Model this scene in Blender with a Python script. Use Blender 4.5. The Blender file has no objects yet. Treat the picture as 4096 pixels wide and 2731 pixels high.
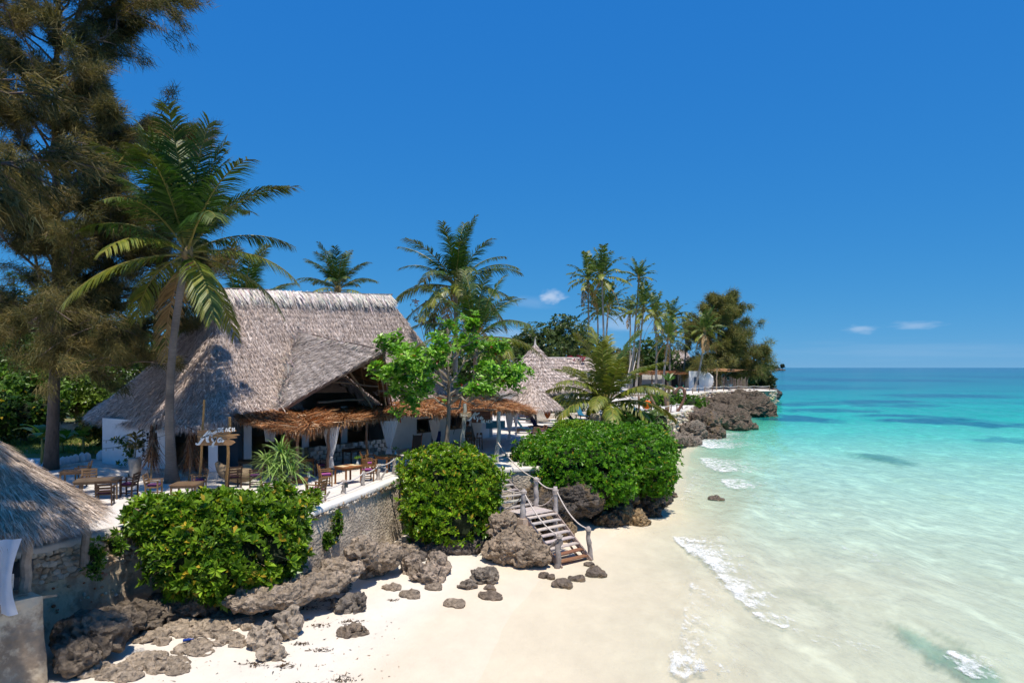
import bpy, math, random
import numpy as np
from mathutils import Vector, Matrix

# ---------------------------------------------------------------- camera, sky, sun, exposure
S = bpy.context.scene
C = S.collection
F, HZ, CZ = 683.0, 366.6, 5.0          # focal length in pixels, horizon row, camera height over the terrace
cam_d = bpy.data.cameras.new('camera')
cam = bpy.data.objects.new('camera', cam_d); C.objects.link(cam)
cam.location = (0, 0, CZ); cam.rotation_euler = (math.radians(90), 0, 0)
cam_d.sensor_width = 36; cam_d.lens = 36 * F / 1024; cam_d.shift_y = (HZ - 341) / 1024
cam_d.clip_start = 0.1; cam_d.clip_end = 30000
S.camera = cam

SUN = Vector((0.12, -0.29, 0.95)).normalized()
world = bpy.data.worlds.new('World'); S.world = world; world.use_nodes = True
wt = world.node_tree; wt.nodes.clear()
wo = wt.nodes.new('ShaderNodeOutputWorld'); bg = wt.nodes.new('ShaderNodeBackground')
sky = wt.nodes.new('ShaderNodeTexSky'); sky.sky_type = 'NISHITA'; sky.sun_disc = False
sky.sun_elevation = math.asin(SUN.z); sky.sun_rotation = math.atan2(SUN.x, SUN.y)
sky.altitude = 0; sky.air_density = 0.6; sky.dust_density = 0.0; sky.ozone_density = 6.0
# grade of the whole sky: a deep tropical blue, the same in every direction
sp = wt.nodes.new('ShaderNodeSeparateColor'); hs = wt.nodes.new('ShaderNodeCombineColor')
wt.links.new(sky.outputs[0], sp.inputs[0])
for ch, (k, p) in enumerate(((.22, .90), (.395, .42), (.605, .14))):
    a_ = wt.nodes.new('ShaderNodeMath'); a_.operation = 'MULTIPLY'; a_.inputs[1].default_value = .1
    b_ = wt.nodes.new('ShaderNodeMath'); b_.operation = 'POWER'; b_.inputs[1].default_value = p
    c_ = wt.nodes.new('ShaderNodeMath'); c_.operation = 'MULTIPLY'; c_.inputs[1].default_value = 10 * k
    wt.links.new(sp.outputs[ch], a_.inputs[0]); wt.links.new(a_.outputs[0], b_.inputs[0]); wt.links.new(b_.outputs[0], c_.inputs[0]); wt.links.new(c_.outputs[0], hs.inputs[ch])
# a few thin clouds low over the horizon and one small puff, by direction
tc = wt.nodes.new('ShaderNodeTexCoord')
def wn(t, **k):
    n = wt.nodes.new(t)
    for a, b in k.items(): setattr(n, a, b)
    return n
def cloud(direction, sx, sz, soft, nscale, amount, seed):
    """soft noisy patch of cloud round one direction of the sky"""
    d = Vector(direction).normalized()
    sub = wn('ShaderNodeVectorMath', operation='SUBTRACT'); sub.inputs[1].default_value = d
    wt.links.new(tc.outputs['Generated'], sub.inputs[0])
    mul = wn('ShaderNodeVectorMath', operation='MULTIPLY'); mul.inputs[1].default_value = (1 / sx, 1 / sx, 1 / sz)
    wt.links.new(sub.outputs[0], mul.inputs[0])
    ln = wn('ShaderNodeVectorMath', operation='LENGTH'); wt.links.new(mul.outputs[0], ln.inputs[0])
    ns = wn('ShaderNodeTexNoise'); ns.inputs['Scale'].default_value = nscale; ns.inputs['Detail'].default_value = 7
    ns.noise_dimensions = '4D'; ns.inputs['W'].default_value = seed
    wt.links.new(mul.outputs[0], ns.inputs['Vector'])
    a = wn('ShaderNodeMath', operation='MULTIPLY_ADD'); a.inputs[1].default_value = -1.6; a.inputs[2].default_value = 0.8
    wt.links.new(ns.outputs['Fac'], a.inputs[0])
    b = wn('ShaderNodeMath', operation='ADD'); wt.links.new(ln.outputs['Value'], b.inputs[0]); wt.links.new(a.outputs[0], b.inputs[1])
    m = wn('ShaderNodeMapRange', interpolation_type='SMOOTHSTEP'); m.inputs['From Min'].default_value = 1.0; m.inputs['From Max'].default_value = soft
    m.inputs['To Min'].default_value = 0; m.inputs['To Max'].default_value = amount
    wt.links.new(b.outputs[0], m.inputs['Value'])
    return m.outputs[0]
def sdir(u, v): return ((u - 512) / F, 1, (HZ - v) / F)
facs = [cloud(sdir(552, 296), .022, .012, .15, 1.4, .50, 1), cloud(sdir(530, 302), .05, .012, .0, 1.2, .10, 2),
        cloud(sdir(862, 329), .028, .007, .0, 1.6, .28, 3), cloud(sdir(915, 325), .035, .007, .0, 1.5, .24, 4),
        cloud(sdir(900, 350), .22, .016, .0, 2.2, .06, 5), cloud(sdir(620, 322), .07, .022, .0, 1.8, .26, 6),
        cloud(sdir(505, 333), .05, .012, .0, 1.8, .25, 7)]
acc = facs[0]
for f in facs[1:]:
    mx = wn('ShaderNodeMath', operation='MAXIMUM'); wt.links.new(acc, mx.inputs[0]); wt.links.new(f, mx.inputs[1]); acc = mx.outputs[0]
mixc = wn('ShaderNodeMixRGB'); mixc.inputs['Color2'].default_value = (6.8, 7.3, 8.2, 1)
wt.links.new(acc, mixc.inputs['Fac']); wt.links.new(hs.outputs[0], mixc.inputs['Color1'])
wt.links.new(mixc.outputs[0], bg.inputs['Color']); bg.inputs['Strength'].default_value = 0.10
wt.links.new(bg.outputs[0], wo.inputs['Surface'])

sun_d = bpy.data.lights.new('sun', 'SUN'); sun_d.energy = 4.4; sun_d.angle = math.radians(0.53); sun_d.color = (1.0, 0.925, 0.79)
sun = bpy.data.objects.new('sun', sun_d); C.objects.link(sun)
sun.rotation_euler = SUN.to_track_quat('Z', 'Y').to_euler(); sun.location = (10, -20, 40)
S.view_settings.view_transform = 'Standard'; S.view_settings.look = 'None'
S.view_settings.exposure = 0.26; S.view_settings.gamma = 1.0; S.view_settings.use_curve_mapping = False
S.render.engine = 'CYCLES'
S.cycles.max_bounces = 5; S.cycles.diffuse_bounces = 3; S.cycles.glossy_bounces = 2
S.cycles.transmission_bounces = 3; S.cycles.transparent_max_bounces = 10
S.cycles.caustics_reflective = False; S.cycles.caustics_refractive = False
S.cycles.use_denoising = True; S.cycles.use_adaptive_sampling = True; S.cycles.adaptive_threshold = 0.025

# ---------------------------------------------------------------- helpers
rng = np.random.default_rng(11)
random.seed(5)
def at(u, v, z):
    Y = F * (CZ - z) / (v - HZ); return np.array([(u - 512) / F * Y, Y, z])
def pd(u, v, Y): return np.array([(u - 512) * Y / F, Y, CZ - (v - HZ) * Y / F])
def A(x): return np.asarray(x, dtype=float)
def unit(v): v = A(v); return v / (np.linalg.norm(v, axis=-1, keepdims=True) + 1e-9)

def _h(i, j, k, s):
    n = (i * 374761393 + j * 668265263 + k * 1274126177 + s * 974711) & 0xFFFFFFFF
    n = ((n ^ (n >> 13)) * 1274126177) & 0xFFFFFFFF
    return ((n ^ (n >> 16)) & 0xFFFF) / 65535.0
def vnoise(p, s=0):
    p = A(p); i = np.floor(p).astype(np.int64); f = p - i; f = f * f * (3 - 2 * f); r = 0
    for a in (0, 1):
        for b in (0, 1):
            for c in (0, 1):
                w = (f[..., 0] if a else 1 - f[..., 0]) * (f[..., 1] if b else 1 - f[..., 1]) * (f[..., 2] if c else 1 - f[..., 2])
                r = r + w * _h(i[..., 0] + a, i[..., 1] + b, i[..., 2] + c, s)
    return r
def fbm(p, o=4, s=0, gain=.5):
    p = A(p); t = 0; a = 1; n = 0
    for k in range(o): t = t + a * vnoise(p * 2 ** k + 17.3 * k, s + k); n += a; a *= gain
    return t / n
def n2(x, y, sc, o=4, s=0): return fbm(np.stack([A(x) * sc, A(y) * sc, np.zeros_like(A(x))], -1), o, s)

class MB:
    """collects vertices, faces and colours, then links them as one mesh object"""
    def __init__(s): s.V = []; s.Fc = []; s.col = []; s.n = 0
    def add(s, V, faces, col=(.5, .5, .5)):
        V = A(V).reshape(-1, 3); c = A(col)
        if c.ndim == 1: c = np.tile(c, (len(V), 1))
        s.V.append(V); s.col.append(c)
        for f in (faces if isinstance(faces, list) and len(faces) and isinstance(faces[0], np.ndarray) and faces[0].ndim == 2 else [faces]):
            if isinstance(f, np.ndarray): s.Fc.append(f + s.n)
            else:
                for q in f: s.Fc.append(A([q]).astype(np.int64) + s.n)
        s.n += len(V); return s
    def box(s, c, size, R=None, col=(.5, .5, .5)):
        h = A(size) / 2
        V = A([[x, y, z] for z in (-1, 1) for y in (-1, 1) for x in (-1, 1)]) * h
        if R is not None: V = V @ A(R).T
        return s.add(V + A(c), np.array([[0, 2, 3, 1], [4, 5, 7, 6], [0, 1, 5, 4], [2, 6, 7, 3], [0, 4, 6, 2], [1, 3, 7, 5]]), col)
    def beam(s, p, q, w, h, col=(.5, .5, .5), up=(0, 0, 1)):
        p, q = A(p), A(q); d = q - p; L = np.linalg.norm(d); d = d / L
        u = A(up, ); sd = np.cross(d, u)
        if np.linalg.norm(sd) < 1e-3: sd = np.cross(d, (0, 1, 0))
        sd = unit(sd); up2 = np.cross(sd, d)
        return s.box((p + q) / 2, (L, w, h), np.stack([d, sd, up2], 1), col)
    def tube(s, P, r, k=8, col=(.5, .5, .5), cap=True):
        P = A(P); n = len(P); r = np.broadcast_to(A(r), (n,))
        T = unit(np.gradient(P, axis=0)); ref = A([0.02, 0.05, 1.0]) if abs(T[:, 2]).mean() < .8 else A([1, .1, 0])
        a = unit(np.cross(T, ref)); b = np.cross(T, a)
        th = np.linspace(0, 2 * np.pi, k, endpoint=False)
        V = P[:, None] + r[:, None, None] * (np.cos(th)[None, :, None] * a[:, None] + np.sin(th)[None, :, None] * b[:, None])
        i = np.arange(n - 1)[:, None] * k; j = np.arange(k)[None]; j2 = (j + 1) % k
        fs = [np.stack([i + j, i + j2, i + k + j2, i + k + j], -1).reshape(-1, 4)]
        c = A(col)
        if c.ndim == 2 and len(c) == n: c = np.repeat(c, k, 0)
        if cap:
            fs += [np.arange(k)[None, ::-1].copy(), (np.arange(k) + (n - 1) * k)[None]]
        return s.add(V.reshape(-1, 3), fs, c)
    def grid(s, G, col=(.5, .5, .5), mask=None, closed=False):
        G = A(G); a, b = G.shape[:2]
        idx = np.arange(a * b).reshape(a, b)
        if closed: idx = np.vstack([idx, idx[:1]])
        q = np.stack([idx[:-1, :-1], idx[1:, :-1], idx[1:, 1:], idx[:-1, 1:]], -1)
        q = q[mask] if mask is not None else q.reshape(-1, 4)
        c = A(col)
        if c.ndim == 3: c = c.reshape(-1, 3)
        return s.add(G.reshape(-1, 3), q, c)
    def blades(s, P, D, W, col, bend=None):
        """thin tapering blades: root P, extent D, width vector W (bend adds a mid joint)"""
        P, D, W = A(P), A(D), A(W); n = len(P); c = A(col)
        if c.ndim == 1: c = np.tile(c, (n, 1))
        if bend is None:
            V = np.stack([P - W / 2, P + W / 2, P + D], 1)
            return s.add(V.reshape(-1, 3), np.arange(3 * n).reshape(n, 3), np.repeat(c, 3, 0))
        M = P + D * .55
        V = np.stack([P - W / 2, P + W / 2, M + W * .42, M - W * .42, P + D + A(bend)], 1)
        i = np.arange(n)[:, None] * 5
        return s.add(V.reshape(-1, 3), [i + np.array([[0, 1, 2, 3]]), i + np.array([[3, 2, 4]])], np.repeat(c, 5, 0))
    def leaves(s, P, D, N, w, col, fold=.12):
        """obovate folded leaves: root P, extent D, face normal N, relative width w"""
        P, D, N = A(P), A(D), A(N); n = len(P); L = np.linalg.norm(D, axis=1, keepdims=True)
        sd = unit(np.cross(D, N)) * L * A(w).reshape(-1, 1) / 2; up = unit(np.cross(sd, D)) * L * fold
        V = np.stack([P, P + D * .62 + sd + up, P + D + up * -.6, P + D * .62 - sd + up], 1)
        i = np.arange(n)[:, None] * 4; c = A(col)
        if c.ndim == 1: c = np.tile(c, (n, 1))
        return s.add(V.reshape(-1, 3), [i + np.array([[0, 1, 2]]), i + np.array([[0, 2, 3]])], np.repeat(c, 4, 0))
    def mesh(s, name, mat, smooth=False, shift=None):
        V = np.concatenate(s.V); col = np.concatenate(s.col)
        if shift is not None: V = V - A(shift)
        me = bpy.data.meshes.new(name)
        me.vertices.add(len(V)); me.vertices.foreach_set('co', V.astype(np.float32).ravel())
        tot = np.concatenate([np.full(len(f), f.shape[1]) for f in s.Fc]); lp = np.concatenate([f.ravel() for f in s.Fc])
        me.loops.add(len(lp)); me.loops.foreach_set('vertex_index', lp.astype(np.int32))
        me.polygons.add(len(tot)); st = np.concatenate([[0], np.cumsum(tot)[:-1]])
        me.polygons.foreach_set('loop_start', st.astype(np.int32))
        a = me.color_attributes.new('Col', 'FLOAT_COLOR', 'POINT')
        a.data.foreach_set('color', np.concatenate([col, np.ones((len(col), 1))], 1).astype(np.float32).ravel())
        me.update(calc_edges=True); me.validate()
        me.polygons.foreach_set('use_smooth', np.full(len(me.polygons), smooth))
        if mat is not None: me.materials.append(mat)
        return me
    def build(s, name, mat, parent=None, smooth=False, local=False):
        """world-space vertices unless local; a parentless object gets its origin at its base"""
        V = np.concatenate(s.V)
        if parent is not None:
            w = None if local else wloc(parent)
            o = bpy.data.objects.new(name, s.mesh(name, mat, smooth, w)); C.objects.link(o); o.parent = parent
        else:
            lo, hi = V.min(0), V.max(0); w = None if local else np.array([(lo[0] + hi[0]) / 2, (lo[1] + hi[1]) / 2, lo[2]])
            o = bpy.data.objects.new(name, s.mesh(name, mat, smooth, w)); C.objects.link(o)
            if w is not None: o.location = w
        return o
def wloc(o):
    l = A(o.location)
    while o.parent is not None: o = o.parent; l = l + A(o.location)
    return l
def tag(o, label, cat, group=None, kind=None):
    if label: o['label'] = label
    if cat: o['category'] = cat
    if group: o['group'] = group
    if kind: o['kind'] = kind
    return o
def struct(o): o['kind'] = 'structure'; return o
def thing(name, label, cat, loc=(0, 0, 0), rz=0.0, group=None):
    o = bpy.data.objects.new(name, None); C.objects.link(o); o.empty_display_size = .2
    o.location = [float(x) for x in loc]; o.rotation_euler = (0, 0, rz)
    return tag(o, label, cat, group)
KIDS = {}
def copy_tree(o, parent=None):
    c = o.copy(); C.objects.link(c); c.parent = parent
    for ch in list(o.children): copy_tree(ch, c)
    return c
def jit(col, n, v=.15, hue=.06):
    """n random variations of a colour"""
    c = A(col)[None] * (1 + v * rng.normal(size=(n, 1))) * (1 + hue * rng.normal(size=(n, 3)))
    return np.clip(c, .002, 1)
def mixcol(a, b, t): t = A(t)[:, None]; return A(a)[None] * (1 - t) + A(b)[None] * t
def Rz(a): c, s = math.cos(a), math.sin(a); return A([[c, -s, 0], [s, c, 0], [0, 0, 1]])

# ---------------------------------------------------------------- materials
def pmat(name, rough=.8, var=(.75, 1.2), scale=4., detail=8, bump=0., bscale=20., bdist=.02, trans=0., spec=.3, stretch=(1, 1, 1), tint=None, vor=0., world_co=False, sheen=0., tcol=(1.1, 1.25, .5), streak=None):
    """procedural material: the mesh's own colour, broken up by noise, with relief"""
    m = bpy.data.materials.new(name); m.use_nodes = True; t = m.node_tree; N = t.nodes; L = t.links
    b = N['Principled BSDF']; out = N['Material Output']
    b.inputs['Roughness'].default_value = rough; b.inputs['Specular IOR Level'].default_value = spec
    co = N.new('ShaderNodeTexCoord'); mp = N.new('ShaderNodeMapping'); mp.inputs['Scale'].default_value = stretch
    if world_co:
        ge = N.new('ShaderNodeNewGeometry'); L.new(ge.outputs['Position'], mp.inputs['Vector'])
    else: L.new(co.outputs['Object'], mp.inputs['Vector'])
    at_ = N.new('ShaderNodeAttribute'); at_.attribute_name = 'Col'
    n1 = N.new('ShaderNodeTexNoise'); n1.inputs['Scale'].default_value = scale; n1.inputs['Detail'].default_value = detail
    n1.inputs['Roughness'].default_value = .65
    L.new(mp.outputs[0], n1.inputs['Vector'])
    mr = N.new('ShaderNodeMapRange'); mr.inputs['From Min'].default_value = .3; mr.inputs['From Max'].default_value = .7
    mr.inputs['To Min'].default_value = var[0]; mr.inputs['To Max'].default_value = var[1]
    L.new(n1.outputs['Fac'], mr.inputs['Value'])
    mu = N.new('ShaderNodeVectorMath'); mu.operation = 'SCALE'
    L.new(at_.outputs['Color'], mu.inputs[0]); L.new(mr.outputs[0], mu.inputs['Scale'])
    colour = mu.outputs[0]
    if tint is not None:      # patches of a second colour with their own shape
        tcl, tsc, lo, hi = tint
        n3 = N.new('ShaderNodeTexNoise'); n3.inputs['Scale'].default_value = tsc; n3.inputs['Detail'].default_value = 9; n3.inputs['Roughness'].default_value = .7
        L.new(mp.outputs[0], n3.inputs['Vector'])
        r3 = N.new('ShaderNodeMapRange'); r3.inputs['From Min'].default_value = lo; r3.inputs['From Max'].default_value = hi; L.new(n3.outputs['Fac'], r3.inputs['Value'])
        mx = N.new('ShaderNodeMixRGB'); mx.inputs['Color2'].default_value = (*tcl, 1); L.new(r3.outputs[0], mx.inputs['Fac']); L.new(colour, mx.inputs['Color1']); colour = mx.outputs[0]
    L.new(colour, b.inputs['Base Color'])
    if bump:
        n2_ = N.new('ShaderNodeTexNoise'); n2_.inputs['Scale'].default_value = bscale; n2_.inputs['Detail'].default_value = 10; n2_.inputs['Roughness'].default_value = .7
        L.new(mp.outputs[0], n2_.inputs['Vector']); h = n2_.outputs['Fac']
        if vor:
            vo = N.new('ShaderNodeTexVoronoi'); vo.inputs['Scale'].default_value = vor; L.new(mp.outputs[0], vo.inputs['Vector'])
            ad = N.new('ShaderNodeMath'); ad.operation = 'ADD'; L.new(h, ad.inputs[0]); L.new(vo.outputs['Distance'], ad.inputs[1]); h = ad.outputs[0]
        bp = N.new('ShaderNodeBump'); bp.inputs['Strength'].default_value = bump; bp.inputs['Distance'].default_value = bdist
        L.new(h, bp.inputs['Height']); L.new(bp.outputs[0], b.inputs['Normal'])
    if trans:
        tr = N.new('ShaderNodeBsdfTranslucent'); mc = N.new('ShaderNodeVectorMath'); mc.operation = 'MULTIPLY'; mc.inputs[1].default_value = tcol
        L.new(colour, mc.inputs[0]); L.new(mc.outputs[0], tr.inputs['Color'])
        ms = N.new('ShaderNodeMixShader'); ms.inputs['Fac'].default_value = trans
        L.new(b.outputs[0], ms.inputs[1]); L.new(tr.outputs[0], ms.inputs[2]); L.new(ms.outputs[0], out.inputs['Surface'])
    return m
M = {}
M['thatch'] = pmat('thatch', .9, (.7, 1.25), 6, bump=.6, bscale=30, spec=.1)
M['dry'] = pmat('dry_frond', .75, (.75, 1.25), 5, spec=.2, trans=.12, tcol=(1, .8, .5))
M['leaf'] = pmat('leaf', .38, (.8, 1.2), 3, spec=.45, trans=.28)
M['gloss'] = pmat('glossy_leaf', .36, (.8, 1.2), 3, spec=.4, trans=.30)
M['palm'] = pmat('palm_leaf', .42, (.8, 1.2), 3, spec=.5, trans=.25, tcol=(1.2, 1.2, .35))
M['needle'] = pmat('needles', .6, (.6, 1.35), .45, spec=.25, trans=.38, tcol=(1.1, 1.05, .5))
M['core'] = pmat('shade_core', .9, (.6, 1.3), 9, bump=.5, bscale=18)
M['bark'] = pmat('bark', .9, (.6, 1.3), 6, bump=.9, bscale=12, stretch=(1, 1, .35))
M['palmbark'] = pmat('palm_bark', .9, (.7, 1.25), 8, bump=.8, bscale=9, stretch=(.5, .5, 5))
M['rock'] = pmat('coral_rock', .95, (.45, 1.6), 5, detail=12, bump=1., bscale=9, bdist=.12, vor=7, spec=.15, tint=((.27, .215, .165), 2.3, .54, .74))
M['wet_rock'] = pmat('wet_coral_rock', .6, (.5, 1.5), 5, detail=12, bump=1., bscale=9, bdist=.1, vor=7, spec=.4, tint=((.20, .13, .06), 1.7, .5, .66))
M['stone'] = pmat('wall_stone', .9, (.75, 1.25), 9, bump=.7, bscale=16)
M['plaster'] = pmat('old_plaster', .95, (.72, 1.25), 3, detail=12, bump=.9, bscale=14, bdist=.05, vor=9, tint=((.62, .53, .42), 1.4, .46, .62))
M['stain'] = pmat('stained_plaster', .95, (.7, 1.3), 2, detail=12, bump=.7, bscale=9, bdist=.04, vor=6, tint=((.60, .49, .35), 1.0, .47, .57))
M['white'] = pmat('white_plaster', .9, (.92, 1.05), 1.5, bump=.35, bscale=6, bdist=.02)
M['wood'] = pmat('wood', .55, (.42, .80), 3, bump=.3, bscale=10, stretch=(1, 1, 1), spec=.35)
M['grey_wood'] = pmat('weathered_wood', .85, (.7, 1.2), 6, bump=.6, bscale=14)
M['plank'] = pmat('plank', .7, (.6, 1.25), 4, bump=.5, bscale=8, stretch=(1, 1, 7))
M['cloth'] = pmat('sheer_cloth', .9, (.93, 1.05), 2, trans=.45, tcol=(1, 1, 1))
M['fabric'] = pmat('fabric', .9, (.85, 1.15), 12, bump=.2, bscale=60)
M['paint'] = pmat('white_paint', .6, (.95, 1.03), 4)
M['rope'] = pmat('rope', .9, (.8, 1.15), 30, bump=.5, bscale=60)
M['concrete'] = pmat('concrete', .9, (.75, 1.2), 6, bump=.5, bscale=20)
M['dark'] = pmat('dark_paint', .7, (.8, 1.2), 4)
M['glass'] = pmat('glass', .08, (.95, 1.05), 3, spec=.6)
M['soil'] = pmat('soil', 1., (.7, 1.3), 2, bump=.6, bscale=8)
M['grass'] = pmat('grass_blades', .7, (.7, 1.3), .5, trans=.2)
M['skin'] = pmat('skin', .6, (.95, 1.05), 5)
M['weed'] = pmat('seaweed', .8, (.6, 1.4), 8)
# ---------------------------------------------------------------- the setting: sea bed and beach, sea, terrace ground
WZ = -2.93
SH = A([(-60, -9), (-20, -4.5), (5, -2.0), (10, -1.3), (17.2, -.9), (20.9, -.4), (25.6, 1.0), (28, 2.6), (35.4, 6.6), (50, 10.5), (63, 14.2), (80, 21), (110, 34),
        (126, 41), (140, 42), (200, 60), (500, 150), (2000, 600), (12000, 3600)])
def shore_d(x, y):
    """distance seaward of the waterline, along x, eased"""
    xs = np.interp(y, SH[:, 0], SH[:, 1]); return (x - xs) * .88
def sand_z(x, y):
    d = shore_d(x, y) + 1.2 * (n2(x, y, .12, 3, 4) - .5)
    dep = np.where(d > 0, -.022 * d, np.minimum(-d * .055, .18 + np.minimum(-d * .012, .25)))
    z = WZ + np.maximum(dep, -4)
    z = z + .10 * (n2(x, y, .5, 4, 9) - .5) * np.clip(-d / 3, 0, 1)
    bar = np.exp(-((d - 7) / 2.2) ** 2) * .05
    return z + bar
def polar_grid(v0, nv, u0, u1, nu, z0):
    """ground points on rows that widen with distance"""
    vs = np.geomspace(.6, v0, nv)[::-1]; Y = F * (CZ - z0) / vs
    t = np.linspace(u0, u1, nu); X = t[None, :] * Y[:, None] / F
    return X, np.repeat(Y[:, None], nu, 1)
X, Y = polar_grid(520, 420, -900, 900, 420, WZ)
Z = sand_z(X, Y)
d = shore_d(X, Y)
wet = np.clip((d + 3.2 + 1.6 * (n2(X, Y, .3, 3, 2) - .5)) / 1.4, 0, 1)[..., None]
dry = A([.71, .64, .56]); wetc = A([.69, .58, .46])
col = dry * (1 - wet) + wetc * wet
left_patches = np.clip((n2(X, Y, .22, 4, 21) - .52) * 3, 0, 1) * np.clip((-X - 7) / 4, 0, 1)  # darker noise patches on the left part of the sand
col = col * (1 - .25 * left_patches[..., None])
m_sand = pmat('beach_sand', .95, (.93, 1.05), 1.2, detail=10, bump=.65, bscale=2.6, bdist=.07, spec=.15, world_co=True, stretch=(1, .6, 1))
mb = MB(); mb.grid(np.stack([X, Y, Z], -1).transpose(1, 0, 2), col.transpose(1, 0, 2))
beach = struct(mb.build('beach', m_sand, smooth=True))

# the sea: a rippled sheet over the sea bed; colour is its depth and its sea-grass, clearer towards the shore
X, Y = polar_grid(520, 520, -330, 620, 520, WZ)
d = shore_d(X, Y)
keep = d > -2.2
far = np.hypot(X, Y)
amp = np.clip((d + .5) / 8, 0, 1) * np.clip(90 / far, .0, 1)
ph = d + 2.5 * (n2(X, Y, .06, 3, 31) - .5) * 3
wav = .055 * np.sin(ph * 1.15) + .03 * np.sin(ph * 2.3 + Y * .3) + .10 * (n2(X * 1.0, Y * 2.2, .55, 4, 33) - .5)
sw = np.exp(-((ph - 6.3) / .8) ** 2) * .16 * np.clip((n2(X, Y, .16, 2, 77) - .25) * 3, 0, 1)
Z = WZ + wav * amp + sw * (far < 90)
def water_z(x, y):
    d = shore_d(x, y); fr_ = np.hypot(x, y); am = np.clip((d + .5) / 8, 0, 1) * np.clip(90 / fr_, 0, 1); ph = d + 2.5 * (n2(x, y, .06, 3, 31) - .5) * 3
    return WZ + am * (.055 * np.sin(ph * 1.15) + .03 * np.sin(ph * 2.3 + y * .3) + .10 * (n2(x, y * 2.2, .55, 4, 33) - .5)) + np.exp(-((ph - 6.3) / .8) ** 2) * .16 * np.clip((n2(x, y, .16, 2, 77) - .25) * 3, 0, 1) * (fr_ < 90)
# colour by depth: milky by the sand, pale green, turquoise, deep blue-green offshore
stops = [-3, 2, 9, 22, 38, 60, 100, 190, 420, 1200, 8000]
cols = A([(.69, .62, .475), (.65, .66, .51), (.52, .66, .51), (.41, .66, .50), (.26, .62, .455), (.10, .54, .39), (.018, .425, .30), (.002, .28, .22), (.002, .16, .155), (.002, .085, .115), (.002, .05, .10)])
depth = (d * .55 + np.clip(Y - 25, 0, None) * .62 + np.clip(Y - 55, 0, 400) * .75) * (1 + .32 * (n2(X, Y * 2.5, .018, 4, 51) - .5))
depth = np.where(d < 2, np.minimum(depth, 3 + d + np.clip(Y - 30, 0, None) * .35), depth)
wc = np.stack([np.interp(depth, stops, cols[:, k]) for k in range(3)], -1)
sand_streak = np.clip((n2(X * .5, Y * 1.6, .05, 4, 61) - .5) * 4, -1, 1) * np.clip(depth / 30, 0, 1)
wc = wc * (1 + .13 * sand_streak[..., None])
# sea-grass beds
def bed(u, v, su, sv, seed, k=1.):
    p = at(u, v, WZ); sx = su * p[1] / F; sy = sv * p[1] / max(v - HZ, 2)
    q = ((X - p[0]) / sx) ** 2 + ((Y - p[1]) / sy) ** 2
    return min(1, k * 1.15) * np.clip(1.5 - q * .8 - 3.0 * (n2(X / sx * .5, Y / sy * .5, 3.0, 5, seed) - .40), 0, 1)
g = np.zeros_like(X)
for i, b in enumerate([(795, 418, 34, 4, 1.), (930, 419, 50, 4.5, 1.), (990, 424, 44, 3.5, .8), (878, 458, 20, 7, .9), (850, 401, 60, 2.2, .8), (830, 410, 40, 2, .7), (805, 385.5, 55, 1.1, .8), (860, 379.5, 90, 1.6, .85), (990, 376, 110, 1.5, .6),
                       (795, 377, 45, 1.4, .7), (930, 645, 24, 20, .8), (965, 668, 26, 18, .85), (900, 632, 16, 10, .5), (820, 600, 14, 7, .35), (790, 590, 30, 5, .3), (960, 396, 90, 2.2, .7), (890, 405, 44, 1.8, .7), (800, 404, 36, 1.6, .7), (1000, 440, 40, 3, .5)]):
    g = np.maximum(g, bed(b[0], b[1], b[2], b[3], 70 + i, b[4]))
g = np.maximum(g, .8 * np.clip((n2(X * .35, Y, .011, 5, 88) - .53) * 7, 0, 1) * np.clip((depth - 90) / 150, 0, 1))
gg = (g * .95)[..., None]; wc = wc * (1 - gg) + (wc * np.where(depth[..., None] < 40, A([.33, .46, .42]), A([.08, .24, .46]))) * gg
alpha = np.interp(depth, [-2, 1, 4, 10, 22, 45], [.0, .25, .5, .72, .92, 1.0])
alpha = alpha * np.clip((d + .4 + 2.5 * (n2(X, Y, .25, 4, 19) - .5)) / 7, .02, 1) ** .8
alpha = np.maximum(alpha, g * .92)
m_sea = bpy.data.materials.new('sea_water'); m_sea.use_nodes = True; t = m_sea.node_tree; N = t.nodes; L = t.links
b = N['Principled BSDF']; b.inputs['Roughness'].default_value = .12; b.inputs['IOR'].default_value = 1.2
b.inputs['Specular IOR Level'].default_value = .3
an = N.new('ShaderNodeAttribute'); an.attribute_name = 'Col'
aa = N.new('ShaderNodeAttribute'); aa.attribute_name = 'clear'
ge = N.new('ShaderNodeNewGeometry'); mp = N.new('ShaderNodeMapping'); mp.inputs['Scale'].default_value = (1., .42, 1.); mp.inputs['Rotation'].default_value = (0, 0, .35)
L.new(ge.outputs['Position'], mp.inputs['Vector'])
n1 = N.new('ShaderNodeTexNoise'); n1.inputs['Scale'].default_value = 1.5; n1.inputs['Detail'].default_value = 9; n1.inputs['Roughness'].default_value = .62; n1.inputs['Distortion'].default_value = .8
L.new(mp.outputs[0], n1.inputs['Vector'])
mr = N.new('ShaderNodeMapRange'); mr.inputs['From Min'].default_value = .3; mr.inputs['From Max'].default_value = .7; mr.inputs['To Min'].default_value = .83; mr.inputs['To Max'].default_value = 1.13
L.new(n1.outputs['Fac'], mr.inputs['Value'])
vm = N.new('ShaderNodeVectorMath'); vm.operation = 'SCALE'; L.new(an.outputs['Color'], vm.inputs[0]); L.new(mr.outputs[0], vm.inputs['Scale'])
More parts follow.
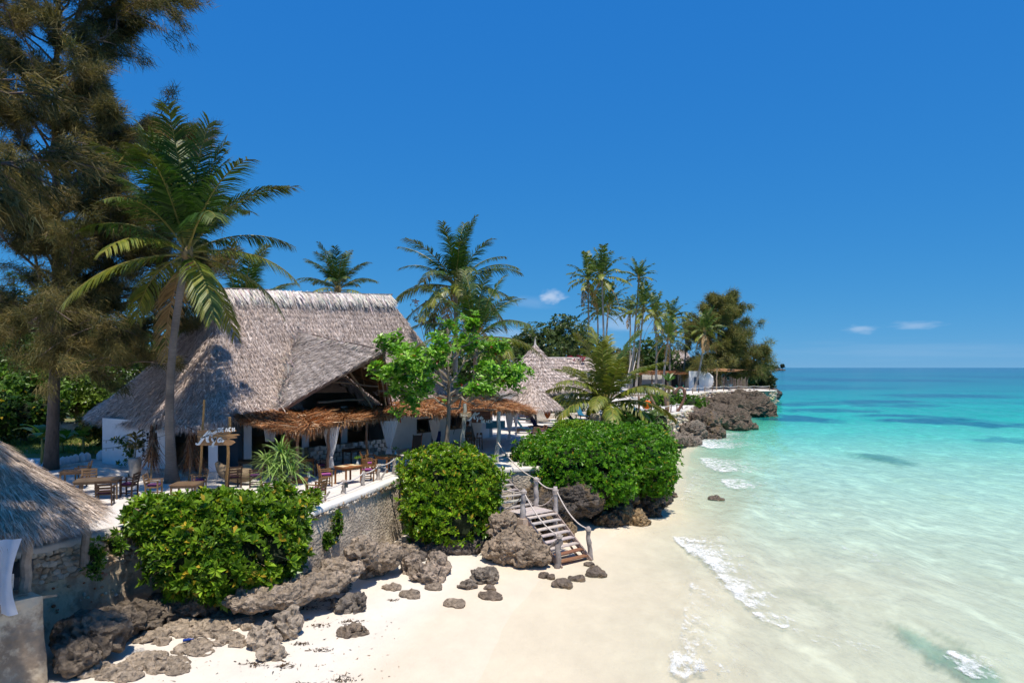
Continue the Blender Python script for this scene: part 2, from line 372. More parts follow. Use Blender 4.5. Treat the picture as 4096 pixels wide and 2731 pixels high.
# net of light bent by the ripples, faint
vo = N.new('ShaderNodeTexVoronoi'); vo.feature = 'SMOOTH_F1'; vo.inputs['Scale'].default_value = .8
mp2 = N.new('ShaderNodeMapping'); mp2.inputs['Scale'].default_value = (1.4, .7, 1)
dn = N.new('ShaderNodeTexNoise'); dn.inputs['Scale'].default_value = .5; L.new(ge.outputs['Position'], dn.inputs['Vector'])
dm = N.new('ShaderNodeVectorMath'); dm.operation = 'MULTIPLY_ADD'; dm.inputs[1].default_value = (3, 3, 0)
L.new(dn.outputs['Color'], dm.inputs[0]); L.new(ge.outputs['Position'], dm.inputs[2]); L.new(dm.outputs[0], mp2.inputs['Vector']); L.new(mp2.outputs[0], vo.inputs['Vector'])
cr = N.new('ShaderNodeMapRange'); cr.inputs['From Min'].default_value = .45; cr.inputs['From Max'].default_value = .75; cr.inputs['To Min'].default_value = .97; cr.inputs['To Max'].default_value = 1.22
L.new(vo.outputs['Distance'], cr.inputs['Value'])
vm2 = N.new('ShaderNodeVectorMath'); vm2.operation = 'SCALE'; L.new(vm.outputs[0], vm2.inputs[0]); L.new(cr.outputs[0], vm2.inputs['Scale'])
L.new(vm2.outputs[0], b.inputs['Base Color'])
bp = N.new('ShaderNodeBump'); bp.inputs['Strength'].default_value = .9; bp.inputs['Distance'].default_value = .16
n2b = N.new('ShaderNodeTexNoise'); n2b.inputs['Scale'].default_value = 2.2; n2b.inputs['Detail'].default_value = 6; L.new(mp.outputs[0], n2b.inputs['Vector'])
L.new(n2b.outputs['Fac'], bp.inputs['Height']); L.new(bp.outputs[0], b.inputs['Normal'])
tb = N.new('ShaderNodeBsdfTransparent'); tb.inputs['Color'].default_value = (.975, .99, .975, 1)
ms = N.new('ShaderNodeMixShader'); L.new(aa.outputs['Fac'], ms.inputs['Fac']); L.new(tb.outputs[0], ms.inputs[1]); L.new(b.outputs[0], ms.inputs[2])
L.new(ms.outputs[0], N['Material Output'].inputs['Surface'])
G = np.stack([X, Y, Z], -1).transpose(1, 0, 2)
kq = keep.T; kq = kq[:-1, :-1] | kq[1:, :-1] | kq[1:, 1:] | kq[:-1, 1:]
mb = MB(); mb.grid(G, wc.transpose(1, 0, 2), mask=kq)
sea = struct(mb.build('sea', m_sea, smooth=True))
ca = sea.data.attributes.new('clear', 'FLOAT', 'POINT'); ca.data.foreach_set('value', alpha.T.astype(np.float32).ravel())

# breaking foam along the small waves: lacy white froth lying on the water
m_foam = bpy.data.materials.new('foam'); m_foam.use_nodes = True; t = m_foam.node_tree; N = t.nodes; L = t.links
b = N['Principled BSDF']; b.inputs['Base Color'].default_value = (.86, .87, .86, 1); b.inputs['Roughness'].default_value = .7
ge = N.new('ShaderNodeNewGeometry'); n1 = N.new('ShaderNodeTexNoise'); n1.inputs['Scale'].default_value = 3.4; n1.inputs['Detail'].default_value = 12; n1.inputs['Roughness'].default_value = .78
mp = N.new('ShaderNodeMapping'); mp.inputs['Scale'].default_value = (1, .55, 1); mp.inputs['Rotation'].default_value = (0, 0, .5)
L.new(ge.outputs['Position'], mp.inputs['Vector']); L.new(mp.outputs[0], n1.inputs['Vector'])
an = N.new('ShaderNodeAttribute'); an.attribute_name = 'Col'
sm = N.new('ShaderNodeMath'); sm.operation = 'ADD'; nc = N.new('ShaderNodeMath'); nc.operation = 'MULTIPLY_ADD'; nc.inputs[1].default_value = 2.6; nc.inputs[2].default_value = -.8; L.new(n1.outputs['Fac'], nc.inputs[0]); L.new(an.outputs['Fac'], sm.inputs[0]); L.new(nc.outputs[0], sm.inputs[1])
mr = N.new('ShaderNodeMapRange'); mr.inputs['From Min'].default_value = .84; mr.inputs['From Max'].default_value = 1.40; L.new(sm.outputs[0], mr.inputs['Value'])
tb = N.new('ShaderNodeBsdfTransparent'); ms = N.new('ShaderNodeMixShader')
L.new(mr.outputs[0], ms.inputs['Fac']); L.new(tb.outputs[0], ms.inputs[1]); L.new(b.outputs[0], ms.inputs[2]); L.new(ms.outputs[0], N['Material Output'].inputs['Surface'])
mb = MB()
def foam(pts, wl, wr, peak=.75):
    """a strip along picture points: sharp on the shore side (wl), trailing seaward (wr)"""
    P = np.array([at(u / 2.297, v / 2.297, WZ) for u, v in pts]); n = 36
    tt = np.linspace(0, 1, n); cum = np.r_[0, np.cumsum(np.linalg.norm(np.diff(P, axis=0), axis=1))]; cum /= cum[-1]
    Q = np.stack([np.interp(tt, cum, P[:, k]) for k in range(3)], 1)
    T = unit(np.gradient(Q, axis=0)); nrm = np.stack([-T[:, 1], T[:, 0], 0 * T[:, 0]], 1)
    nrm *= np.sign(nrm[:, :1] + 1e-9)
    off = np.r_[np.linspace(-1, 0, 6)[:-1] * wl, np.linspace(0, 1, 14) * wr]
    w = (.35 + .65 * np.sin(np.pi * tt) ** .5) * (.7 + .6 * vnoise(np.stack([tt * 9, 0 * tt, 0 * tt], 1), 3))
    G = Q[:, None] + nrm[:, None] * (off[None, :, None] * w[:, None, None])
    wl, wr = wl * 1.5, wr * 1.9
    off = off * np.where(off < 0, 1.5, 1.9); G = Q[:, None] + nrm[:, None] * (off[None, :, None] * w[:, None, None])
    prof = np.where(off < 0, 1 + off / wl, (1 - off / wr) ** .8) * np.minimum(1, np.sin(np.pi * tt) * 4)[:, None]
    G[..., 2] = np.maximum(water_z(G[..., 0], G[..., 1]), sand_z(G[..., 0], G[..., 1])) + .02 + .05 * prof * fbm(G * 3, 3, 5)
    v = (prof ** 1.3 * peak * .80)[..., None].repeat(3, -1)
    mb.grid(G, v)
foam([(1543, 1228), (1580, 1262), (1622, 1290), (1650, 1300)], .25, 1.5, .9)
foam([(1600, 1268), (1650, 1320), (1690, 1372), (1735, 1408)], .25, 1.1, .85)
foam([(1725, 1405), (1755, 1425), (1805, 1445)], .2, .7, .75)
foam([(1548, 1498), (1552, 1520), (1545, 1545), (1580, 1568)], .25, .9, .85)
foam([(2175, 1490), (2205, 1525), (2250, 1562)], .25, .7, .85)
foam([(1608, 1048), (1625, 1068), (1668, 1090)], .5, 3.2, .8)
foam([(1655, 1100), (1672, 1116), (1702, 1126)], .4, 2.0, .8)
foam([(1575, 998), (1592, 1016), (1640, 1032)], .6, 4.5, .95)
foam([(1590, 1010), (1640, 1000), (1700, 992)], 1.2, 3.5, .6)
foam([(1480, 1130), (1515, 1150), (1545, 1160)], .2, .9, .5)
foam([(1730, 938), (1760, 950)], .6, 2.5, .6)
for l, a_, b_, p_ in (([(1590, 1568), (1570, 1480), (1575, 1400), (1592, 1330)], .15, .55, .44), ([(1400, 1225), (1450, 1210), (1500, 1190), (1550, 1175)], .1, .4, .40),
                      ([(1700, 1130), (1760, 1160), (1850, 1200)], .2, .7, .34), ([(1800, 1440), (1900, 1480), (2050, 1500)], .15, .5, .34), ([(1880, 1240), (2000, 1290), (2140, 1350)], .2, .6, .30), ([(1560, 1160), (1580, 1120), (1600, 1080)], .15, .6, .42)): foam(l, a_ * 1.5, b_ * 2, p_ * 1.05)
fo = mb.build('sea_foam', m_foam, smooth=True); tag(fo, 'white foam of small waves breaking on the shallow water', 'foam', kind='stuff')

# terrace ground: the sandy shelf above the beach, behind the sea wall, rising slightly far away
EDGE = [(-60, 12), (-14.2, 16.2), (-13.1, 18.9), (-11.9, 21.45), (-7.05, 23.0), (-6.45, 25.4), (-5.75, 28.1), (-5.0, 31.5), (-4.2, 33.0), (-1.6, 33.4), (-.2, 33.6), (1.2, 34.2), (5.2, 36.5), (8.4, 43), (10, 60), (17.2, 75.2), (20.6, 80.4), (24.3, 92.6), (27.5, 106), (33.5, 117.5), (37.6, 120.2), (46, 122.2), (47.5, 124), (47.5, 132), (40, 150), (30, 180), (60, 400), (-900, 400), (-900, 12)]
def ground_z(x, y): return np.clip((A(y) - 84) / 50, 0, 1) * .9
def inside(px, py, poly):
    r = np.zeros(np.shape(px), bool); j = len(poly) - 1
    for i in range(len(poly)):
        xi, yi = poly[i]; xj, yj = poly[j]
        c = ((yi > py) != (yj > py)) & (px < (xj - xi) * (py - yi) / (yj - yi + 1e-12) + xi)
        r ^= c; j = i
    return r
import bmesh
bm = bmesh.new()
vs = [bm.verts.new((x, y, 0)) for x, y in EDGE]
bm.faces.new(vs)
bmesh.ops.triangulate(bm, faces=bm.faces[:])
for yy in (84, 95, 105, 115, 125, 134): bmesh.ops.bisect_plane(bm, geom=bm.verts[:] + bm.edges[:] + bm.faces[:], plane_co=(0, yy, 0), plane_no=(0, 1, 0))
for v in bm.verts: v.co.z = float(ground_z(0, v.co.y))
me = bpy.data.meshes.new('terrace_ground'); bm.to_mesh(me); bm.free()
a = me.color_attributes.new('Col', 'FLOAT_COLOR', 'POINT'); a.data.foreach_set('color', np.tile([.70, .65, .61, 1], len(me.vertices)).astype(np.float32))
me.materials.append(pmat('terrace_sand', .95, (.86, 1.05), .9, detail=10, bump=.35, bscale=4, bdist=.05, spec=.1, world_co=True))
tg = bpy.data.objects.new('terrace_ground', me); C.objects.link(tg); struct(tg)
# lawn and soil inland, left
mb = MB(); P = A([(-58, 40.6, .012), (-22.6, 37.2, .012), (-21.9, 39.2, .012), (-26, 70, .012), (-60, 110, .012), (-160, 110, .012), (-160, 40, .012)])
mb.add(P, [list(range(7))], (.16, .17, .055))
struct(mb.build('lawn', pmat('lawn', .95, (.5, 1.4), .35, detail=12, bump=.6, bscale=4, bdist=.08, world_co=True, tint=((.30, .19, .09), .22, .52, .62))))
mb = MB(); n = 9000
gx = rng.uniform(-34, -22.3, n); gy = rng.uniform(39.3, 52, n)
mb.blades(np.stack([gx, gy, np.full(n, .01)], 1), np.stack([rng.normal(0, .05, n), rng.normal(0, .05, n), rng.uniform(.06, .2, n)], 1), np.stack([np.full(n, .05), rng.normal(0, .02, n), 0 * gx], 1), mixcol((.12, .20, .03), (.30, .28, .07), rng.random(n) ** 1.5))
tag(mb.build('grass', M['grass']), 'short green and yellowing grass of the lawn', 'grass', kind='stuff')

# green scrub ground inland, beyond the huts
yy = np.linspace(82, 398, 40); mb = MB(); xr = np.interp(yy, [82, 100, 140, 400], [-6, -2, 14, 30]); G = np.stack([np.stack([np.full(40, -500.), yy, ground_z(0, yy) + .03], 1), np.stack([xr - 30, yy, ground_z(0, yy) + .03], 1), np.stack([xr, yy, ground_z(0, yy) + .03], 1)], 1)
mb.grid(G[::-1], (.07, .085, .035)); struct(mb.build('scrubland', pmat('scrub_ground', 1., (.5, 1.5), .3, bump=.6, bscale=2, bdist=.2, world_co=True)))
# ---------------------------------------------------------------- thatch
THC = [(.60, .495, .455), (.43, .345, .31), (.74, .64, .595), (.30, .235, .205), (.63, .50, .425)]
def thatch(G, n, parent, name='thatch', mask=None, L=(.35, .75), W=(.03, .06), cols=THC, lift=.10, courses=18, side=.35, shell=.10, fringe=1.0, flip=False, spread=.10, under=(.20, .13, .08), seed=0):
    """a thatched sheet on a grid G[s,t] (t=0 eave, t=1 ridge): solid underlay in courses plus loose blades"""
    G = A(G); ns, nt = G.shape[0] - 1, G.shape[1] - 1
    e_s = G[1:, :-1] - G[:-1, :-1]; e_t = G[:-1, 1:] - G[:-1, :-1]
    nrm = unit(np.cross(e_s, e_t)); nrm = -nrm if flip else nrm
    area = np.linalg.norm(np.cross(e_s, e_t), axis=-1)
    if mask is None: mask = np.ones((ns, nt), bool)
    # underlay
    NV = np.zeros_like(G); NV[:-1, :-1] = nrm; NV[-1] = NV[-2]; NV[:, -1] = NV[:, -2]
    tt = np.linspace(0, 1, nt + 1)
    out = (fbm(G * .9, 3, seed + 3)[..., None] - .5) * .16
    top = G + NV * out; low = G - NV * shell
    mb = MB(); c = np.array([.42, .335, .30]) * (.75 + .5 * fbm(G * 3, 3, seed + 1)[..., None])
    mb.grid(top, c, mask=mask)
    cu = np.tile(A(under), (G.shape[0], G.shape[1], 1)) * (.7 + .6 * fbm(G * 4, 2, seed + 2)[..., None])
    mb.grid(low[::-1], cu[::-1], mask=mask[::-1])
    mb.grid(np.stack([low[:, 0], top[:, 0]], 1), np.stack([cu[:, 0], c[:, 0]], 1), mask=mask[:, :1])
    mb.grid(np.stack([top[-1], low[-1]], 1), (.25, .19, .15)); mb.grid(np.stack([low[0], top[0]], 1), (.25, .19, .15))
    base = mb.build(name + '_underlay', M['thatch'], parent)
    # blades
    wgt = (area * mask).ravel(); cell = rng.choice(ns * nt, n, p=wgt / wgt.sum()); i, j = cell // nt, cell % nt
    a, b = rng.random(n), rng.random(n)
    t_ = (j + b) / nt; ph = t_ * courses + .5 * vnoise(np.stack([i + a, t_ * 0, t_ * 0], 1) * .3, seed + 9)
    fr = ph - np.floor(ph)
    pull = rng.random(n) < .42                       # more blade ends show at the lower lip of each course
    b = np.clip(b - np.where(pull, fr * nt / courses * .6, 0), 0, 1)
    P = (G[i, j] * ((1 - a) * (1 - b))[:, None] + G[i + 1, j] * (a * (1 - b))[:, None] + G[i, j + 1] * ((1 - a) * b)[:, None] + G[i + 1, j + 1] * (a * b)[:, None])
    dn = unit(-(G[i, j + 1] - G[i, j]) * (1 - a)[:, None] - (G[i + 1, j + 1] - G[i + 1, j]) * a[:, None]); N_ = nrm[i, j]
    sd = np.cross(N_, dn)
    D = unit(dn + sd * (rng.normal(0, side, n))[:, None] + N_ * np.abs(rng.normal(0, spread, n))[:, None])
    ln = rng.uniform(L[0], L[1], n)
    lip = lift * (1 - fr) ** 2
    P = P + N_ * (lip + .02 + (fbm(P * .9, 3, seed + 3) - .5) * .16 + .04 * rng.random(n))[:, None]
    w = rng.uniform(W[0], W[1], n)
    big = fbm(P * .8, 3, seed + 5)
    ci = rng.choice(len(cols), n, p=np.r_[.32, .26, .22, .10, .10][:len(cols)] / np.sum(np.r_[.32, .26, .22, .10, .10][:len(cols)]))
    col = A(cols)[ci] * (1 + .11 * rng.normal(size=(n, 1))) * (.80 + .40 * big)[:, None]
    bl = MB(); tw = unit(sd + N_ * rng.normal(0, .5, n)[:, None]) * w[:, None]
    bl.blades(P, D * ln[:, None], tw, np.clip(col, .02, .9))
    # ragged fringe hanging at the eave
    nf = int(n * .06 * fringe)
    if nf:
        cs = np.where(mask[:, 0])[0]; i = rng.choice(cs, nf); a = rng.random(nf)[:, None]
        P = G[i, 0] * (1 - a) + G[i + 1, 0] * a + nrm[i, 0] * rng.uniform(-.12, .08, nf)[:, None]
        dn = unit(G[i, 0] - G[i, 1]); sd = np.cross(nrm[i, 0], dn)
        D = unit(dn + sd * rng.normal(0, .3, nf)[:, None] + np.array([0, 0, -1.]) * rng.uniform(0, .9, nf)[:, None]) * rng.uniform(.2, .55, nf)[:, None]
        bl.blades(P, D, unit(sd) * rng.uniform(W[0], W[1], nf)[:, None], A(cols)[rng.choice(len(cols), nf)] * (1 + .2 * rng.normal(size=(nf, 1))))
    o = bl.build(name, M['thatch'], parent); o['kind'] = 'stuff'
    return base
def resample(P, n, closed=False):
    P = A(P); P = np.vstack([P, P[:1]]) if closed else P
    c = np.r_[0, np.cumsum(np.linalg.norm(np.diff(P, axis=0), axis=1))]; t = np.linspace(0, c[-1], n + (1 if closed else 0))
    Q = np.stack([np.interp(t, c, P[:, k]) for k in range(3)], 1)
    return Q[:-1] if closed else Q
def smooth(P, it, closed=True):
    for _ in range(it):
        if closed: P = .5 * P + .25 * (np.roll(P, 1, 0) + np.roll(P, -1, 0))
        else: P = np.vstack([P[:1], .5 * P[1:-1] + .25 * (P[:-2] + P[2:]), P[-1:]])
    return P

# ---------------------------------------------------------------- the beach restaurant with its great thatched roof
rest = thing('beach_restaurant', 'large open white restaurant under a steep grey thatched roof with a thatched gable', 'restaurant', (-13, 40, 0))
RL, RR = pd(222, 293.5, 36.5), pd(387, 299, 47)
eave = [pd(88, 419, 38), pd(106, 421, 36.3), pd(145, 423, 33), pd(172, 425, 31), pd(200, 426, 29.8), pd(220, 421, 30.2), pd(240, 415, 31.5), pd(281, 411, 34.3), pd(340, 407, 38),
        pd(395, 404, 42.5), pd(470, 397, 50), A((-5.5, 58, 2.8)), A((-16, 56, 2.8)), A((-24, 48.5, 2.4)), A((-26, 42, 2.2))]
E = smooth(resample(eave, 190, True), 3)
rd = RR - RL; RLn = np.linalg.norm(rd[:2]); t = np.clip(((E[:, :2] - RL[:2]) @ (rd[:2] / RLn)) / RLn, 0, 1)
t = .5 * t + .25 * (np.roll(t, 2) + np.roll(t, -2))
Rg = RL + rd * t[:, None]
tt = np.linspace(0, 1, 31)
G = E[:, None] * (1 - tt)[None, :, None] + Rg[:, None] * tt[None, :, None]
hip = np.clip(1 - t * 6, 0, 1)
G[..., 2] -= (np.sin(np.pi * tt) ** 1.0)[None] * (.15 + .40 * hip[:, None]) * (1 - .3 * tt[None])
G = np.concatenate([G, G[:1]], 0)
DB, DT, DL, DR = pd(300, 336, 38.3), pd(384, 354.5, 35), pd(281, 412, 33.4), pd(390, 409, 41.2)
def in_tri(p, a, b, c):
    s = lambda q, r: (p[..., 0] - r[0]) * (q[1] - r[1]) - (q[0] - r[0]) * (p[..., 1] - r[1])
    d1, d2, d3 = s(a, b), s(b, c), s(c, a)
    return ~(((d1 < 0) | (d2 < 0) | (d3 < 0)) & ((d1 > 0) | (d2 > 0) | (d3 > 0)))
cen = (G[:-1, :-1] + G[1:, 1:]) / 2
hole = in_tri(cen, DB + A((.3, .3, 0)), DL + A((.8, -1.5, 0)), DR + A((1.2, -.2, 0)))
thatch(G, 135000, rest, 'roof_thatch', mask=~hole, courses=24, lift=.085, shell=.12, L=(.22, .50), W=(.022, .045), side=.42)
# the gable: two sloping sheets under a short falling ridge, open towards the sea
s = np.linspace(0, 1, 29); tt = np.linspace(0, 1, 21)
for nm, Q, fl, nb in (('gable_thatch', DL, False, 22000), ('gable_far_thatch', DR, True, 6000)):
    Vv = DB[None] * (1 - s[:, None]) + Q[None] * s[:, None]; Rr = DB[None] * (1 - s[:, None]) + DT[None] * s[:, None]
    Gd = Vv[:, None] * (1 - tt)[None, :, None] + Rr[:, None] * tt[None, :, None]
    Gd[..., 2] += .12 + .10 * np.sin(np.pi * tt)[None]
    thatch(Gd, nb, rest, nm, L=(.22, .48), W=(.028, .05), courses=9, lift=.07, shell=.16, flip=fl, fringe=.6, cols=[(.46, .40, .385), (.33, .28, .265), (.56, .50, .48), (.25, .21, .195), (.50, .41, .36)], under=(.24, .155, .085), seed=40)
# loose pale ends sticking up along the valley, pale ridge cap, dark ridge poles
mb = MB(); n = 420; q = rng.random(n)[:, None]; P = DB * (1 - q) + DL * q + rng.normal(0, .12, (n, 3)) + A((-.05, -.1, .2))
mb.blades(P, rng.normal(0, 1, (n, 3)) * A((.22, .22, .30)) + A((0, -.05, .05)), rng.normal(0, .03, (n, 3)), jit((.50, .43, .39), n, .2), bend=rng.normal(0, .05, (n, 3)))
n = 5200; q = rng.random(n)[:, None] * 1.06 - .03; fr = rng.random(n); P = RL * (1 - q) + RR * q + A((0, 0, .22)) + rng.normal(0, .05, (n, 3))
nr = A([rd[1], -rd[0], 0]) / RLn; sg = np.where(rng.random(n) < .75, 1, -1)[:, None]
D = (nr * sg * .62 + A((0, 0, -.80)) + rng.normal(0, .14, (n, 3))) * rng.uniform(.5, 1.05, n)[:, None]
mb.blades(P, D, unit(rd)[None] * rng.uniform(.03, .07, n)[:, None], jit((.80, .71, .65), n, .18), bend=A((0, 0, -.05)))
n = 1500; q = rng.random(n)[:, None]; P = DB * (1 - q) + DT * q + A((0, 0, .16)) + rng.normal(0, .04, (n, 3)); drd = unit(DT - DB); dn_ = A([drd[1], -drd[0], 0])
D = (dn_ * -np.where(rng.random(n) < .5, 1, -1)[:, None] * .7 + A((0, 0, -.35)) + rng.normal(0, .15, (n, 3))) * rng.uniform(.25, .5, n)[:, None]
mb.blades(P, D, drd[None] * rng.uniform(.03, .06, n)[:, None], jit((.46, .40, .37), n, .2), bend=A((0, 0, -.03)))
o = mb.build('ridge_cap', M['thatch'], rest); o['kind'] = 'stuff'
for k in range(5):
    a, b_ = (k * .2, k * .2 + .24); mb = MB(); off = rng.normal(0, .05, 3)
    mb.tube(np.array([RL + rd * x + off + A((0, 0, .30 + .03 * math.sin(9 * x + k))) for x in np.linspace(a, b_, 6)]), .045, 6, (.20, .17, .155)); mb.build('ridge_pole', M['grey_wood'], rest)
mb = MB(); mb.tube(np.array([DB + (DT - DB) * x + A((0, 0, .24 + .03 * math.sin(11 * x))) for x in np.linspace(.15, 1.08, 12)]), .035, 6, (.15, .12, .11)); mb.build('ridge_pole', M['grey_wood'], rest)
# poles of the gable frame, seen from below
def pole(p, q, r, parent, col=(.42, .29, .17), name='rafter', bow=0.0, k=7):
    p, q = A(p), A(q); x = np.linspace(0, 1, 7)[:, None]; P = p * (1 - x) + q * x + np.sin(np.pi * x) * A((bow, bow * .3, bow))
    P[1:-1] += rng.normal(0, r * .25, (5, 3)); mb = MB(); mb.tube(P, r * (1 - .25 * x[:, 0]), k, col); return mb.build(name, M['grey_wood'], parent)
low = A((0, 0, -.16))
for f in (.12, .3, .48, .66, .84): pole(DB + (DT - DB) * (f + .05) + low, DB + (DR - DB) * (f + .05) + low + A((0, 0, .05)), .05, rest, (0.32, 0.22, 0.12))
for f in (.2, .45, .7, .92): pole(DT + (DR - DT) * f + low, DB + (DR - DB) * f + low, .03, rest, (0.36, 0.26, 0.15))
pole(DT + low * 1.5, DR + A((.15, -.1, .05)), .07, rest, (0.31, 0.22, 0.14))
pole(DT + A((-.35, .25, -.35)), pd(386, 405, 36.5), .05, rest, (.40, .28, .17)); pole(DT + A((-2.2, .9, -.55)), pd(372, 407, 38), .07, rest, (.42, .31, .20))
pole(pd(362, 366, 36), pd(384, 372, 36.8), .06, rest, (0.34, 0.28, 0.22)); pole(pd(330, 381, 35.4), pd(378, 386, 37.5), .05, rest, (0.28, 0.22, 0.17))
pole(pd(345, 376, 37), pd(376, 404, 38.5), .05, rest, (.38, .28, .18)); pole(pd(318, 402, 35.2), pd(372, 398, 38), .06, rest, (.30, .21, .14))
# walls
def wall(p, q, h, parent, th=.22, col=(.80, .785, .80), holes=(), name='wall', z0=-.05, mat='white'):
    """wall from p to q; holes are (t0,t1,z0,z1) in metres along it"""
    p, q = A(p), A(q); L_ = np.linalg.norm(q - p); dr = (q - p) / L_; mb = MB(); cuts = sorted({0, L_, *[a for hh in holes for a in hh[:2]]})
    for a, b_ in zip(cuts[:-1], cuts[1:]):
        zs = [(z0, h)]
        for hh in holes:
            if hh[0] <= a + 1e-6 and hh[1] >= b_ - 1e-6: zs = [(z0, hh[2]), (hh[3], h)]
        for lo, hi in zs:
            if hi - lo < .02: continue
            c = p + dr * (a + b_) / 2
            mb.box((c[0], c[1], (lo + hi) / 2), (b_ - a + .001, th, hi - lo), Rz(math.atan2(dr[1], dr[0])), col)
    return mb.build(name, M[mat], parent)
wall((-21.3, 35.7), (-16.5, 32.8), 2.35, rest)
wall((-24.2, 42.5), (-21.35, 35.85), 2.3, rest)
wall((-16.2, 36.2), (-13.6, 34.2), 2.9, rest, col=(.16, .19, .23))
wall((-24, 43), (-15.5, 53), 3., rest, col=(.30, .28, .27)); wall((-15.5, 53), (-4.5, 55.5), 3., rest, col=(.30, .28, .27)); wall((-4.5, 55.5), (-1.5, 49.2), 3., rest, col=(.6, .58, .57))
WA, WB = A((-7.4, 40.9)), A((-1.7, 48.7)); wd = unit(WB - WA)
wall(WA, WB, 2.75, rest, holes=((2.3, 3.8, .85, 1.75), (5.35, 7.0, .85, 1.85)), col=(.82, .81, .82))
wall((-9.0, 43.5), WA + A((-.1, .12)), 2.7, rest, col=(.55, .56, .60))  # side return of the white wall, its shade put into the grey
for a, b_, z0, z1 in ((2.3, 3.8, .85, 1.75), (5.35, 7.0, .85, 1.85)):
    wp = lambda t, z, o=0.: A((*(WA + wd * t + A((wd[1], -wd[0])) * o), z))
    mb = MB(); mb.beam(wp(a, z0 + .04, .06), wp(b_, z0 + .04, .06), .22, .07, (.24, .13, .06)); mb.beam(wp(a, z1 - .03, .02), wp(b_, z1 - .03, .02), .16, .06, (.22, .12, .06))
    mb.beam(wp(a + .03, z0 + .08, .02), wp(a + .03, z1 - .06, .02), .16, .06, (.22, .12, .06), up=(1, 0, 0)); mb.beam(wp(b_ - .03, z0 + .08, .02), wp(b_ - .03, z1 - .06, .02), .16, .06, (.22, .12, .06), up=(1, 0, 0))
    wf = mb.build('window_frame', M['wood'], rest)
    mb = MB(); mb.beam(wp((a + b_) / 2 + .35, z0 + .08, -.02), wp((a + b_) / 2 + .35, z1 - .06, -.02), .05, .06, (.10, .07, .05), up=(1, 0, 0)); mb.build('window_mullion', M['wood'], wf)
    mb = MB(); mb.box(wp(a + .45, z0 + .17, .05), (.3, .18, .16), Rz(.9), (.35, .2, .08)); mb.build('window_box', M['wood'], wf)
    mb = MB(); mb.beam(wp(a + .5, z0 + .02, .16), wp(a + .32, .12, .03), .025, .025, (.04, .03, .03)); mb.build('shutter_stay', M['dark'], wf)
# white masonry pillars and dark door posts at the entrance
for x, y, w, h in ((-13.45, 30.75, .38, 2.75), (-13.0, 33.6, .36, 2.8), (-10.9, 36.0, .34, 2.8), (-9.5, 38.6, .34, 2.8)):
    mb = MB(); mb.box((x, y, h / 2 - .02), (w, w, h), Rz(.35), (.80, .80, .84)); mb.box((x, y, .16), (w + .08, w + .08, .34), Rz(.35), (.62, .60, .58)); mb.build('pillar', M['white'], rest)
for p in ((-15.0, 32.4), (-13.75, 31.5), (-9.3, 29.6), (-8.45, 31.3), (-7.3, 34.2), (-6.55, 36.2)):
    pole((p[0], p[1], -.05), (p[0] + .03, p[1], 2.5), .075, rest, (.20, .12, .08), 'post', .0)
# rubble counter inside and its blocks
mb = MB(); c0, c1 = A((-10.6, 35.2, 0)), A((-7.2, 39.6, 0)); mb.beam(c0 + A((0, 0, .42)), c1 + A((0, 0, .42)), .35, .86, (.22, .19, .17)); ct = mb.build('counter', M['stone'], rest)
cd = unit(c1 - c0); cn = A((cd[1], -cd[0], 0))
blk = MB(); blk.box((0, 0, 0), (.36, .14, .22), None, (.55, .50, .46)); bme = blk.mesh('counter_stone', M['stone'])
for r in range(4):
    for k in range(13):
        if (k * 7 + r * 3) % 11 == 0: continue
        o = bpy.data.objects.new('counter_stone', bme); C.objects.link(o); o.parent = ct
        p = c0 + cd * (.25 + k * .42 + (.2 if r % 2 else 0)) + cn * .2 + A((0, 0, .12 + r * .22)); o.location = p - wloc(ct)
        o.rotation_euler = (rng.normal(0, .12), rng.normal(0, .12), math.atan2(cd[1], cd[0]) + rng.normal(0, .08)); o.scale = (rng.uniform(.75, 1.05), 1, rng.uniform(.75, 1))
# step at the entrance
mb = MB(); mb.box((-16.0, 32.2, .05), (2.6, .7, .14), Rz(-.5), (.60, .54, .46)); mb.build('entrance_step', M['concrete'], rest)

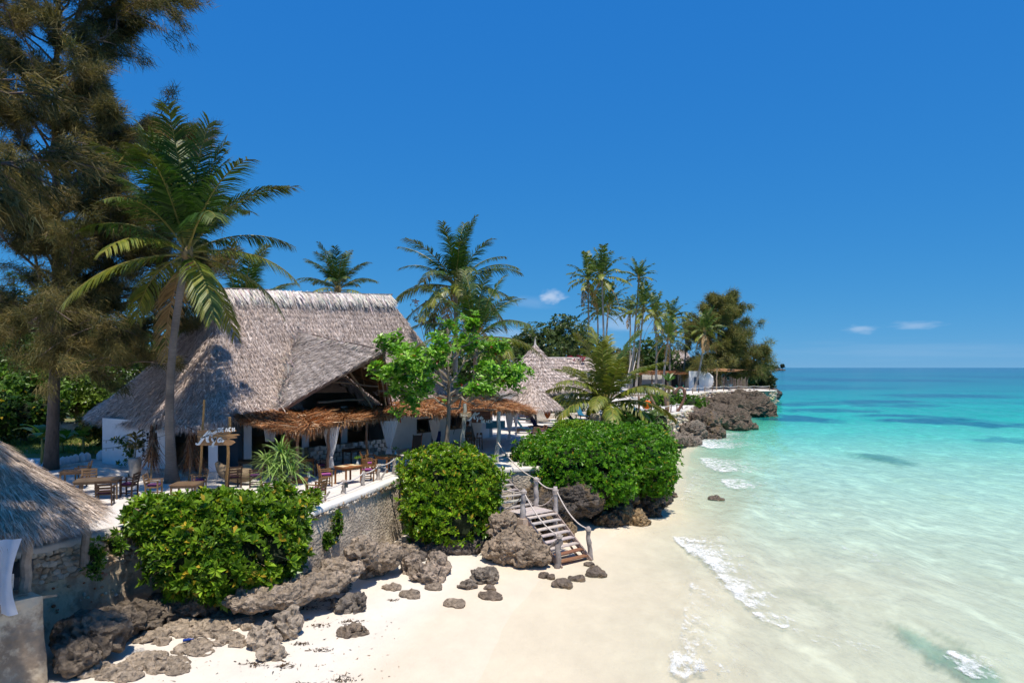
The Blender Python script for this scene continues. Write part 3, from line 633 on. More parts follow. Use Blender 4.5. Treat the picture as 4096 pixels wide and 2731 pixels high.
# ---------------------------------------------------------------- awnings of dry palm fronds
DRY = [(.41, .185, .075), (.29, .12, .05), (.50, .27, .125), (.20, .09, .045), (.56, .40, .27)]
def awning(name, label, front, back, n, droop=.35):
    fr, bk = smooth(resample(front, 41), 1, False), smooth(resample(back, 41), 1, False)
    c = (fr.min(0) + fr.max(0)) / 2; a = thing(name, label, 'awning', (c[0], c[1], 2.2))
    tt = np.linspace(0, 1, 9); G = fr[:, None] * (1 - tt)[None, :, None] + bk[:, None] * tt[None, :, None]
    G[..., 2] += .10 * (fbm(G * .9, 3, 5) - .5) - .05 * np.sin(np.pi * tt)[None]
    mb = MB(); mb.grid(G, (.22, .12, .065)); mb.grid((G - A((0, 0, .07)))[::-1], (.16, .09, .05)); mb.build('mat', M['dry'], a)
    i = rng.integers(0, 40, n); q = rng.random(n); x = rng.random(n)[:, None]
    P = (fr[i] * (1 - x) + fr[i + 1] * x) * (1 - q)[:, None] + (bk[i] * (1 - x) + bk[i + 1] * x) * q[:, None]
    dn = unit(fr[i] - bk[i]); al = unit(fr[i + 1] - fr[i])
    tuft = vnoise(np.stack([i * .35, q * 3, q * 0], 1), 8)[:, None] - .5
    D = unit(dn * .75 + al * (tuft * 2.2 + rng.normal(0, .30, n)[:, None]) + A((0, 0, 1)) * np.abs(rng.normal(.03, .10, n))[:, None]) * rng.uniform(.4, 1.1, n)[:, None]
    P[:, 2] += .03 + .09 * rng.random(n)
    mb = MB(); cl = A(DRY)[rng.choice(5, n, p=[.3, .25, .2, .15, .1])] * (1 + .18 * rng.normal(size=(n, 1))) * (.7 + .6 * vnoise(P * .9, 3))[:, None]
    mb.blades(P, D, np.cross(unit(D), A((0, 0, 1.))) * rng.uniform(.025, .055, n)[:, None] + rng.normal(0, .012, (n, 3)), np.clip(cl, .02, .8), bend=A((0, 0, -1)) * (.10 * rng.random(n))[:, None])
    nf = n // 4; i = rng.integers(0, 40, nf); x = rng.random(nf)[:, None]; P = fr[i] * (1 - x) + fr[i + 1] * x + rng.normal(0, .05, (nf, 3))
    drp = .12 + droop * np.clip(vnoise(np.stack([i * .6, 0 * i, 0 * i], 1), 4) * 1.4 - .35, 0, 1)
    D = (unit(fr[i] - bk[i]) * .55 + A((0, 0, -1.)) * rng.uniform(.2, 1.1, nf)[:, None] + rng.normal(0, .16, (nf, 3))) * (drp * rng.uniform(.5, 1.2, nf))[:, None]
    mb.blades(P, D, unit(fr[i + 1] - fr[i]) * rng.uniform(.02, .045, nf)[:, None], np.clip(A(DRY)[rng.choice(5, nf)] * (1 + .2 * rng.normal(size=(nf, 1))), .02, .8), bend=A((0, 0, -1)) * (.08 * rng.random(nf))[:, None])
    o = mb.build('dry_frond', M['dry'], a); o['kind'] = 'stuff'
    for f in (.12, .5, .9):
        k = int(f * 40); pole(fr[k] + A((0, 0, -.09)), bk[k] + A((0, 0, -.09)), .05, a, (.33, .22, .14))
    for k in range(0, 40, 10): pole(fr[k] * .97 + bk[k] * .03 + A((0, 0, -.1)), fr[min(k + 10, 40)] * .97 + bk[min(k + 10, 40)] * .03 + A((0, 0, -.1)), .05, a, (.33, .22, .14), 'purlin')
    return a
awning('frond_awning', 'orange-brown dry palm-frond awning along the dining terrace, below the open gable',
       [pd(239, 419.5, 31), pd(270, 427, 29.4), pd(299, 432, 28.2), pd(330, 423.5, 31), pd(365, 419.5, 33.8), pd(398, 413.5, 37)],
       [pd(236, 414.5, 32.2), pd(262, 412, 33.2), pd(290, 411, 34.6), pd(320, 410, 36.5), pd(360, 408, 39.5), pd(394, 405, 42)], 9000)
awning('frond_awning', 'brown and straw dry-frond awning beside the almond tree, over the bar stools',
       [pd(388, 412.5, 38.5), pd(425, 414.5, 39), pd(463, 412.5, 39.5), pd(498, 410, 37.6), pd(520, 410.5, 41), pd(534, 412, 46)],
       [pd(392, 402, 43), pd(425, 400, 45), pd(452, 396, 47.5), pd(476, 391.5, 49.5), pd(495, 397, 50), pd(515, 403, 50)], 9000)
pole(pd(497, 464.5, 35.8) , pd(499, 411, 36.2), .13, None, (.42, .41, .36), 'timber_post')
o = bpy.data.objects['timber_post']; tag(o, 'tall grey timber post at the head of the stairs carrying the awning corner', 'post')
pole(pd(462.2, 453, 38.6), pd(464.5, 403, 38.6), .13, None, (.40, .42, .38), 'timber_post')
tag([x for x in bpy.data.objects if x.name.startswith('timber_post') and 'label' not in x][0], 'tall grey timber post carrying the yoga board', 'post')

# ---------------------------------------------------------------- white curtains tied back at the posts
def curtain(u, vt, vb, Y, wpx, label, tie=.72, name='curtain'):
    w = wpx * Y / F; top = pd(u, vt, Y); bot = pd(u, vb, Y); nz, nx = 26, 28; z = np.linspace(0, 1, nz)
    prof = np.where(z < tie, .13 + .87 * (1 - (z / tie)) ** .75, .13 + .30 * np.clip((z - tie) / (1 - tie), 0, 1) ** .7) if tie < 1 else .85 + .15 * np.cos(z * 3)
    x = np.linspace(-.5, .5, nx); pl = np.sin(x * 2 * np.pi * 6.5 + 3 * vnoise(np.stack([x * 3, 0 * x, 0 * x], 1), int(u)))
    Gx = top[0] + x[None] * w * prof[:, None]; Gy = top[1] + (.05 * pl[None] * (.35 + .65 * prof[:, None])) + .03 * np.sin(z * 5)[:, None]; Gz = np.repeat((top[2] + (bot[2] - top[2]) * z)[:, None], nx, 1)
    mb = MB(); mb.grid(np.stack([Gx, Gy, Gz], -1), (.84, .84, .86)); o = mb.build(name, M['cloth'], None, True)
    if tie < 1:
        ty = top[2] + (bot[2] - top[2]) * tie; mt = MB(); th = np.linspace(0, 2 * np.pi, 13)
        mt.tube(np.stack([top[0] + .085 * w * np.cos(th) + .01, top[1] + .09 * np.sin(th), ty + 0 * th], 1), .02, 5, (.8, .8, .82)); mt.build('curtain_tie', M['cloth'], o)
    return tag(o, label, 'curtain', 'white curtains of the restaurant')
curtain(331.2, 426.5, 467, 31.4, 17.5, 'white curtain tied back beside the wooden table with placemats', .74)
curtain(389, 420.5, 453.5, 35.4, 17.5, 'white curtain tied back in front of the rubble counter, near the farthest rope posts', .80)
curtain(434.5, 419.5, 447, 41.0, 11.5, 'white curtain hanging between the window and the almond tree trunk', .82)
curtain(477, 420, 449.5, 41.2, 12, 'white curtain tied back below the dark red name board', .62)
curtain(509.5, 409.5, 439, 46.8, 10, 'white curtain at the end corner of the awning, nearer of two', .78)
curtain(516, 410, 434.5, 49.4, 5, 'slim white curtain at the end corner of the awning, farther of two', .82)
curtain(270, 427.5, 441, 31.6, 13.5, 'short white curtain behind the spiky screw-pine plant', 1.5)
curtain(226.5, 420, 439, 32.6, 9, 'white curtain behind the front name board', 1.5)
# ---------------------------------------------------------------- sea walls
def wall_strip(name, label, top, z_top, z_bot, th, mat, col, cap=None, bat=.12, dis=.10, seed=0, nz=26):
    """retaining wall along a line of plan points, sea face on the right of travel, rough face, with a whitewashed coping"""
    top = resample([(*p, 0) for p in top], 90); T = unit(np.gradient(top, axis=0)); nr = np.stack([T[:, 1], -T[:, 0], 0 * T[:, 0]], 1)
    base = top.mean(0); o = thing(name, label, 'wall', (base[0], base[1], z_bot))
    zs = np.linspace(z_bot, z_top, nz); G = np.repeat(top[:, None], nz, 1); G[..., 2] = zs[None]
    G = G + nr[:, None] * ((z_top - zs)[None, :, None] * bat / 2)
    G = G + nr[:, None] * (dis * (fbm(G * 1.3, 4, seed)[..., None] - .5) * 2 + .06 * (fbm(G * 6, 3, seed + 4)[..., None] - .5))
    c = A(col) * (.7 + .6 * fbm(G * 1.1, 4, seed + 8)[..., None])
    mb = MB(); mb.grid(G, c)
    inn = top - nr * th; Tp = np.stack([G[:, -1], np.c_[inn[:, :2], np.full(90, z_top)]], 1); mb.grid(Tp, np.tile(A(col), (90, 2, 1)))
    for e in (0, -1):
        bk = G[e] - nr[e] * th; q = np.stack([bk, G[e]], 0) if e == 0 else np.stack([G[e], bk], 0); mb.grid(q, np.stack([c[e], c[e]], 0))
    mb.build('plaster', M[mat], o, True)
    if cap:
        mb = MB(); prof = A([(.10, -.13), (.12, .0), (.06, .07), (-th, .06), (-th - .02, -.06)])
        Gc = top[:, None] + nr[:, None] * prof[None, :, :1] + A((0, 0, 1)) * (prof[None, :, 1:] + z_top)
        Gc = Gc + .05 * (fbm(Gc * 2.2, 3, seed + 6)[..., None] - .5)
        mb.grid(Gc[::-1], cap); mb.build('coping', M['white'], o, True)
    return o, top, nr
def pebble(seed, k=1, amp=.22):
    """one rough stone, unit size"""
    bm = bmesh.new(); bmesh.ops.create_icosphere(bm, subdivisions=k, radius=1.0)
    V = A([v.co for v in bm.verts]); Fs = np.array([[v.index for v in f.verts] for f in bm.faces]); bm.free()
    return V * (1 + amp * (2 * fbm(V * 1.6 + seed * 7.7, 3, seed) - 1))[:, None], Fs
STONES = []
for k in range(6):
    for c in ((.55, .46, .36), (.44, .36, .28), (.60, .54, .46), (.50, .36, .24)):
        V, Fs = pebble(k + 1); mb = MB(); mb.add(V, Fs, c); STONES.append(mb.mesh('stone', M['stone']))
def stones_on(o, top, nr, rows, z0, dz, step, size, f0=0., f1=1., out=.02, skip=0.):
    L_ = np.r_[0, np.cumsum(np.linalg.norm(np.diff(top, axis=0), axis=1))]; w = wloc(o)
    for r in range(rows):
        x = L_[-1] * f0 + rng.random() * step
        while x < L_[-1] * f1:
            if rng.random() >= skip:
                p = A([np.interp(x, L_, top[:, k]) for k in range(3)]); q = A([np.interp(x, L_, nr[:, k]) for k in range(3)])
                s_ = bpy.data.objects.new('stone', STONES[rng.integers(len(STONES))]); C.objects.link(s_); s_.parent = o
                s_.location = p + q * out + A((0, 0, z0 - r * dz + rng.normal(0, .02))) - w
                s_.rotation_euler = rng.normal(0, .5, 3); s_.rotation_euler[2] = math.atan2(q[1], q[0]) + rng.normal(0, .3)
                a = size * rng.uniform(.7, 1.3); s_.scale = (a * .75, a * rng.uniform(.9, 1.4), a * rng.uniform(.6, .95))
            x += step * rng.uniform(.75, 1.25)
sw, st, sn = wall_strip('sea_wall', 'rough plastered sea wall with white coping below the dining terrace', [(-7.15, 22.6), (-6.95, 23.5), (-6.45, 25.4), (-5.75, 28.1), (-5.0, 31.5), (-4.3, 34)], 0.0, -3.1, .35, 'plaster', (.50, .41, .32), (.82, .77, .71), seed=3)
stones_on(sw, st, sn, 2, -.10, .12, .16, .085, 0, 1, .06, .1)
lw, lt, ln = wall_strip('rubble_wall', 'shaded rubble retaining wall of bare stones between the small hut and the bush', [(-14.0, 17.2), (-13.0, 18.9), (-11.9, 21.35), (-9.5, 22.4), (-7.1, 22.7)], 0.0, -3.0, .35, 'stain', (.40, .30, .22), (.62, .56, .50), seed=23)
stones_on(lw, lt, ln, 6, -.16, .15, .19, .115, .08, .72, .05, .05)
mb = MB()
for k in range(46):
    f = rng.uniform(.1, .7); i = int(f * 89); p = lt[i] + ln[i] * .16 + A((0, 0, rng.uniform(-1.9, -1.05))); V, Fs = pebble(k % 6 + 1); mb.add(V * rng.uniform(.025, .07) * A((1, 1, .8)) + p, Fs, jit([(.45, .16, .08), (.5, .3, .18), (.55, .5, .44)][k % 3], 1)[0])
o = mb.build('embedded_pebble', M['stone'], lw); o['kind'] = 'stuff'
wall_strip('terrace_wall', 'short rough retaining wall at the head of the stairs, between the two big shrubs', [(-4.4, 32.75), (-1.6, 33.3), (-.2, 33.5), (1.2, 34.1), (5.2, 36.4)], -.02, -3.0, .3, 'plaster', (.42, .345, .27), (.70, .65, .60), seed=29)
# ---------------------------------------------------------------- coral rocks
def worley(P, cell, s):
    """distance to the nearest of scattered points, in cells"""
    p = A(P) / cell; i0 = np.floor(p).astype(np.int64); best = np.full(len(p), 9.)
    for a in (-1, 0, 1):
        for b in (-1, 0, 1):
            for c in (-1, 0, 1):
                i = i0 + A((a, b, c)).astype(np.int64); q = np.stack([i[:, k] + _h(i[:, 0], i[:, 1], i[:, 2], s + k) for k in range(3)], 1)
                best = np.minimum(best, ((p - q) ** 2).sum(1))
    return np.sqrt(best)
def coral(name, label, blobs, mat='rock', col=(.20, .165, .14), k=5, amp=.55, fr=.9, cat='rock', pit=.16, flat=None, group=None, cell=.34):
    """weathered coral limestone: jagged pitted mass; blobs are (centre, radii)"""
    mb = MB()
    for bi, (c, r) in enumerate(blobs):
        bm = bmesh.new(); bmesh.ops.create_icosphere(bm, subdivisions=k, radius=1.0)
        V = A([v.co for v in bm.verts]); Fs = np.array([[v.index for v in f.verts] for f in bm.faces]); bm.free()
        r = A(r); c = A(c); n = unit(V / r); W = V * r + c; s_ = (abs(int(c[0] * 7)) + bi * 13) % 97; m = min(r)
        wp = W + .5 * m * (np.stack([fbm(W * .8 / m ** .5, 3, s_ + 60 + q) for q in range(3)], 1) - .5)
        d1 = amp * m * (2 * fbm(wp * fr / m ** .5 + s_, 4, s_) - 1)
        d2 = .42 * m ** .7 * (.30 - np.abs(2 * fbm(wp * 1.7 / m ** .3 + 5, 3, s_ + 3) - 1) * 1.4)
        sc = cell * max(1, c[1] / 30) ** .65 ; w1 = worley(wp, sc, s_ + 7); w2 = worley(wp, sc * .45, s_ + 11)
        hole = np.clip(.52 - w1, 0, 1) * sc * .95 + np.clip(.5 - w2, 0, 1) * sc * .5
        W = W + n * (d1 + d2 - hole * (pit / .12))[:, None]
        if flat is not None: W[:, 2] = np.maximum(W[:, 2], flat)
        cc = A(col) * (.55 + .9 * fbm(W * 1.4, 4, s_ + 2))[:, None]
        mb.add(W, Fs, cc)
    o = mb.build(name, M[mat], None, False); return tag(o, label, cat, group)
def gp(u, v):
    """point of the beach seen at picture position u,v"""
    Y = F * (CZ + 2.8) / (v - HZ)
    for _ in range(12):
        x = (u - 512) / F * Y; z = float(sand_z(np.array([x]), np.array([Y]))[0]); Y = F * (CZ - z) / (v - HZ)
    return np.array([(u - 512) / F * Y, Y, z])
def RG(u, v, a, b, c, sink=.5):
    """blob resting on the sand, its foot seen at u,v"""
    p = gp(u, v); return (p + A((0, b * .5, c * (1 - sink) * .8)), (a, b, c))
def R(u, v, Y, a, b, c): return (pd(u, v, Y), (a, b, c))
coral('coral_ledge', 'long pitted coral ledge overhanging the sand at the foot of the plastered sea wall',
      [R(360, 554, 23.9, .60, .8, .55), R(342, 569, 22.9, .75, .8, .42), R(314, 583, 21.7, .95, .9, .38), R(285, 592, 21.0, 1.05, .9, .34), R(256, 596, 20.8, .95, .9, .34), R(384, 556, 25.4, .75, .9, .40), R(402, 552, 28.0, .8, .9, .42), R(335, 594, 23.8, .7, .7, .45), R(371, 568, 25.6, .7, .8, .4)], k=5, col=(.35, .275, .21))
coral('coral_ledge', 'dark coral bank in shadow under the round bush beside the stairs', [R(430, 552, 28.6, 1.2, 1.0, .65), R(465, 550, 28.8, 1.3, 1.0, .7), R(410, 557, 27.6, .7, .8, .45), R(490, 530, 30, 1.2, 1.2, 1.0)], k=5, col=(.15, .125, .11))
coral('coral_boulder', 'big brown coral boulder under the landing of the wooden stairs', [R(508, 548, 27.6, 1.05, .95, .68), R(502, 527, 28.1, .55, .6, .62), R(528, 553, 27.2, .9, .8, .5), R(528, 538, 28, .7, .7, .55)], k=5, col=(.32, .245, .18), amp=.45)
coral('coral_boulder', 'grey coral rock with a flat crown standing on the sand at lower left', [RG(282, 640, .42, .40, .55), RG(262, 648, .42, .40, .48), RG(268, 660, .40, .35, .30), RG(290, 636, .26, .3, .62)], k=5, col=(.42, .34, .265), amp=.6)
coral('coral_boulder', 'small brown coral lump on the sand right of the flat-crowned rock', [RG(349, 636, .34, .30, .24), RG(362, 634, .22, .22, .13)], k=4, col=(.27, .21, .16))
coral('coral_boulder', 'rough coral lump leaning below the long ledge', [RG(358, 612, .34, .35, .42), RG(342, 612, .42, .4, .34)], k=5, col=(.20, .17, .145), amp=.6)
coral('coral_boulder', 'rounded grey coral rock on the sand between ledge and stairs', [RG(426, 582, .68, .6, .50), RG(436, 574, .45, .5, .52), RG(410, 572, .4, .5, .5)], k=5, col=(.35, .275, .215))
coral('coral_boulder', 'low grey coral rock lying on wet sand left of the big boulder', [RG(483, 583, .55, .45, .36), RG(466, 588, .38, .3, .18)], k=5, col=(.23, .19, .155))
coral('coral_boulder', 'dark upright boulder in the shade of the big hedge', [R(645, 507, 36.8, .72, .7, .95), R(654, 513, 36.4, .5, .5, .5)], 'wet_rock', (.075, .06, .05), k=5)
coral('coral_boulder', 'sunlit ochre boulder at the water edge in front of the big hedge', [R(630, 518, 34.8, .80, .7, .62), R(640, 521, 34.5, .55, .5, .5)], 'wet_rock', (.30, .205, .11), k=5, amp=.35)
coral('coral_boulder', 'wet boulder, hedge shade in its dark colour, left of the sunlit ochre one', [R(607, 522, 34.2, .78, .7, .48), R(617, 515, 35, .7, .7, .6)], 'wet_rock', (.10, .075, .055), k=5)  # darker copy of the ochre boulder, hedge shade put into its colour
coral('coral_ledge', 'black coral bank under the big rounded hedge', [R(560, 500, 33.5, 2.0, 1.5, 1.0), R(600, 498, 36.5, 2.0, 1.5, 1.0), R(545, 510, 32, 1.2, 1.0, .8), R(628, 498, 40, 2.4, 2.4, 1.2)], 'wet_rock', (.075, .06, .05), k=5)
coral('coral_boulder', 'tawny boulder behind the lower flight of stairs', [R(563, 530, 31, .75, .6, .62), R(549, 528, 30.4, .6, .6, .5)], 'wet_rock', (.24, .17, .10), k=5)
for i, (u, v, Y, a, c, l) in enumerate([(390, 586, 23.6, .34, .12, 'flat tan stone on the sand, left of three small ones'), (408, 594, 22.6, .40, .14, 'flat tan stone on the sand, nearest to the long ledge tip'), (432, 586, 23.4, .30, .15, 'tan stone in front of the rounded grey rock'),
        (453, 603, 21.9, .36, .14, 'grey stone half sunk in wet sand'), (490, 595, 22.6, .46, .12, 'flat dark stone on the wet sand, farthest from the wall'), (488, 586, 24.4, .22, .1, 'small stone by the low grey coral rock'), (546, 575, 25.6, .24, .20, 'small dark stone left of the stair foot'),
        (562, 584, 24.9, .40, .20, 'dark clustered stone in front of the stair foot'), (577, 577, 25.7, .34, .12, 'low dark stone right of the stair foot'), (596, 573, 26.3, .42, .22, 'dark stone beside the right stair footing'), (590, 563, 27.5, .25, .12, 'small stone behind the right stair footing'),
        (670, 493, 42.5, .45, .18, 'small brown stone in the shallows off the hedge'), (716, 497, 41.2, .40, .22, 'lone brown stone standing in the shallow water'), (413, 548, 27.0, .5, .3, 'tan coral knob at the wall end'), (350, 632, 18.6, .15, .08, 'pebble beside the brown coral lump')]):
    coral('beach_stone', l, [RG(u, v + 3, a, a * .8, c), RG(u + 5, v + 4, a * .6, a * .5, c * .7)], 'wet_rock' if i > 4 else 'rock', (.33, .26, .20) if i < 4 else (.17, .13, .10), k=3, cat='stone', pit=.08)
coral('coral_bank', 'rough shade-darkened coral bank between the plastered base and the rubble wall, lower left', [R(88, 634, 17.9, .9, .8, .62), R(112, 625, 18.9, .8, .8, .45), R(78, 655, 17.0, .5, .5, .40), R(140, 616, 20.0, .9, .7, .42), R(168, 608, 20.8, .9, .7, .40), R(195, 604, 21.0, .8, .7, .4)], k=5, col=(.17, .135, .105), amp=.6)  # rock colour darkened to stand in for the shade over it
for u, v, a, c, l in [(150, 640, .42, .2, 'pitted coral slab next to the dark bank, lower left'), (175, 632, .55, .18, 'flat coral slab just above the blue bottle'), (205, 632, .62, .2, 'wide flat coral slab right of the blue bottle'), (190, 650, .5, .14, 'low coral slab just below the blue bottle'), (228, 642, .4, .15, 'flat coral patch touching the flat-crowned rock'), (140, 664, .55, .16, 'broad coral slab near the bottom edge of the picture'), (116, 676, .5, .16, 'coral slab at the very bottom, right of the stone base'),
        (165, 669, .5, .12, 'thin coral patch sunk in the sand near the bottom edge'), (215, 620, .45, .18, 'coral stone tucked under the right part of the spilling shrub'), (95, 674, .35, .25, 'coral lump against the foot of the stone base'), (240, 625, .35, .2, 'small coral stone behind the flat-crowned rock')]:
    coral('flat_coral_stone', l, [RG(u, v, a, a, c * .8, .6), RG(u + 9, v + 4, a * .7, a * .6, c * .6, .6), RG(u - 10, v + 3, a * .6, a * .5, c * .55, .6)], 'rock', (.40, .32, .245), k=4, cat='stone', group='low coral slabs on the lower left sand')
# seaweed, dry leaves and litter on the sand
mb = MB()
for u, v, s_ in [(255, 660, .30), (285, 662, .28), (322, 646, .22), (300, 640, .2), (345, 672, .30), (330, 680, .2), (300, 680, .25), (352, 618, .3), (342, 606, .35), (330, 598, .3), (310, 606, .3), (298, 618, .25), (318, 622, .2), (283, 652, .2), (180, 655, .2), (345, 590, .15), (393, 596, .12), (280, 575 + 60, .2), (305, 600, .35), (270, 612, .3)]:
    p = at(u, v, -2.62); n = int(150 * s_ + 20); q = rng.normal(0, s_ * .45, (n, 2)) * A((1.4, .8)); x = p[0] + q[:, 0]; y = p[1] + q[:, 1]
    mb.blades(np.stack([x, y, sand_z(x, y) + .012], 1), np.c_[rng.normal(0, .07, (n, 2)), np.abs(rng.normal(0, .02, n))], np.c_[rng.normal(0, .025, (n, 2)), 0 * x], jit((.09, .055, .03), n, .4), bend=np.c_[rng.normal(0, .03, (n, 2)), 0 * x])
for k in range(260):
    p = at(rng.uniform(130, 400), rng.uniform(600, 680), -2.62); x = p[:1]; y = p[1:2]; mb.blades(np.stack([x, y, sand_z(x, y) + .015], 1), rng.normal(0, .05, (1, 3)) * A((1, 1, .1)), rng.normal(0, .03, (1, 3)) * A((1, 1, .1)), jit((.22, .14, .08), 1, .4))
tag(mb.build('seaweed', M['weed']), 'dark dry seaweed and leaf litter scattered over the sand', 'seaweed', kind='stuff')
p = at(188, 641, -2.55); mb = MB(); dr = unit(A((.9, .45, 0))); mb.tube(np.array([p + dr * x for x in (-.13, -.12, .05, .09, .14, .15)]) + A((0, 0, .06)), [.03, .038, .038, .016, .015, .012], 10, (.015, .05, .28)); tag(mb.build('bottle', M['glass'], None, True), 'small blue bottle lying on the sand at lower left', 'bottle')

# ---------------------------------------------------------------- wooden stairs down to the beach
SW = math.radians(0) ; th = -.878; ss = A((math.cos(th), math.sin(th), 0)); wv = A((-ss[1], ss[0], 0)); WD = 1.596
P0 = A((1.901, 27.066, -2.9)); R1, H1, LD, R2 = 2.10, 1.64, 1.18, 2.49; H2 = 2.9 - .05 - H1
stairs = thing('beach_stairs', 'weathered wooden stairs with a landing leading from the terrace down to the beach', 'stairs', P0 + wv * WD / 2)
WOODG = (.52, .45, .42)
def tread(c, col, i):
    mb = MB(); mb.box((0, 0, 0), (.27, WD + .04 * (i % 3), .045), None, jit(col, 1, .08, .03)[0]); o = mb.build('tread', M['grey_wood'], stairs, local=True)
    o.location = c - wloc(stairs); o.rotation_euler = (rng.normal(0, .01), rng.normal(0, .012), th + rng.normal(0, .012))
for i in range(8):
    f = (i + .5) / 8; p = P0 + wv * WD / 2 - ss * (R1 * f) + A((0, 0, H1 * f + .04)); tread(p, WOODG if i > 1 else (.27, .13, .07), i)
for i in range(7):
    f = (i + .6) / 7; p = P0 + wv * WD / 2 - ss * (R1 + LD + R2 * f) + A((0, 0, H1 + H2 * f)); tread(p, (.44, .40, .38), i)
for k in range(7):                              # landing boards
    mb = MB(); mb.box((0, 0, 0), (LD / 7 - .012, WD + .02 * (k % 2), .04), None, jit(WOODG, 1, .06, .02)[0]); o = mb.build('landing_board', M['grey_wood'], stairs, local=True)
    o.location = P0 + wv * WD / 2 - ss * (R1 + LD * (k + .5) / 7) + A((0, 0, H1 + .02)) - wloc(stairs); o.rotation_euler = (0, 0, th)
for sd in (0, 1):
    e = wv * (WD * sd + (.04 if sd else -.04))
    mb = MB(); mb.beam(P0 + e + ss * .12 + A((0, 0, -.06)), P0 + e - ss * R1 + A((0, 0, H1 - .06)), .06, .24, (.36, .27, .23)); mb.build('stringer', M['grey_wood'], stairs)
    mb = MB(); mb.beam(P0 + e - ss * (R1 + LD) + A((0, 0, H1 - .10)), P0 + e - ss * (R1 + LD + R2) + A((0, 0, H1 + H2 - .08)), .06, .2, (.32, .26, .23)); mb.build('stringer', M['grey_wood'], stairs)
    mb = MB(); mb.beam(P0 + e * 1.0 - ss * (R1 - .03) + A((0, 0, H1 - .11)), P0 + e - ss * (R1 + LD + .02) + A((0, 0, H1 - .11)), .07, .2, (.30, .20, .15)); mb.build('landing_joist', M['grey_wood'], stairs)
    for i in range(8):
        f = (i + .5) / 8; mb = MB(); p = P0 + wv * (WD * sd + (-.03 if sd else .03)) - ss * (R1 * f) + A((0, 0, H1 * f - .03)); mb.box(p, (.24, .05, .07), Rz(th), (.42, .33, .29)); mb.build('tread_cleat', M['grey_wood'], stairs)
def knotty(p, q, r, parent, name, col=(.40, .35, .32), band=True):
    p, q = A(p), A(q); x = np.linspace(0, 1, 10)[:, None]; P = p * (1 - x) + q * x; P[1:-1] += rng.normal(0, r * .22, (8, 3)) * A((1, 1, 0)); rr = r * (1.12 - .25 * x[:, 0] + .12 * rng.normal(size=10) * .6); rr[-1] *= .8
    mb = MB(); c = A(col)[None] * (1 + .1 * rng.normal(size=(10, 1))); mb.tube(P, rr, 9, c); o = mb.build(name, M['grey_wood'], parent, True)
    if band:
        mb = MB()
        for k in range(4): mb.tube(np.array([q - (q - p) * (.05 + .018 * k) + A((math.cos(a) * r * 1.08, math.sin(a) * r * 1.08, 0)) for a in np.linspace(0, 2 * math.pi, 12)]), .018, 5, (.50, .42, .37))
        mb.build('rope_lashing', M['rope'], o)
    return o
Hl = P0[2] + H1
PO = {'fl': (P0 - ss * R1 - wv * .10 + A((0, 0, H1 - .28)), 1.42), 'fr': (P0 + wv * (WD + .12) - ss * (R1 - .02) + A((0, 0, -.25)), 2.95), 'br': (P0 + wv * (WD + .10) - ss * (R1 + LD + .02) + A((0, 0, H1 - .2)), 1.52),
      'bl': (P0 - wv * .16 - ss * (R1 + LD + .35) + A((0, 0, H1 - .3)), 1.5), 'fbl': (P0 + ss * .02 - wv * .16 + A((0, 0, -.12)), 1.45), 'fbr': (P0 + ss * .0 + wv * (WD + .16) + A((0, 0, -.10)), 1.42)}
TOP = {}
for k, (p, h) in PO.items():
    q = p + A((.08 if k == 'fbl' else -.12 if k == 'fbr' else .0, 0, h)); TOP[k] = q; knotty(p, q, .115 if k != 'fbr' else .10, stairs, 'handrail_post', (.30, .26, .24) if k in ('fbl', 'fbr') else (.44, .39, .37))
for k, s_, dz in (('fl', (.55, .5, .30), .25), ('fbl', (.75, .6, .16), .05), ('fbr', (.6, .5, .2), .05)):
    mb = MB(); V = A([[x, y, z] for z in (-1, 1) for y in (-1, 1) for x in (-1, 1)]) * A(s_) / 2; V[4:, :2] *= .82; V += rng.normal(0, .015, V.shape)
    mb.add(V @ Rz(th).T + PO[k][0] + A((0, 0, dz - .18)), np.array([[0, 2, 3, 1], [4, 5, 7, 6], [0, 1, 5, 4], [2, 6, 7, 3], [0, 4, 6, 2], [1, 3, 7, 5]]), (.45, .34, .26) if k == 'fl' else (.33, .22, .11)); mb.build('concrete_footing', M['concrete'], stairs)
pole(TOP['fbl'] + A((0, -.05, -.15)), P0 - ss * .55 - wv * .25 + A((0, 0, .62)), .06, stairs, (.40, .34, .29), 'brace')
for a, b_ in (((.1, .3), (.1, 1.0)), ((WD - .1, .3), (WD - .1, 1.0))): pole(P0 + wv * a[0] - ss * a[1] + A((0, 0, -.1)), P0 + wv * b_[0] - ss * (b_[1] + .3) + A((0, 0, .65)), .05, stairs, (.25, .18, .13), 'brace')
def rope(p, q, sag, label, r=.028, name='rope', col=(.66, .57, .51)):
    p, q = A(p), A(q); x = np.linspace(0, 1, 22)[:, None]; P = p * (1 - x) + q * x; P[:, 2] -= 4 * sag * (x * (1 - x))[:, 0]
    mb = MB(); c = A(col)[None] * (1 + .06 * rng.normal(size=(22, 1))); mb.tube(P, r, 7, c); return tag(mb.build(name, M['rope'], None, True), label, 'rope')
postB = pd(498, 442, 35.6); dn = A((0, 0, -.08))
rope(postB, TOP['br'] + dn, .28, 'handrail rope sagging from the tall timber post to the landing')
rope(TOP['br'] + dn, TOP['fr'] + dn, .16, 'handrail rope between the two right posts of the landing')
rope(TOP['fr'] + dn, TOP['fbr'] + dn, .34, 'handrail rope from the landing down to the right foot post')
rope(TOP['bl'] + dn, TOP['fl'] + dn, .15, 'handrail rope between the two left posts of the landing')
rope(TOP['fl'] + dn, TOP['fbl'] + dn, .30, 'handrail rope from the landing down to the left foot post')
rope(TOP['fr'] + dn * 4, PO['br'][0] + A((0, 0, .25)), .18, 'loose lower rope between the right landing posts')
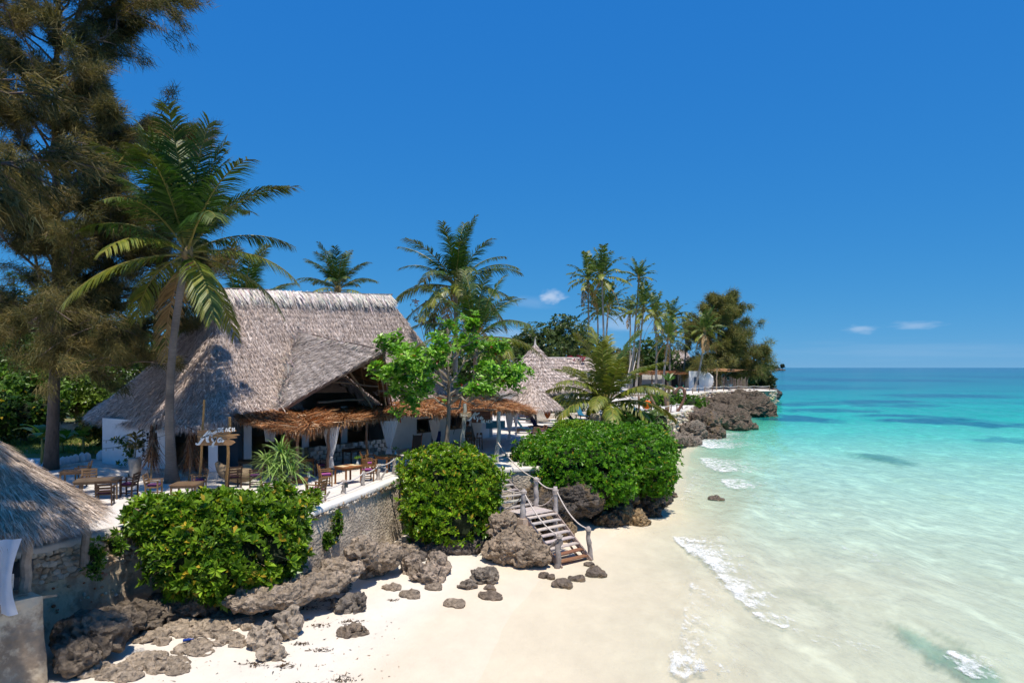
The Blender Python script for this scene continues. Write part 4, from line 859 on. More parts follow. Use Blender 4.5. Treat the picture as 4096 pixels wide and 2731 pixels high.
rope(TOP['fl'] + dn * 3, PO['bl'][0] + A((.1, 0, .35)), .12, 'loose lower rope between the left landing posts')

# ---------------------------------------------------------------- rope fence on the sea wall
fp = [((305, 508), .55, 'nearest, by the bush'), ((325, 501), .55, 'second from the bush, with a forked prop'), ((349, 492.5), .52, 'carrying a small dark lamp'), ((368, 484.5), .58, 'fourth from the bush'), ((383, 478.7), .68, 'fifth, with a forked prop'), ((399, 473), .75, 'farthest, at the wall end')]
tops = []
for i, ((u, v), h, l) in enumerate(fp):
    p = at(u, v, .02) + A((-.22, 0, 0)); f = thing('fence_post', 'grey driftwood rope-fence post on the sea wall, ' + l, 'post', p, group='rope fence posts on the sea wall')
    q = p + A((.02, 0, h)); knotty(p - A((0, 0, .1)), q, .085, f, 'post', (.42, .37, .33), band=i % 2 == 0); tops.append(q)
    if i in (1, 4): pole(p + A((.12, -.02, 0)), p + A((.42, -.08, h * .72)), .05, f, (.46, .42, .38), 'prop')
    if i == 2:
        mb = MB(); mb.box(p + A((.12, -.05, h * .62)), (.14, .05, .18), Rz(.3), (.03, .04, .04)); mb.build('lamp', M['dark'], f)
tops.append(pd(411, 457, 35)); tops.insert(0, pd(275, 502, 23.2))
for i in range(len(tops) - 1): rope(tops[i] + A((0, 0, -.06)), tops[i + 1] + A((0, 0, -.06)), .10, 'pale rope of the sea wall fence, ' + ['end run hidden in the bush', 'run nearest to the bush', 'run ending at the lamp post', 'run starting at the lamp post', 'fourth run from the bush', 'fifth run, between the farthest posts', 'last run towards the round bush'][i], .026, col=(.62, .57, .55))
# ---------------------------------------------------------------- plants
def rosettes(mb, P, N, size, k, cols, pr=None, w=.42, open_=(.45, 1.25), yellow=.03, ycol=(.50, .36, .04), gv=.28):
    """whorls of obovate leaves at points P facing N"""
    n = len(P); Nn = unit(N); ref = unit(np.cross(Nn, rng.normal(size=(n, 3)))); b2 = np.cross(Nn, ref)
    az = (np.arange(k)[None] * 2 * np.pi / k + rng.uniform(0, 6.28, (n, 1)) + rng.normal(0, .25, (n, k))); th = rng.uniform(open_[0], open_[1], (n, k))
    rad = np.cos(az)[..., None] * ref[:, None] + np.sin(az)[..., None] * b2[:, None]
    D = Nn[:, None] * np.cos(th)[..., None] + rad * np.sin(th)[..., None]
    ln = size * rng.uniform(.7, 1.2, (n, k)) * rng.uniform(.6, 1.3, (n, 1))
    up = unit(Nn[:, None] * np.sin(th)[..., None] - rad * np.cos(th)[..., None])
    tone = rng.random(n); c = mixcol(cols[0], cols[1], tone)[:, None] * (1 + gv * rng.normal(size=(n, k, 1)))
    y = rng.random((n, k)) < yellow; c = np.where(y[..., None], A(ycol) * (1 + .2 * rng.normal(size=(n, k, 1))), c)
    Pk = P[:, None] + D * .01
    mb.leaves(Pk.reshape(-1, 3), (D * ln[..., None]).reshape(-1, 3), up.reshape(-1, 3), w, np.clip(c, .004, .9).reshape(-1, 3))
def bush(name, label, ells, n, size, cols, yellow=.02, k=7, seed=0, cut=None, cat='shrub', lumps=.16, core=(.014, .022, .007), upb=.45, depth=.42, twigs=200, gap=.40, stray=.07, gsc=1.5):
    """a dense shrub: leaf whorls over lumpy ellipsoids round a shade-dark core"""
    E_ = [(A(c), A(r)) for c, r in ells]; lo = min(c[2] - r[2] for c, r in E_); cx = np.mean([c for c, r in E_], 0)
    root = thing(name, label, cat, (cx[0], cx[1], lo)); area = np.array([r[0] * r[1] + r[0] * r[2] + r[1] * r[2] for c, r in E_]); mb = MB(); core_mb = MB(); Pl, Nl = [], []
    for (c, r), a in zip(E_, area / area.sum()):
        m = int(n * a * 1.5); U = unit(rng.normal(size=(m, 3))); lump = 1 + lumps * (2 * fbm(U * 2.2 * max(r) ** .4 + c, 3, seed) - 1) + lumps * .5 * (2 * fbm(U * 7 + c, 2, seed + 2) - 1)
        inn = 1 - depth * np.abs(rng.normal(0, .35, m)); st_ = rng.random(m) < stray; inn = np.where(st_, 1 + .30 * rng.random(m) * min(1, .9 / max(r) ** .5), inn); P = c + U * r * (lump * inn)[:, None]; N_ = unit(U / r); ok = np.ones(m, bool)
        for c2, r2 in E_:
            if c2 is c: continue
            ok &= (((P - c2) / r2) ** 2).sum(1) > .80
        ok &= (N_[:, 1] < .75) | (N_[:, 2] > .2)
        ok &= (fbm(P * gsc, 2, seed + 6) > gap) | st_
        if cut is not None: ok &= cut(P)
        Pl.append(P[ok]); Nl.append(N_[ok])
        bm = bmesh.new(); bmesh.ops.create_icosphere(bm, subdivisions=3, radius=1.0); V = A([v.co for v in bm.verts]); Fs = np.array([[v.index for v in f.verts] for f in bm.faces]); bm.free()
        lump = 1 + lumps * (2 * fbm(V * 2.2 * max(r) ** .4 + c, 3, seed) - 1); core_mb.add(c + V * r * .76 * lump[:, None], Fs, core)  # near-black solid core stands in for the shade inside the shrub
    P, N_ = np.concatenate(Pl), np.concatenate(Nl); N_ = unit(N_ + A((0, 0, upb)) + SUNV * .25 + rng.normal(0, .28, N_.shape))
    rosettes(mb, P, N_, size, k, cols, yellow=yellow)
    o = mb.build('foliage', M['gloss'], root); o['kind'] = 'stuff'
    tw = MB(); i = rng.choice(len(P), twigs); q = P[i]; tw.blades(q, (cx - q) * .5 + rng.normal(0, .1, q.shape), rng.normal(0, .02, q.shape), jit((.25, .19, .13), twigs, .2))
    c_ = core_mb.build('shade_core', M['core'], root); c_['kind'] = 'stuff'; o = tw.build('twig', M['bark'], root); o['kind'] = 'stuff'
    return root
SUNV = A(SUN)
GRN = ((.060, .155, .012), (.135, .26, .020))
bush('beach_shrub', 'wide green shrub with yellowing leaves spilling over the rubble wall', [R(172, 520, 21.4, 1.0, .9, .65), R(220, 514, 21.8, 1.35, 1.0, .62), R(268, 516, 22.2, 1.1, .9, .68), R(183, 556, 20.9, .95, .8, .85), R(225, 558, 21.0, 1.2, .85, 1.0), R(272, 550, 21.6, .95, .75, .95), R(222, 584, 20.9, .75, .55, .40), R(148, 508, 21.4, .45, .5, .28), R(293, 522, 22.2, .45, .4, .5), R(178, 584, 20.9, .4, .4, .35), R(262, 580, 21.2, .5, .4, .4)],
     4300, .25, ((.05, .125, .010), (.24, .37, .025)), yellow=.06, seed=1, k=7, twigs=600, lumps=.34, gap=.40, stray=.17, gsc=1.2)
bush('beach_shrub', 'round glossy green shrub between the sea wall and the wooden stairs', [R(452, 492, 29.6, 2.0, 1.5, 1.7), R(440, 470, 31.5, 1.7, 1.3, 1.0), R(464, 478, 31, 1.4, 1.2, 1.2), R(450, 520, 28.7, 1.6, 1.1, .9), R(418, 470, 31.3, .8, .9, .8), R(425, 512, 28.6, .9, .9, .9), R(478, 503, 29.2, .6, .8, 1.0)],
     6200, .20, ((.06, .15, .010), (.27, .42, .020)), yellow=.05, seed=2, k=7, lumps=.28, gap=.37, stray=.12)
bush('beach_shrub', 'huge rounded bright green hedge right of the wooden stairs', [R(560, 468, 35.2, 1.9, 2.0, 1.35), R(590, 466, 36.2, 2.5, 2.6, 1.5), R(632, 462, 37.6, 2.2, 2.4, 1.7), R(570, 447, 39.5, 2.9, 2.8, .95), R(620, 445, 42, 2.9, 3.2, 1.25), R(537, 458, 37, 1.3, 1.4, .9), R(655, 474, 36.8, 1.05, 1.6, 1.15), R(600, 485, 34.3, 1.9, 1.3, .95), R(572, 487, 33.9, 1.2, 1.0, .9), R(648, 450, 42, 1.7, 2.5, 1.5)],
     13500, .20, ((.04, .14, .010), (.17, .36, .018)), yellow=.018, seed=3, k=7, lumps=.22, gap=.34, stray=.10)
bush('beach_shrub', 'pale green low hedge behind the huge rounded one', [R(572, 430, 51, 1.5, 1.5, .72), R(590, 432, 50, 1.6, 1.5, .70), R(612, 437, 48, 1.9, 1.5, .65)], 2600, .22, ((.09, .23, .014), (.26, .40, .03)), yellow=.03, seed=4, k=6)
bush('beach_shrub', 'dark green shrub at the foot of the young palm', [R(625, 418, 58, 1.5, 1.2, .9), R(640, 422, 57, 1.3, 1.0, .7)], 900, .22, ((.03, .09, .01), (.06, .14, .015)), seed=5, k=6)
bush('beach_shrub', 'low green shrub on the edge beside the heart sculpture', [R(658, 402, 88, 2.2, 2, 1.1), R(675, 401, 90, 2.0, 2, 1.2), R(690, 403, 90, 2.0, 2, .9)], 900, .32, ((.05, .14, .012), (.12, .24, .02)), seed=6, k=6)
bush('beach_shrub', 'grey-green creeper hanging over the near stone bastion', [R(650, 421, 66, 1.4, 1.0, 1.1), R(660, 424, 66.5, .9, .8, 1.3), R(640, 426, 62, 1.2, 1.2, 1.1)], 700, .26, ((.12, .20, .06), (.28, .36, .16)), seed=7, k=6)
# ---------------------------------------------------------------- palms
def frond_mesh(name, Lf, e0, bend, nl=46, ll=.9, cols=((.05, .13, .015), (.10, .19, .02)), seed=0, twist=0., sway=0., width=.045, dead=0.):
    r = np.random.default_rng(seed); n = 22; s = np.linspace(0, 1, n); ang = e0 - bend * s ** 1.5; dx = np.cos(ang) * Lf / (n - 1); dz = np.sin(ang) * Lf / (n - 1)
    x = np.r_[0, np.cumsum(dx[:-1])]; z = np.r_[0, np.cumsum(dz[:-1])]; y = sway * s ** 2 * Lf; P = np.stack([x, y, z], 1); T = unit(np.gradient(P, axis=0))
    mb = MB(); mb.tube(P, .045 * (Lf / 5) * (1 - .85 * s) + .006, 5, (.30, .26, .06) if not dead else (.40, .24, .10))
    for sg in (-1, 1):
        u = np.sort(r.uniform(.14, 1, nl)); Q = np.stack([np.interp(u, s, P[:, k]) for k in range(3)], 1); Tq = unit(np.stack([np.interp(u, s, T[:, k]) for k in range(3)], 1))
        lat = unit(np.cross(Tq, A((0, 0, 1.)))) * sg; lat = unit(lat + twist * A((0, 0, sg))); upv = np.cross(lat, Tq) * sg
        lg = ll * (Lf / 5) * np.interp(u, [.14, .3, .75, 1], [.55, 1., .85, .42]) * r.uniform(.8, 1.1, nl)
        fw = .55 + .75 * u ** 1.5; drp = .35 + .30 * r.random(nl) + .25 * (np.cos(e0) > .8)
        D = unit(lat + Tq * fw[:, None] + upv * .15 - A((0, 0, 1.)) * (drp * .55)[:, None]); D2 = unit(D - A((0, 0, 1.)) * (drp * .9)[:, None])
        W_ = unit(np.cross(D, upv)) * (width * (Lf / 5))
        a, b_ = Q + D * (lg * .5)[:, None], Q + D * (lg * .5)[:, None] + D2 * (lg * .55)[:, None]
        V = np.stack([Q - W_ * .4, Q + W_ * .4, a + W_ * .5, a - W_ * .5, b_], 1); i = np.arange(nl)[:, None] * 5
        c = mixcol(cols[0], cols[1], r.random(nl)) * (1 + .15 * r.normal(size=(nl, 1))); tip = np.clip(u - .75, 0, 1)[:, None] * 2; c = c * (1 - tip * .5) + A((.35, .28, .06)) * tip * .5
        mb.add(V.reshape(-1, 3), [i + np.array([[0, 1, 2, 3]]), i + np.array([[3, 2, 4]])], np.clip(np.repeat(c, 5, 0), .004, .9))
    return mb.mesh(name, M['palm'])
FR = {}
GP = ((.022, .068, .010), (.055, .12, .014)); GY = ((.10, .16, .015), (.26, .26, .03)); GOLD = ((.085, .13, .014), (.24, .25, .035)); DEAD = ((.30, .17, .06), (.42, .27, .12))
for key, e0, bd, cl, v in (('up', 1.45, .55, GP, 3), ('hi', 1.05, .95, GP, 3), ('mid', .62, 1.15, GP, 3), ('low', .15, 1.05, GY, 3), ('down', -.30, .85, GY, 3), ('dead', -.9, .55, DEAD, 2), ('gold_up', 1.35, .6, GOLD, 2), ('gold_hi', .95, .95, GOLD, 2), ('gold', .5, 1.1, GOLD, 2), ('gold_low', .1, 1.1, GY, 2)):
    if key.startswith('gold'): FR[key, 'near'] = [frond_mesh('frond', 5.0, e0 + .08 * k, bd, 70, 1.0, cl, 900 + k + int(100 * e0), width=.085) for k in range(2)]; continue
    for dens in ('near', 'far'):
        FR[key, dens] = [frond_mesh('frond', 5.0, e0 + .08 * (k - 1), bd + .15 * (k - 1), 84 if dens == 'near' else 36, 1.25 if dens == 'near' else 1.05, cl if dens == 'near' or cl is not GP else ((.045, .105, .014), (.13, .19, .028)), 10 * k + int(100 * abs(e0)) + 7, sway=.06 * (k - 1), width=.052 if dens == 'near' else .13, dead=key == 'dead') for k in range(v)]
def palm(name, label, base, top, r0, r1, fl, counts, dens='near', nuts=6, lean=0., group=None, curve=0., dry=0, wind=0., tcol=(.34, .29, .25)):
    base, top = A(base), A(top); root = thing(name, label, 'palm tree', base, group=group)
    x = np.linspace(0, 1, 24)[:, None]; P = base * (1 - x) + top * x; P[:, 0] += curve * np.sin(np.pi * x[:, 0]) ; rr = r1 + (r0 - r1) * (1 - x[:, 0]) ** 2.2 ; rr = rr + (r0 * .5) * np.exp(-x[:, 0] * 22)
    ring = 1 + .05 * np.sin(np.arange(24) * 2.4); mb = MB(); mb.tube(P, rr * ring, 10, A(tcol)[None] * (1 + .14 * rng.normal(size=(24, 1)))); mb.build('trunk', M['palmbark'], root, True)
    hd = MB(); V, Fs = pebble(2, 2, .15); hd.add(V * A((r1 * 1.9, r1 * 1.9, r1 * 2.6)) + top, Fs, (.26, .19, .09)); hd.build('crown_heart', M['bark'], root)
    for key, m in counts.items():
        a0 = rng.uniform(0, 6.28)
        for k in range(m):
            me = FR[key, dens][rng.integers(len(FR[key, dens]))]; o = bpy.data.objects.new('frond', me); C.objects.link(o); o.parent = root
            az = a0 + k * 2 * math.pi / m + rng.normal(0, .22); az += wind * math.sin(-az)
            s_ = fl / 5 * rng.uniform(.85, 1.1); o.scale = (s_, s_ * rng.choice([-1, 1]), s_); o.location = top - base + A((math.cos(az), math.sin(az), 0)) * r1 * .8 + A((0, 0, {'up': .3, 'hi': .25, 'mid': .1, 'low': 0, 'down': -.12, 'dead': -.2}.get(key, .1) * r1 * 5)); o.rotation_euler = (rng.normal(0, .06), rng.normal(0, .07), az)
    for k in range(nuts):
        a = rng.uniform(0, 6.28); mb = MB(); V, Fs = pebble(k % 5, 2, .06); mb.add(V * A((.11, .11, .14)) * (1 if dens == 'near' else 1.2) + top + A((math.cos(a) * r1 * 2.0, math.sin(a) * r1 * 2.0, -.30 - .2 * rng.random())), Fs, jit([(.22, .20, .05), (.25, .13, .05)][k % 2], 1)[0]); mb.build('coconut', M['bark'], root, True)
    return root
palm('coconut_palm', 'tall leaning coconut palm in front of the restaurant, its grey trunk before the roof', at(172, 482, 0), pd(187, 252, 27.8), .23, .14, 4.9, {'up': 10, 'hi': 11, 'mid': 5, 'low': 3, 'down': 5, 'dead': 1}, curve=-.35, nuts=9, tcol=(.215, .175, .145))
palm('coconut_palm', 'coconut palm with yellowing lower fronds beyond the right end of the great roof', A((-4.4, 53, 0)), pd(456, 287, 53), .25, .16, 5.0, {'up': 5, 'hi': 7, 'mid': 7, 'low': 8, 'down': 6, 'dead': 2}, nuts=8)
palm('coconut_palm', 'short coconut palm behind the almond tree', A((-2.6, 46.5, 0)), pd(476, 338, 46.5), .22, .16, 4.8, {'up': 4, 'hi': 6, 'mid': 5, 'low': 6, 'down': 3}, nuts=3)
palm('coconut_palm', 'dark palm crown showing behind the ridge of the great roof', A((-13.6, 58, 0)), pd(338, 290, 56), .25, .16, 3.6, {'up': 5, 'hi': 8, 'mid': 8, 'low': 4}, 'near', 0)
palm('young_palm', 'young golden-green palm between the stone bastion and the thatched huts', at(603, 423, .0), pd(606, 404, 60), .30, .22, 6.6, {'gold_up': 6, 'gold_hi': 8, 'gold': 9, 'gold_low': 8}, nuts=4)
palm('young_palm', 'low green palm behind the tall leaning palm and casuarina', A((-17, 44, 0)), pd(242, 322, 46), .2, .16, 5.0, {'up': 4, 'hi': 6, 'mid': 7, 'low': 6}, nuts=0)
TALL = [((588, 279.6), (588, 352), 120, 3.6, 'leftmost tall palm of the far cluster, with brown-tipped fronds', 2), ((602, 277), (606, 356), 112, 3.7, 'tallest palm of the left pair in the far cluster', 2), ((597.6, 311), (597.8, 355), 125, 3.4, 'shorter palm between the two tall left ones of the far cluster', 1), ((608.4, 307), (603, 360), 118, 3.5, 'palm with upswept fronds right of the left pair', 0),
        ((639, 278.3), (631, 382), 118, 2.6, 'solitary highest palm with a small crown in the middle of the far cluster', 0), ((643.5, 309), (635.5, 383), 116, 3.1, 'palm leaning right just behind the solitary highest one', 1), ((630, 312), (629, 380), 130, 2.4, 'thin palm left of the solitary highest one', 1), ((655, 316), (655.5, 384), 125, 3.3, 'palm with hanging orange fronds in front of the far bar', 4),
        ((668.4, 338), (662.5, 391), 112, 3.0, 'short palm with orange lower fronds before the far bar', 3), ((671, 318), (670, 380), 140, 3.0, 'palm behind the short orange-fronded one', 2), ((686, 332), (681, 384), 140, 2.9, 'slim palm leaning beside the far casuarina', 2), ((704.7, 331), (694, 389), 122, 3.0, 'palm with a dead orange frond leaning before the far casuarina', 4)]
for (tu, tv), (bu, bv), Y, fl, lb, dd in TALL:
    top = pd(tu, tv, Y); b_ = pd(bu, bv, Y); b_[2] = float(ground_z(0, Y)) - .1
    palm('coconut_palm', lb, b_, top, .24, .14, fl * 1.4, {'up': 5, 'hi': 6, 'mid': 6, 'low': 5, 'down': 2, **({'dead': dd} if dd else {})}, 'far', 3, curve=rng.normal(0, .25), group='tall palms on the far terrace', wind=.25)
# ---------------------------------------------------------------- casuarinas
def casuarina(name, label, base, H, r0, limbs, spread, h0, needles, nlen, lean=(0, 0), cols=((.060, .082, .032), (.27, .205, .078)), seed=0, droop=.55, az_bias=None, tone_mean=.5, width=.022, prof=None, trunk_col=(.13, .095, .075), clumps=9, lmax=None, sub=7, extra=()):
    r = np.random.default_rng(seed); base = A(base); root = thing(name, label, 'tree', base)
    x = np.linspace(0, 1, 20); TP = base + np.stack([lean[0] * x ** 1.5 + .15 * np.sin(x * 7), lean[1] * x ** 1.5, H * x], 1); mb = MB(); mb.tube(TP, r0 * (1 - .93 * x) + .3 * r0 * np.exp(-x * 25), 10, trunk_col); mb.build('trunk', M['bark'], root, True)
    lb = MB(); Pc, Dc, Sc = [], [], []
    for k in range(limbs + len(extra)):
        f = h0 + (1 - h0) * (k + r.random()) / limbs; p = A([np.interp(f, x, TP[:, j]) for j in range(3)]); az = r.uniform(0, 6.28) if az_bias is None else r.normal(az_bias[0], az_bias[1]) if r.random() < az_bias[2] else r.uniform(0, 6.28)
        g = (f - h0) / (1 - h0); Lb = spread * (prof(g) if prof else (1 - .8 * g ** 1.6)) * r.uniform(.6, 1.1); el = r.uniform(.15, .75) + .3 * g
        if k >= limbs: f, az, el, Lb = extra[k - limbs]; g = .2; p = A([np.interp(f, x, TP[:, j]) for j in range(3)])
        m = 9; s_ = np.linspace(0, 1, m); d = A((math.cos(az) * math.cos(el), math.sin(az) * math.cos(el), math.sin(el)))
        Q = p + d * (s_ * Lb)[:, None]; Q[:, 2] -= (.10 if k < limbs else .28) * Lb * s_ ** 2.5; Q[1:] += r.normal(0, .03 * Lb, (m - 1, 3)) * A((1, 1, .6)); rr = max(.02, r0 * .28 * (1 - .6 * g)) * (1 - .85 * s_); lb.tube(Q, rr + .008, 5, A(trunk_col) * 1.3)
        for j in range(sub):
            u = r.uniform(.22, 1); q = A([np.interp(u, s_, Q[:, i]) for i in range(3)]); d2 = unit(d * .9 + r.normal(0, .55, 3) + A((0, 0, .15))); L2 = Lb * r.uniform(.14, .32); m2 = 5; w = np.linspace(0, 1, m2)
            B = q + d2 * (w * L2)[:, None]; B[:, 2] -= .25 * L2 * w ** 2; lb.tube(B, .022 * (1 - .7 * w) + .006, 4, A(trunk_col) * 1.5, cap=False)
            for c in range(clumps):
                v = r.uniform(.15, 1.05); Pc.append(q + d2 * v * L2 + A((0, 0, -.25 * L2 * v * v)) + r.normal(0, .12, 3) * L2 * .5); Dc.append(unit(d2 * .9 + r.normal(0, .4, 3))); Sc.append(f)
    lb.build('limb', M['bark'], root)
    Pc, Dc = A(Pc), A(Dc); n = len(Pc); k = needles; P = np.repeat(Pc, k, 0) + rng.normal(0, .12, (n * k, 3)) * (nlen / .4)
    D = unit(np.repeat(Dc, k, 0) * .8 + rng.normal(0, .40, (n * k, 3)) - A((0, 0, droop)) * rng.uniform(.4, 1.6, (n * k, 1))) * (nlen * rng.uniform(.5, 1.25, (n * k, 1)))
    tone = np.clip(rng.normal(tone_mean, .28, n), 0, 1); c = np.repeat(mixcol(cols[0], cols[1], tone), k, 0) * (1 + .2 * rng.normal(size=(n * k, 1)))  # each clump mixes the two needle colours at random
    W_ = unit(np.cross(D, rng.normal(size=D.shape))) * (width * rng.uniform(.6, 1.3, (n * k, 1))); mb = MB(); mb.blades(P, D, W_, np.clip(c, .01, .6))
    o = mb.build('crown', M['needle'], root); o['kind'] = 'stuff'
    return root
casuarina('casuarina_tree', 'huge brown-green casuarina with feathery drooping needles at the left edge', at(51, 470, -.05), 30, .28, 108, 9.4, .15, 38, .50, lean=(.8, 0), az_bias=(-.7, .9, .35), extra=[(.26, .1, .3, 6.5), (.30, -.2, .35, 6.8), (.34, .3, .3, 6.5), (.38, -.1, .4, 7.0), (.42, .2, .35, 6.8), (.47, -.3, .4, 7.0), (.29, .5, .2, 6.5), (.36, -.5, .3, 6.5), (.52, 0, .4, 6.5), (.21, -.75, .25, 8.5), (.25, -.95, .2, 8.5), (.24, -1.2, .1, 8.0), (.18, -1.0, .2, 7.5), (.19, -.75, .25, 8.0)], seed=3, width=.026, prof=lambda g: .80 if g < .75 else .80 - 1.5 * (g - .75), clumps=10, sub=10)
casuarina('casuarina_tree', 'second casuarina whose branches reach in over the small hut at the far left', (-12.9, 11.3, -1.5), 19, .32, 46, 5.6, .44, 22, .42, seed=8, width=.034, clumps=9, sub=9, prof=lambda g: .95 if g < .7 else .95 - 2 * (g - .7), az_bias=(.6, 1.2, .6))
casuarina('casuarina_tree', 'dense spreading casuarina with a leaning trunk on the far rocky point', (40.5, 135, .7), 17, .5, 56, 10.0, .12, 20, 1.15, lean=(1, 0), cols=((.085, .105, .035), (.34, .30, .095)), seed=12, width=.085, clumps=7, sub=8, tone_mean=.45, prof=lambda g: 1.05 - .75 * g ** 1.3)
leanr = casuarina('casuarina_tree', 'low casuarina limb leaning out over the water at the far point', (45.3, 134, .3), 8, .35, 20, 5.2, .35, 10, 1.0, lean=(4.6, 0), cols=((.085, .10, .035), (.30, .26, .085)), seed=15, width=.08, clumps=6, sub=6, trunk_col=(.22, .15, .11))
# ---------------------------------------------------------------- broadleaf trees
LEAFY_NOTE = 'broadleaf trees: a trunk, limbs and a crown of leaf whorls with gaps'
def leafy(name, label, base, blobs, n, size, cols, seed=0, trunk=.2, k=6, cat='tree', w=.5, lim=10, shell=.55, upb=.5, tcol=(.20, .16, .12), yellow=.01, ycol=(.4, .3, .05), mat='leaf', h0=.3):
    r = np.random.default_rng(seed + 100); base = A(base); E_ = [(A(c), A(q)) for c, q in blobs]; root = thing(name, label, cat, base); top = np.mean([c for c, q in E_], 0); mb = MB()
    x = np.linspace(0, 1, 8)[:, None]; mb.tube(base * (1 - x) + top * x + np.sin(x * 3) * .1 * r.normal(size=3), trunk * (1 - .6 * x[:, 0]), 8, tcol); lb = MB(); Ps, Ns = [], []
    vol = np.array([q.prod() ** .67 for c, q in E_])
    for (c, q), a in zip(E_, vol / vol.sum()):
        m = int(n * a); U = unit(r.normal(size=(m, 3))); rad = (1 - shell * r.random(m) ** 1.6); lump = 1 + .30 * (2 * fbm(U * 2.4 + c, 3, seed) - 1); P = c + U * q * (rad * lump)[:, None]; g = fbm(P * .9, 2, seed + 5); ok = g > .40; Ps.append(P[ok]); Ns.append(U[ok])
        for j in range(lim // len(E_) + 2):
            e = c + unit(r.normal(size=3)) * q * .8; s_ = base + (top - base) * r.uniform(h0, .95); lb.tube(s_ * (1 - x) + e * x + np.sin(np.pi * x) * A((0, 0, -.1)) * np.linalg.norm(e - s_) * .3, trunk * .35 * (1 - .8 * x[:, 0]) + .01, 5, tcol)
    mb.build('trunk', M['bark'], root, True); lb.build('limb', M['bark'], root)
    P, N_ = np.concatenate(Ps), np.concatenate(Ns); N_ = unit(N_ + A((0, 0, upb)) + rng.normal(0, .4, N_.shape)); fm = MB(); rosettes(fm, P, N_, size, k, cols, w=w, open_=(.7, 1.6), yellow=yellow, ycol=ycol, gv=.22); o = fm.build('crown', M[mat], root); o['kind'] = 'stuff'
    return root
# the almond tree: tiers of near-level branches with big paddle leaves
def almond():
    base = A((-3.45, 34.2, -.05)); root = thing('almond_tree', 'bright green beach almond tree with spreading branches growing before the awning', 'tree', base); r = np.random.default_rng(14); x = np.linspace(0, 1, 12)
    TP = base + np.stack([.12 * np.sin(x * 4) + .35 * x, 0 * x, 5.6 * x], 1); mb = MB(); mb.tube(TP, .13 * (1 - .75 * x) + .015, 9, (.24, .19, .15)); mb.build('trunk', M['bark'], root, True); lb = MB(); P, N_ = [], []
    def limb(p, d, L_, rad, lvl):
        s = np.linspace(0, 1, 7); Q = p + d * (s * L_)[:, None]; Q[:, 2] += .10 * L_ * np.sin(s * 3.0); Q[1:] += r.normal(0, .035 * L_, (6, 3)); lb.tube(Q, rad * (1 - .7 * s) + .006, 5, (.27, .22, .17), cap=False)
        if lvl:
            for k in range(5 if lvl == 2 else 4):
                u = r.uniform(.35, 1) if k else 1.; q = A([np.interp(u, s, Q[:, i]) for i in range(3)]); d2 = unit(d * .8 + r.normal(0, .6, 3) * A((1, 1, .45)) + A((0, 0, .05))); limb(q, d2, L_ * r.uniform(.28, .48), rad * .5, lvl - 1)
        else:
            for u in (.2, .35, .5, .65, .8, .9, 1.0, 1.0):
                q = A([np.interp(u, s, Q[:, i]) for i in range(3)]); P.append(q + r.normal(0, .17, 3)); N_.append(unit(A((0, 0, 1.)) + d * .5 + r.normal(0, .3, 3)))
    a0 = .4
    for k, (z, el, L_) in enumerate([(2.9, .12, 2.9), (3.0, .18, 2.9), (3.1, .10, 2.7), (3.2, .16, 2.8), (3.4, .35, 2.8), (3.5, .4, 2.9), (3.7, .30, 2.7), (4.0, .55, 2.6), (4.2, .6, 2.5), (4.4, .45, 2.5), (4.7, .8, 2.2), (4.9, .85, 2.0), (4.2, .2, 2.7), (3.6, .22, 2.9)]):
        az = a0 + k * 2.4; d = A((math.cos(az) * math.cos(el), math.sin(az) * math.cos(el), math.sin(el))); p = A([np.interp(z, TP[:, 2], TP[:, i]) for i in range(3)]); limb(p, d, L_, .06, 2)
    lb.build('limb', M['bark'], root); fm = MB(); P, N_ = A(P), A(N_); ok = (fbm(P * .9, 2, 3) > .37) & ~((P[:, 0] > -3.4) & (P[:, 2] < 3.75)) & (P[:, 0] > -6.7); rosettes(fm, P[ok], N_[ok], .29, 7, ((.09, .25, .018), (.31, .53, .065)), w=.52, open_=(.8, 1.9), yellow=.01, ycol=(.30, .06, .02), gv=.3); o = fm.build('crown', M['leaf'], root); o['kind'] = 'stuff'
almond()
leafy('broadleaf_tree', 'dark leafy tree mass rising behind the conical thatched hut', (5, 92, 0), [R(540, 345, 90, 3.6, 3.5, 3.0), R(565, 342, 92, 3.8, 3.5, 3.6), R(520, 352, 90, 2.6, 3, 2.2), R(588, 352, 92, 3.0, 3, 2.6)], 3600, .42, ((.050, .085, .020), (.115, .15, .04)), 1, .3)
leafy('broadleaf_tree', 'dark leafy tree behind the almond tree and short palm', (-6, 98, .3), [R(470, 362, 96, 4.2, 3.5, 3.2), R(492, 360, 97, 3.6, 3.5, 3.0), R(445, 366, 97, 4, 3.5, 3.0)], 2400, .45, ((.04, .075, .02), (.10, .14, .035)), 9, .3)
leafy('broadleaf_tree', 'round green tree behind the far bar', (26, 150, .9), [R(650, 357, 150, 4.0, 4, 4.2), R(662, 362, 150, 4.0, 4, 3.6), R(640, 364, 150, 3.4, 4, 3.4)], 1500, .7, ((.04, .095, .018), (.085, .15, .03)), 2, .4)
leafy('broadleaf_tree', 'olive shrubby tree left of the far bar', (19, 140, .9), [R(615, 362, 140, 4.5, 4, 2.8), R(600, 364, 140, 4, 4, 2.6), R(630, 362, 142, 2.6, 3, 3.2)], 1100, .7, ((.08, .09, .025), (.17, .15, .05)), 3, .3)
leafy('broadleaf_tree', 'dark tree closing the gap below the far casuarina', (35, 145, .9), [R(690, 372, 145, 4, 4, 3.2), R(705, 372, 145, 5, 4, 3.6), R(740, 372, 142, 4.4, 4, 3.2)], 1200, .7, ((.035, .06, .02), (.08, .09, .03)), 4, .4)
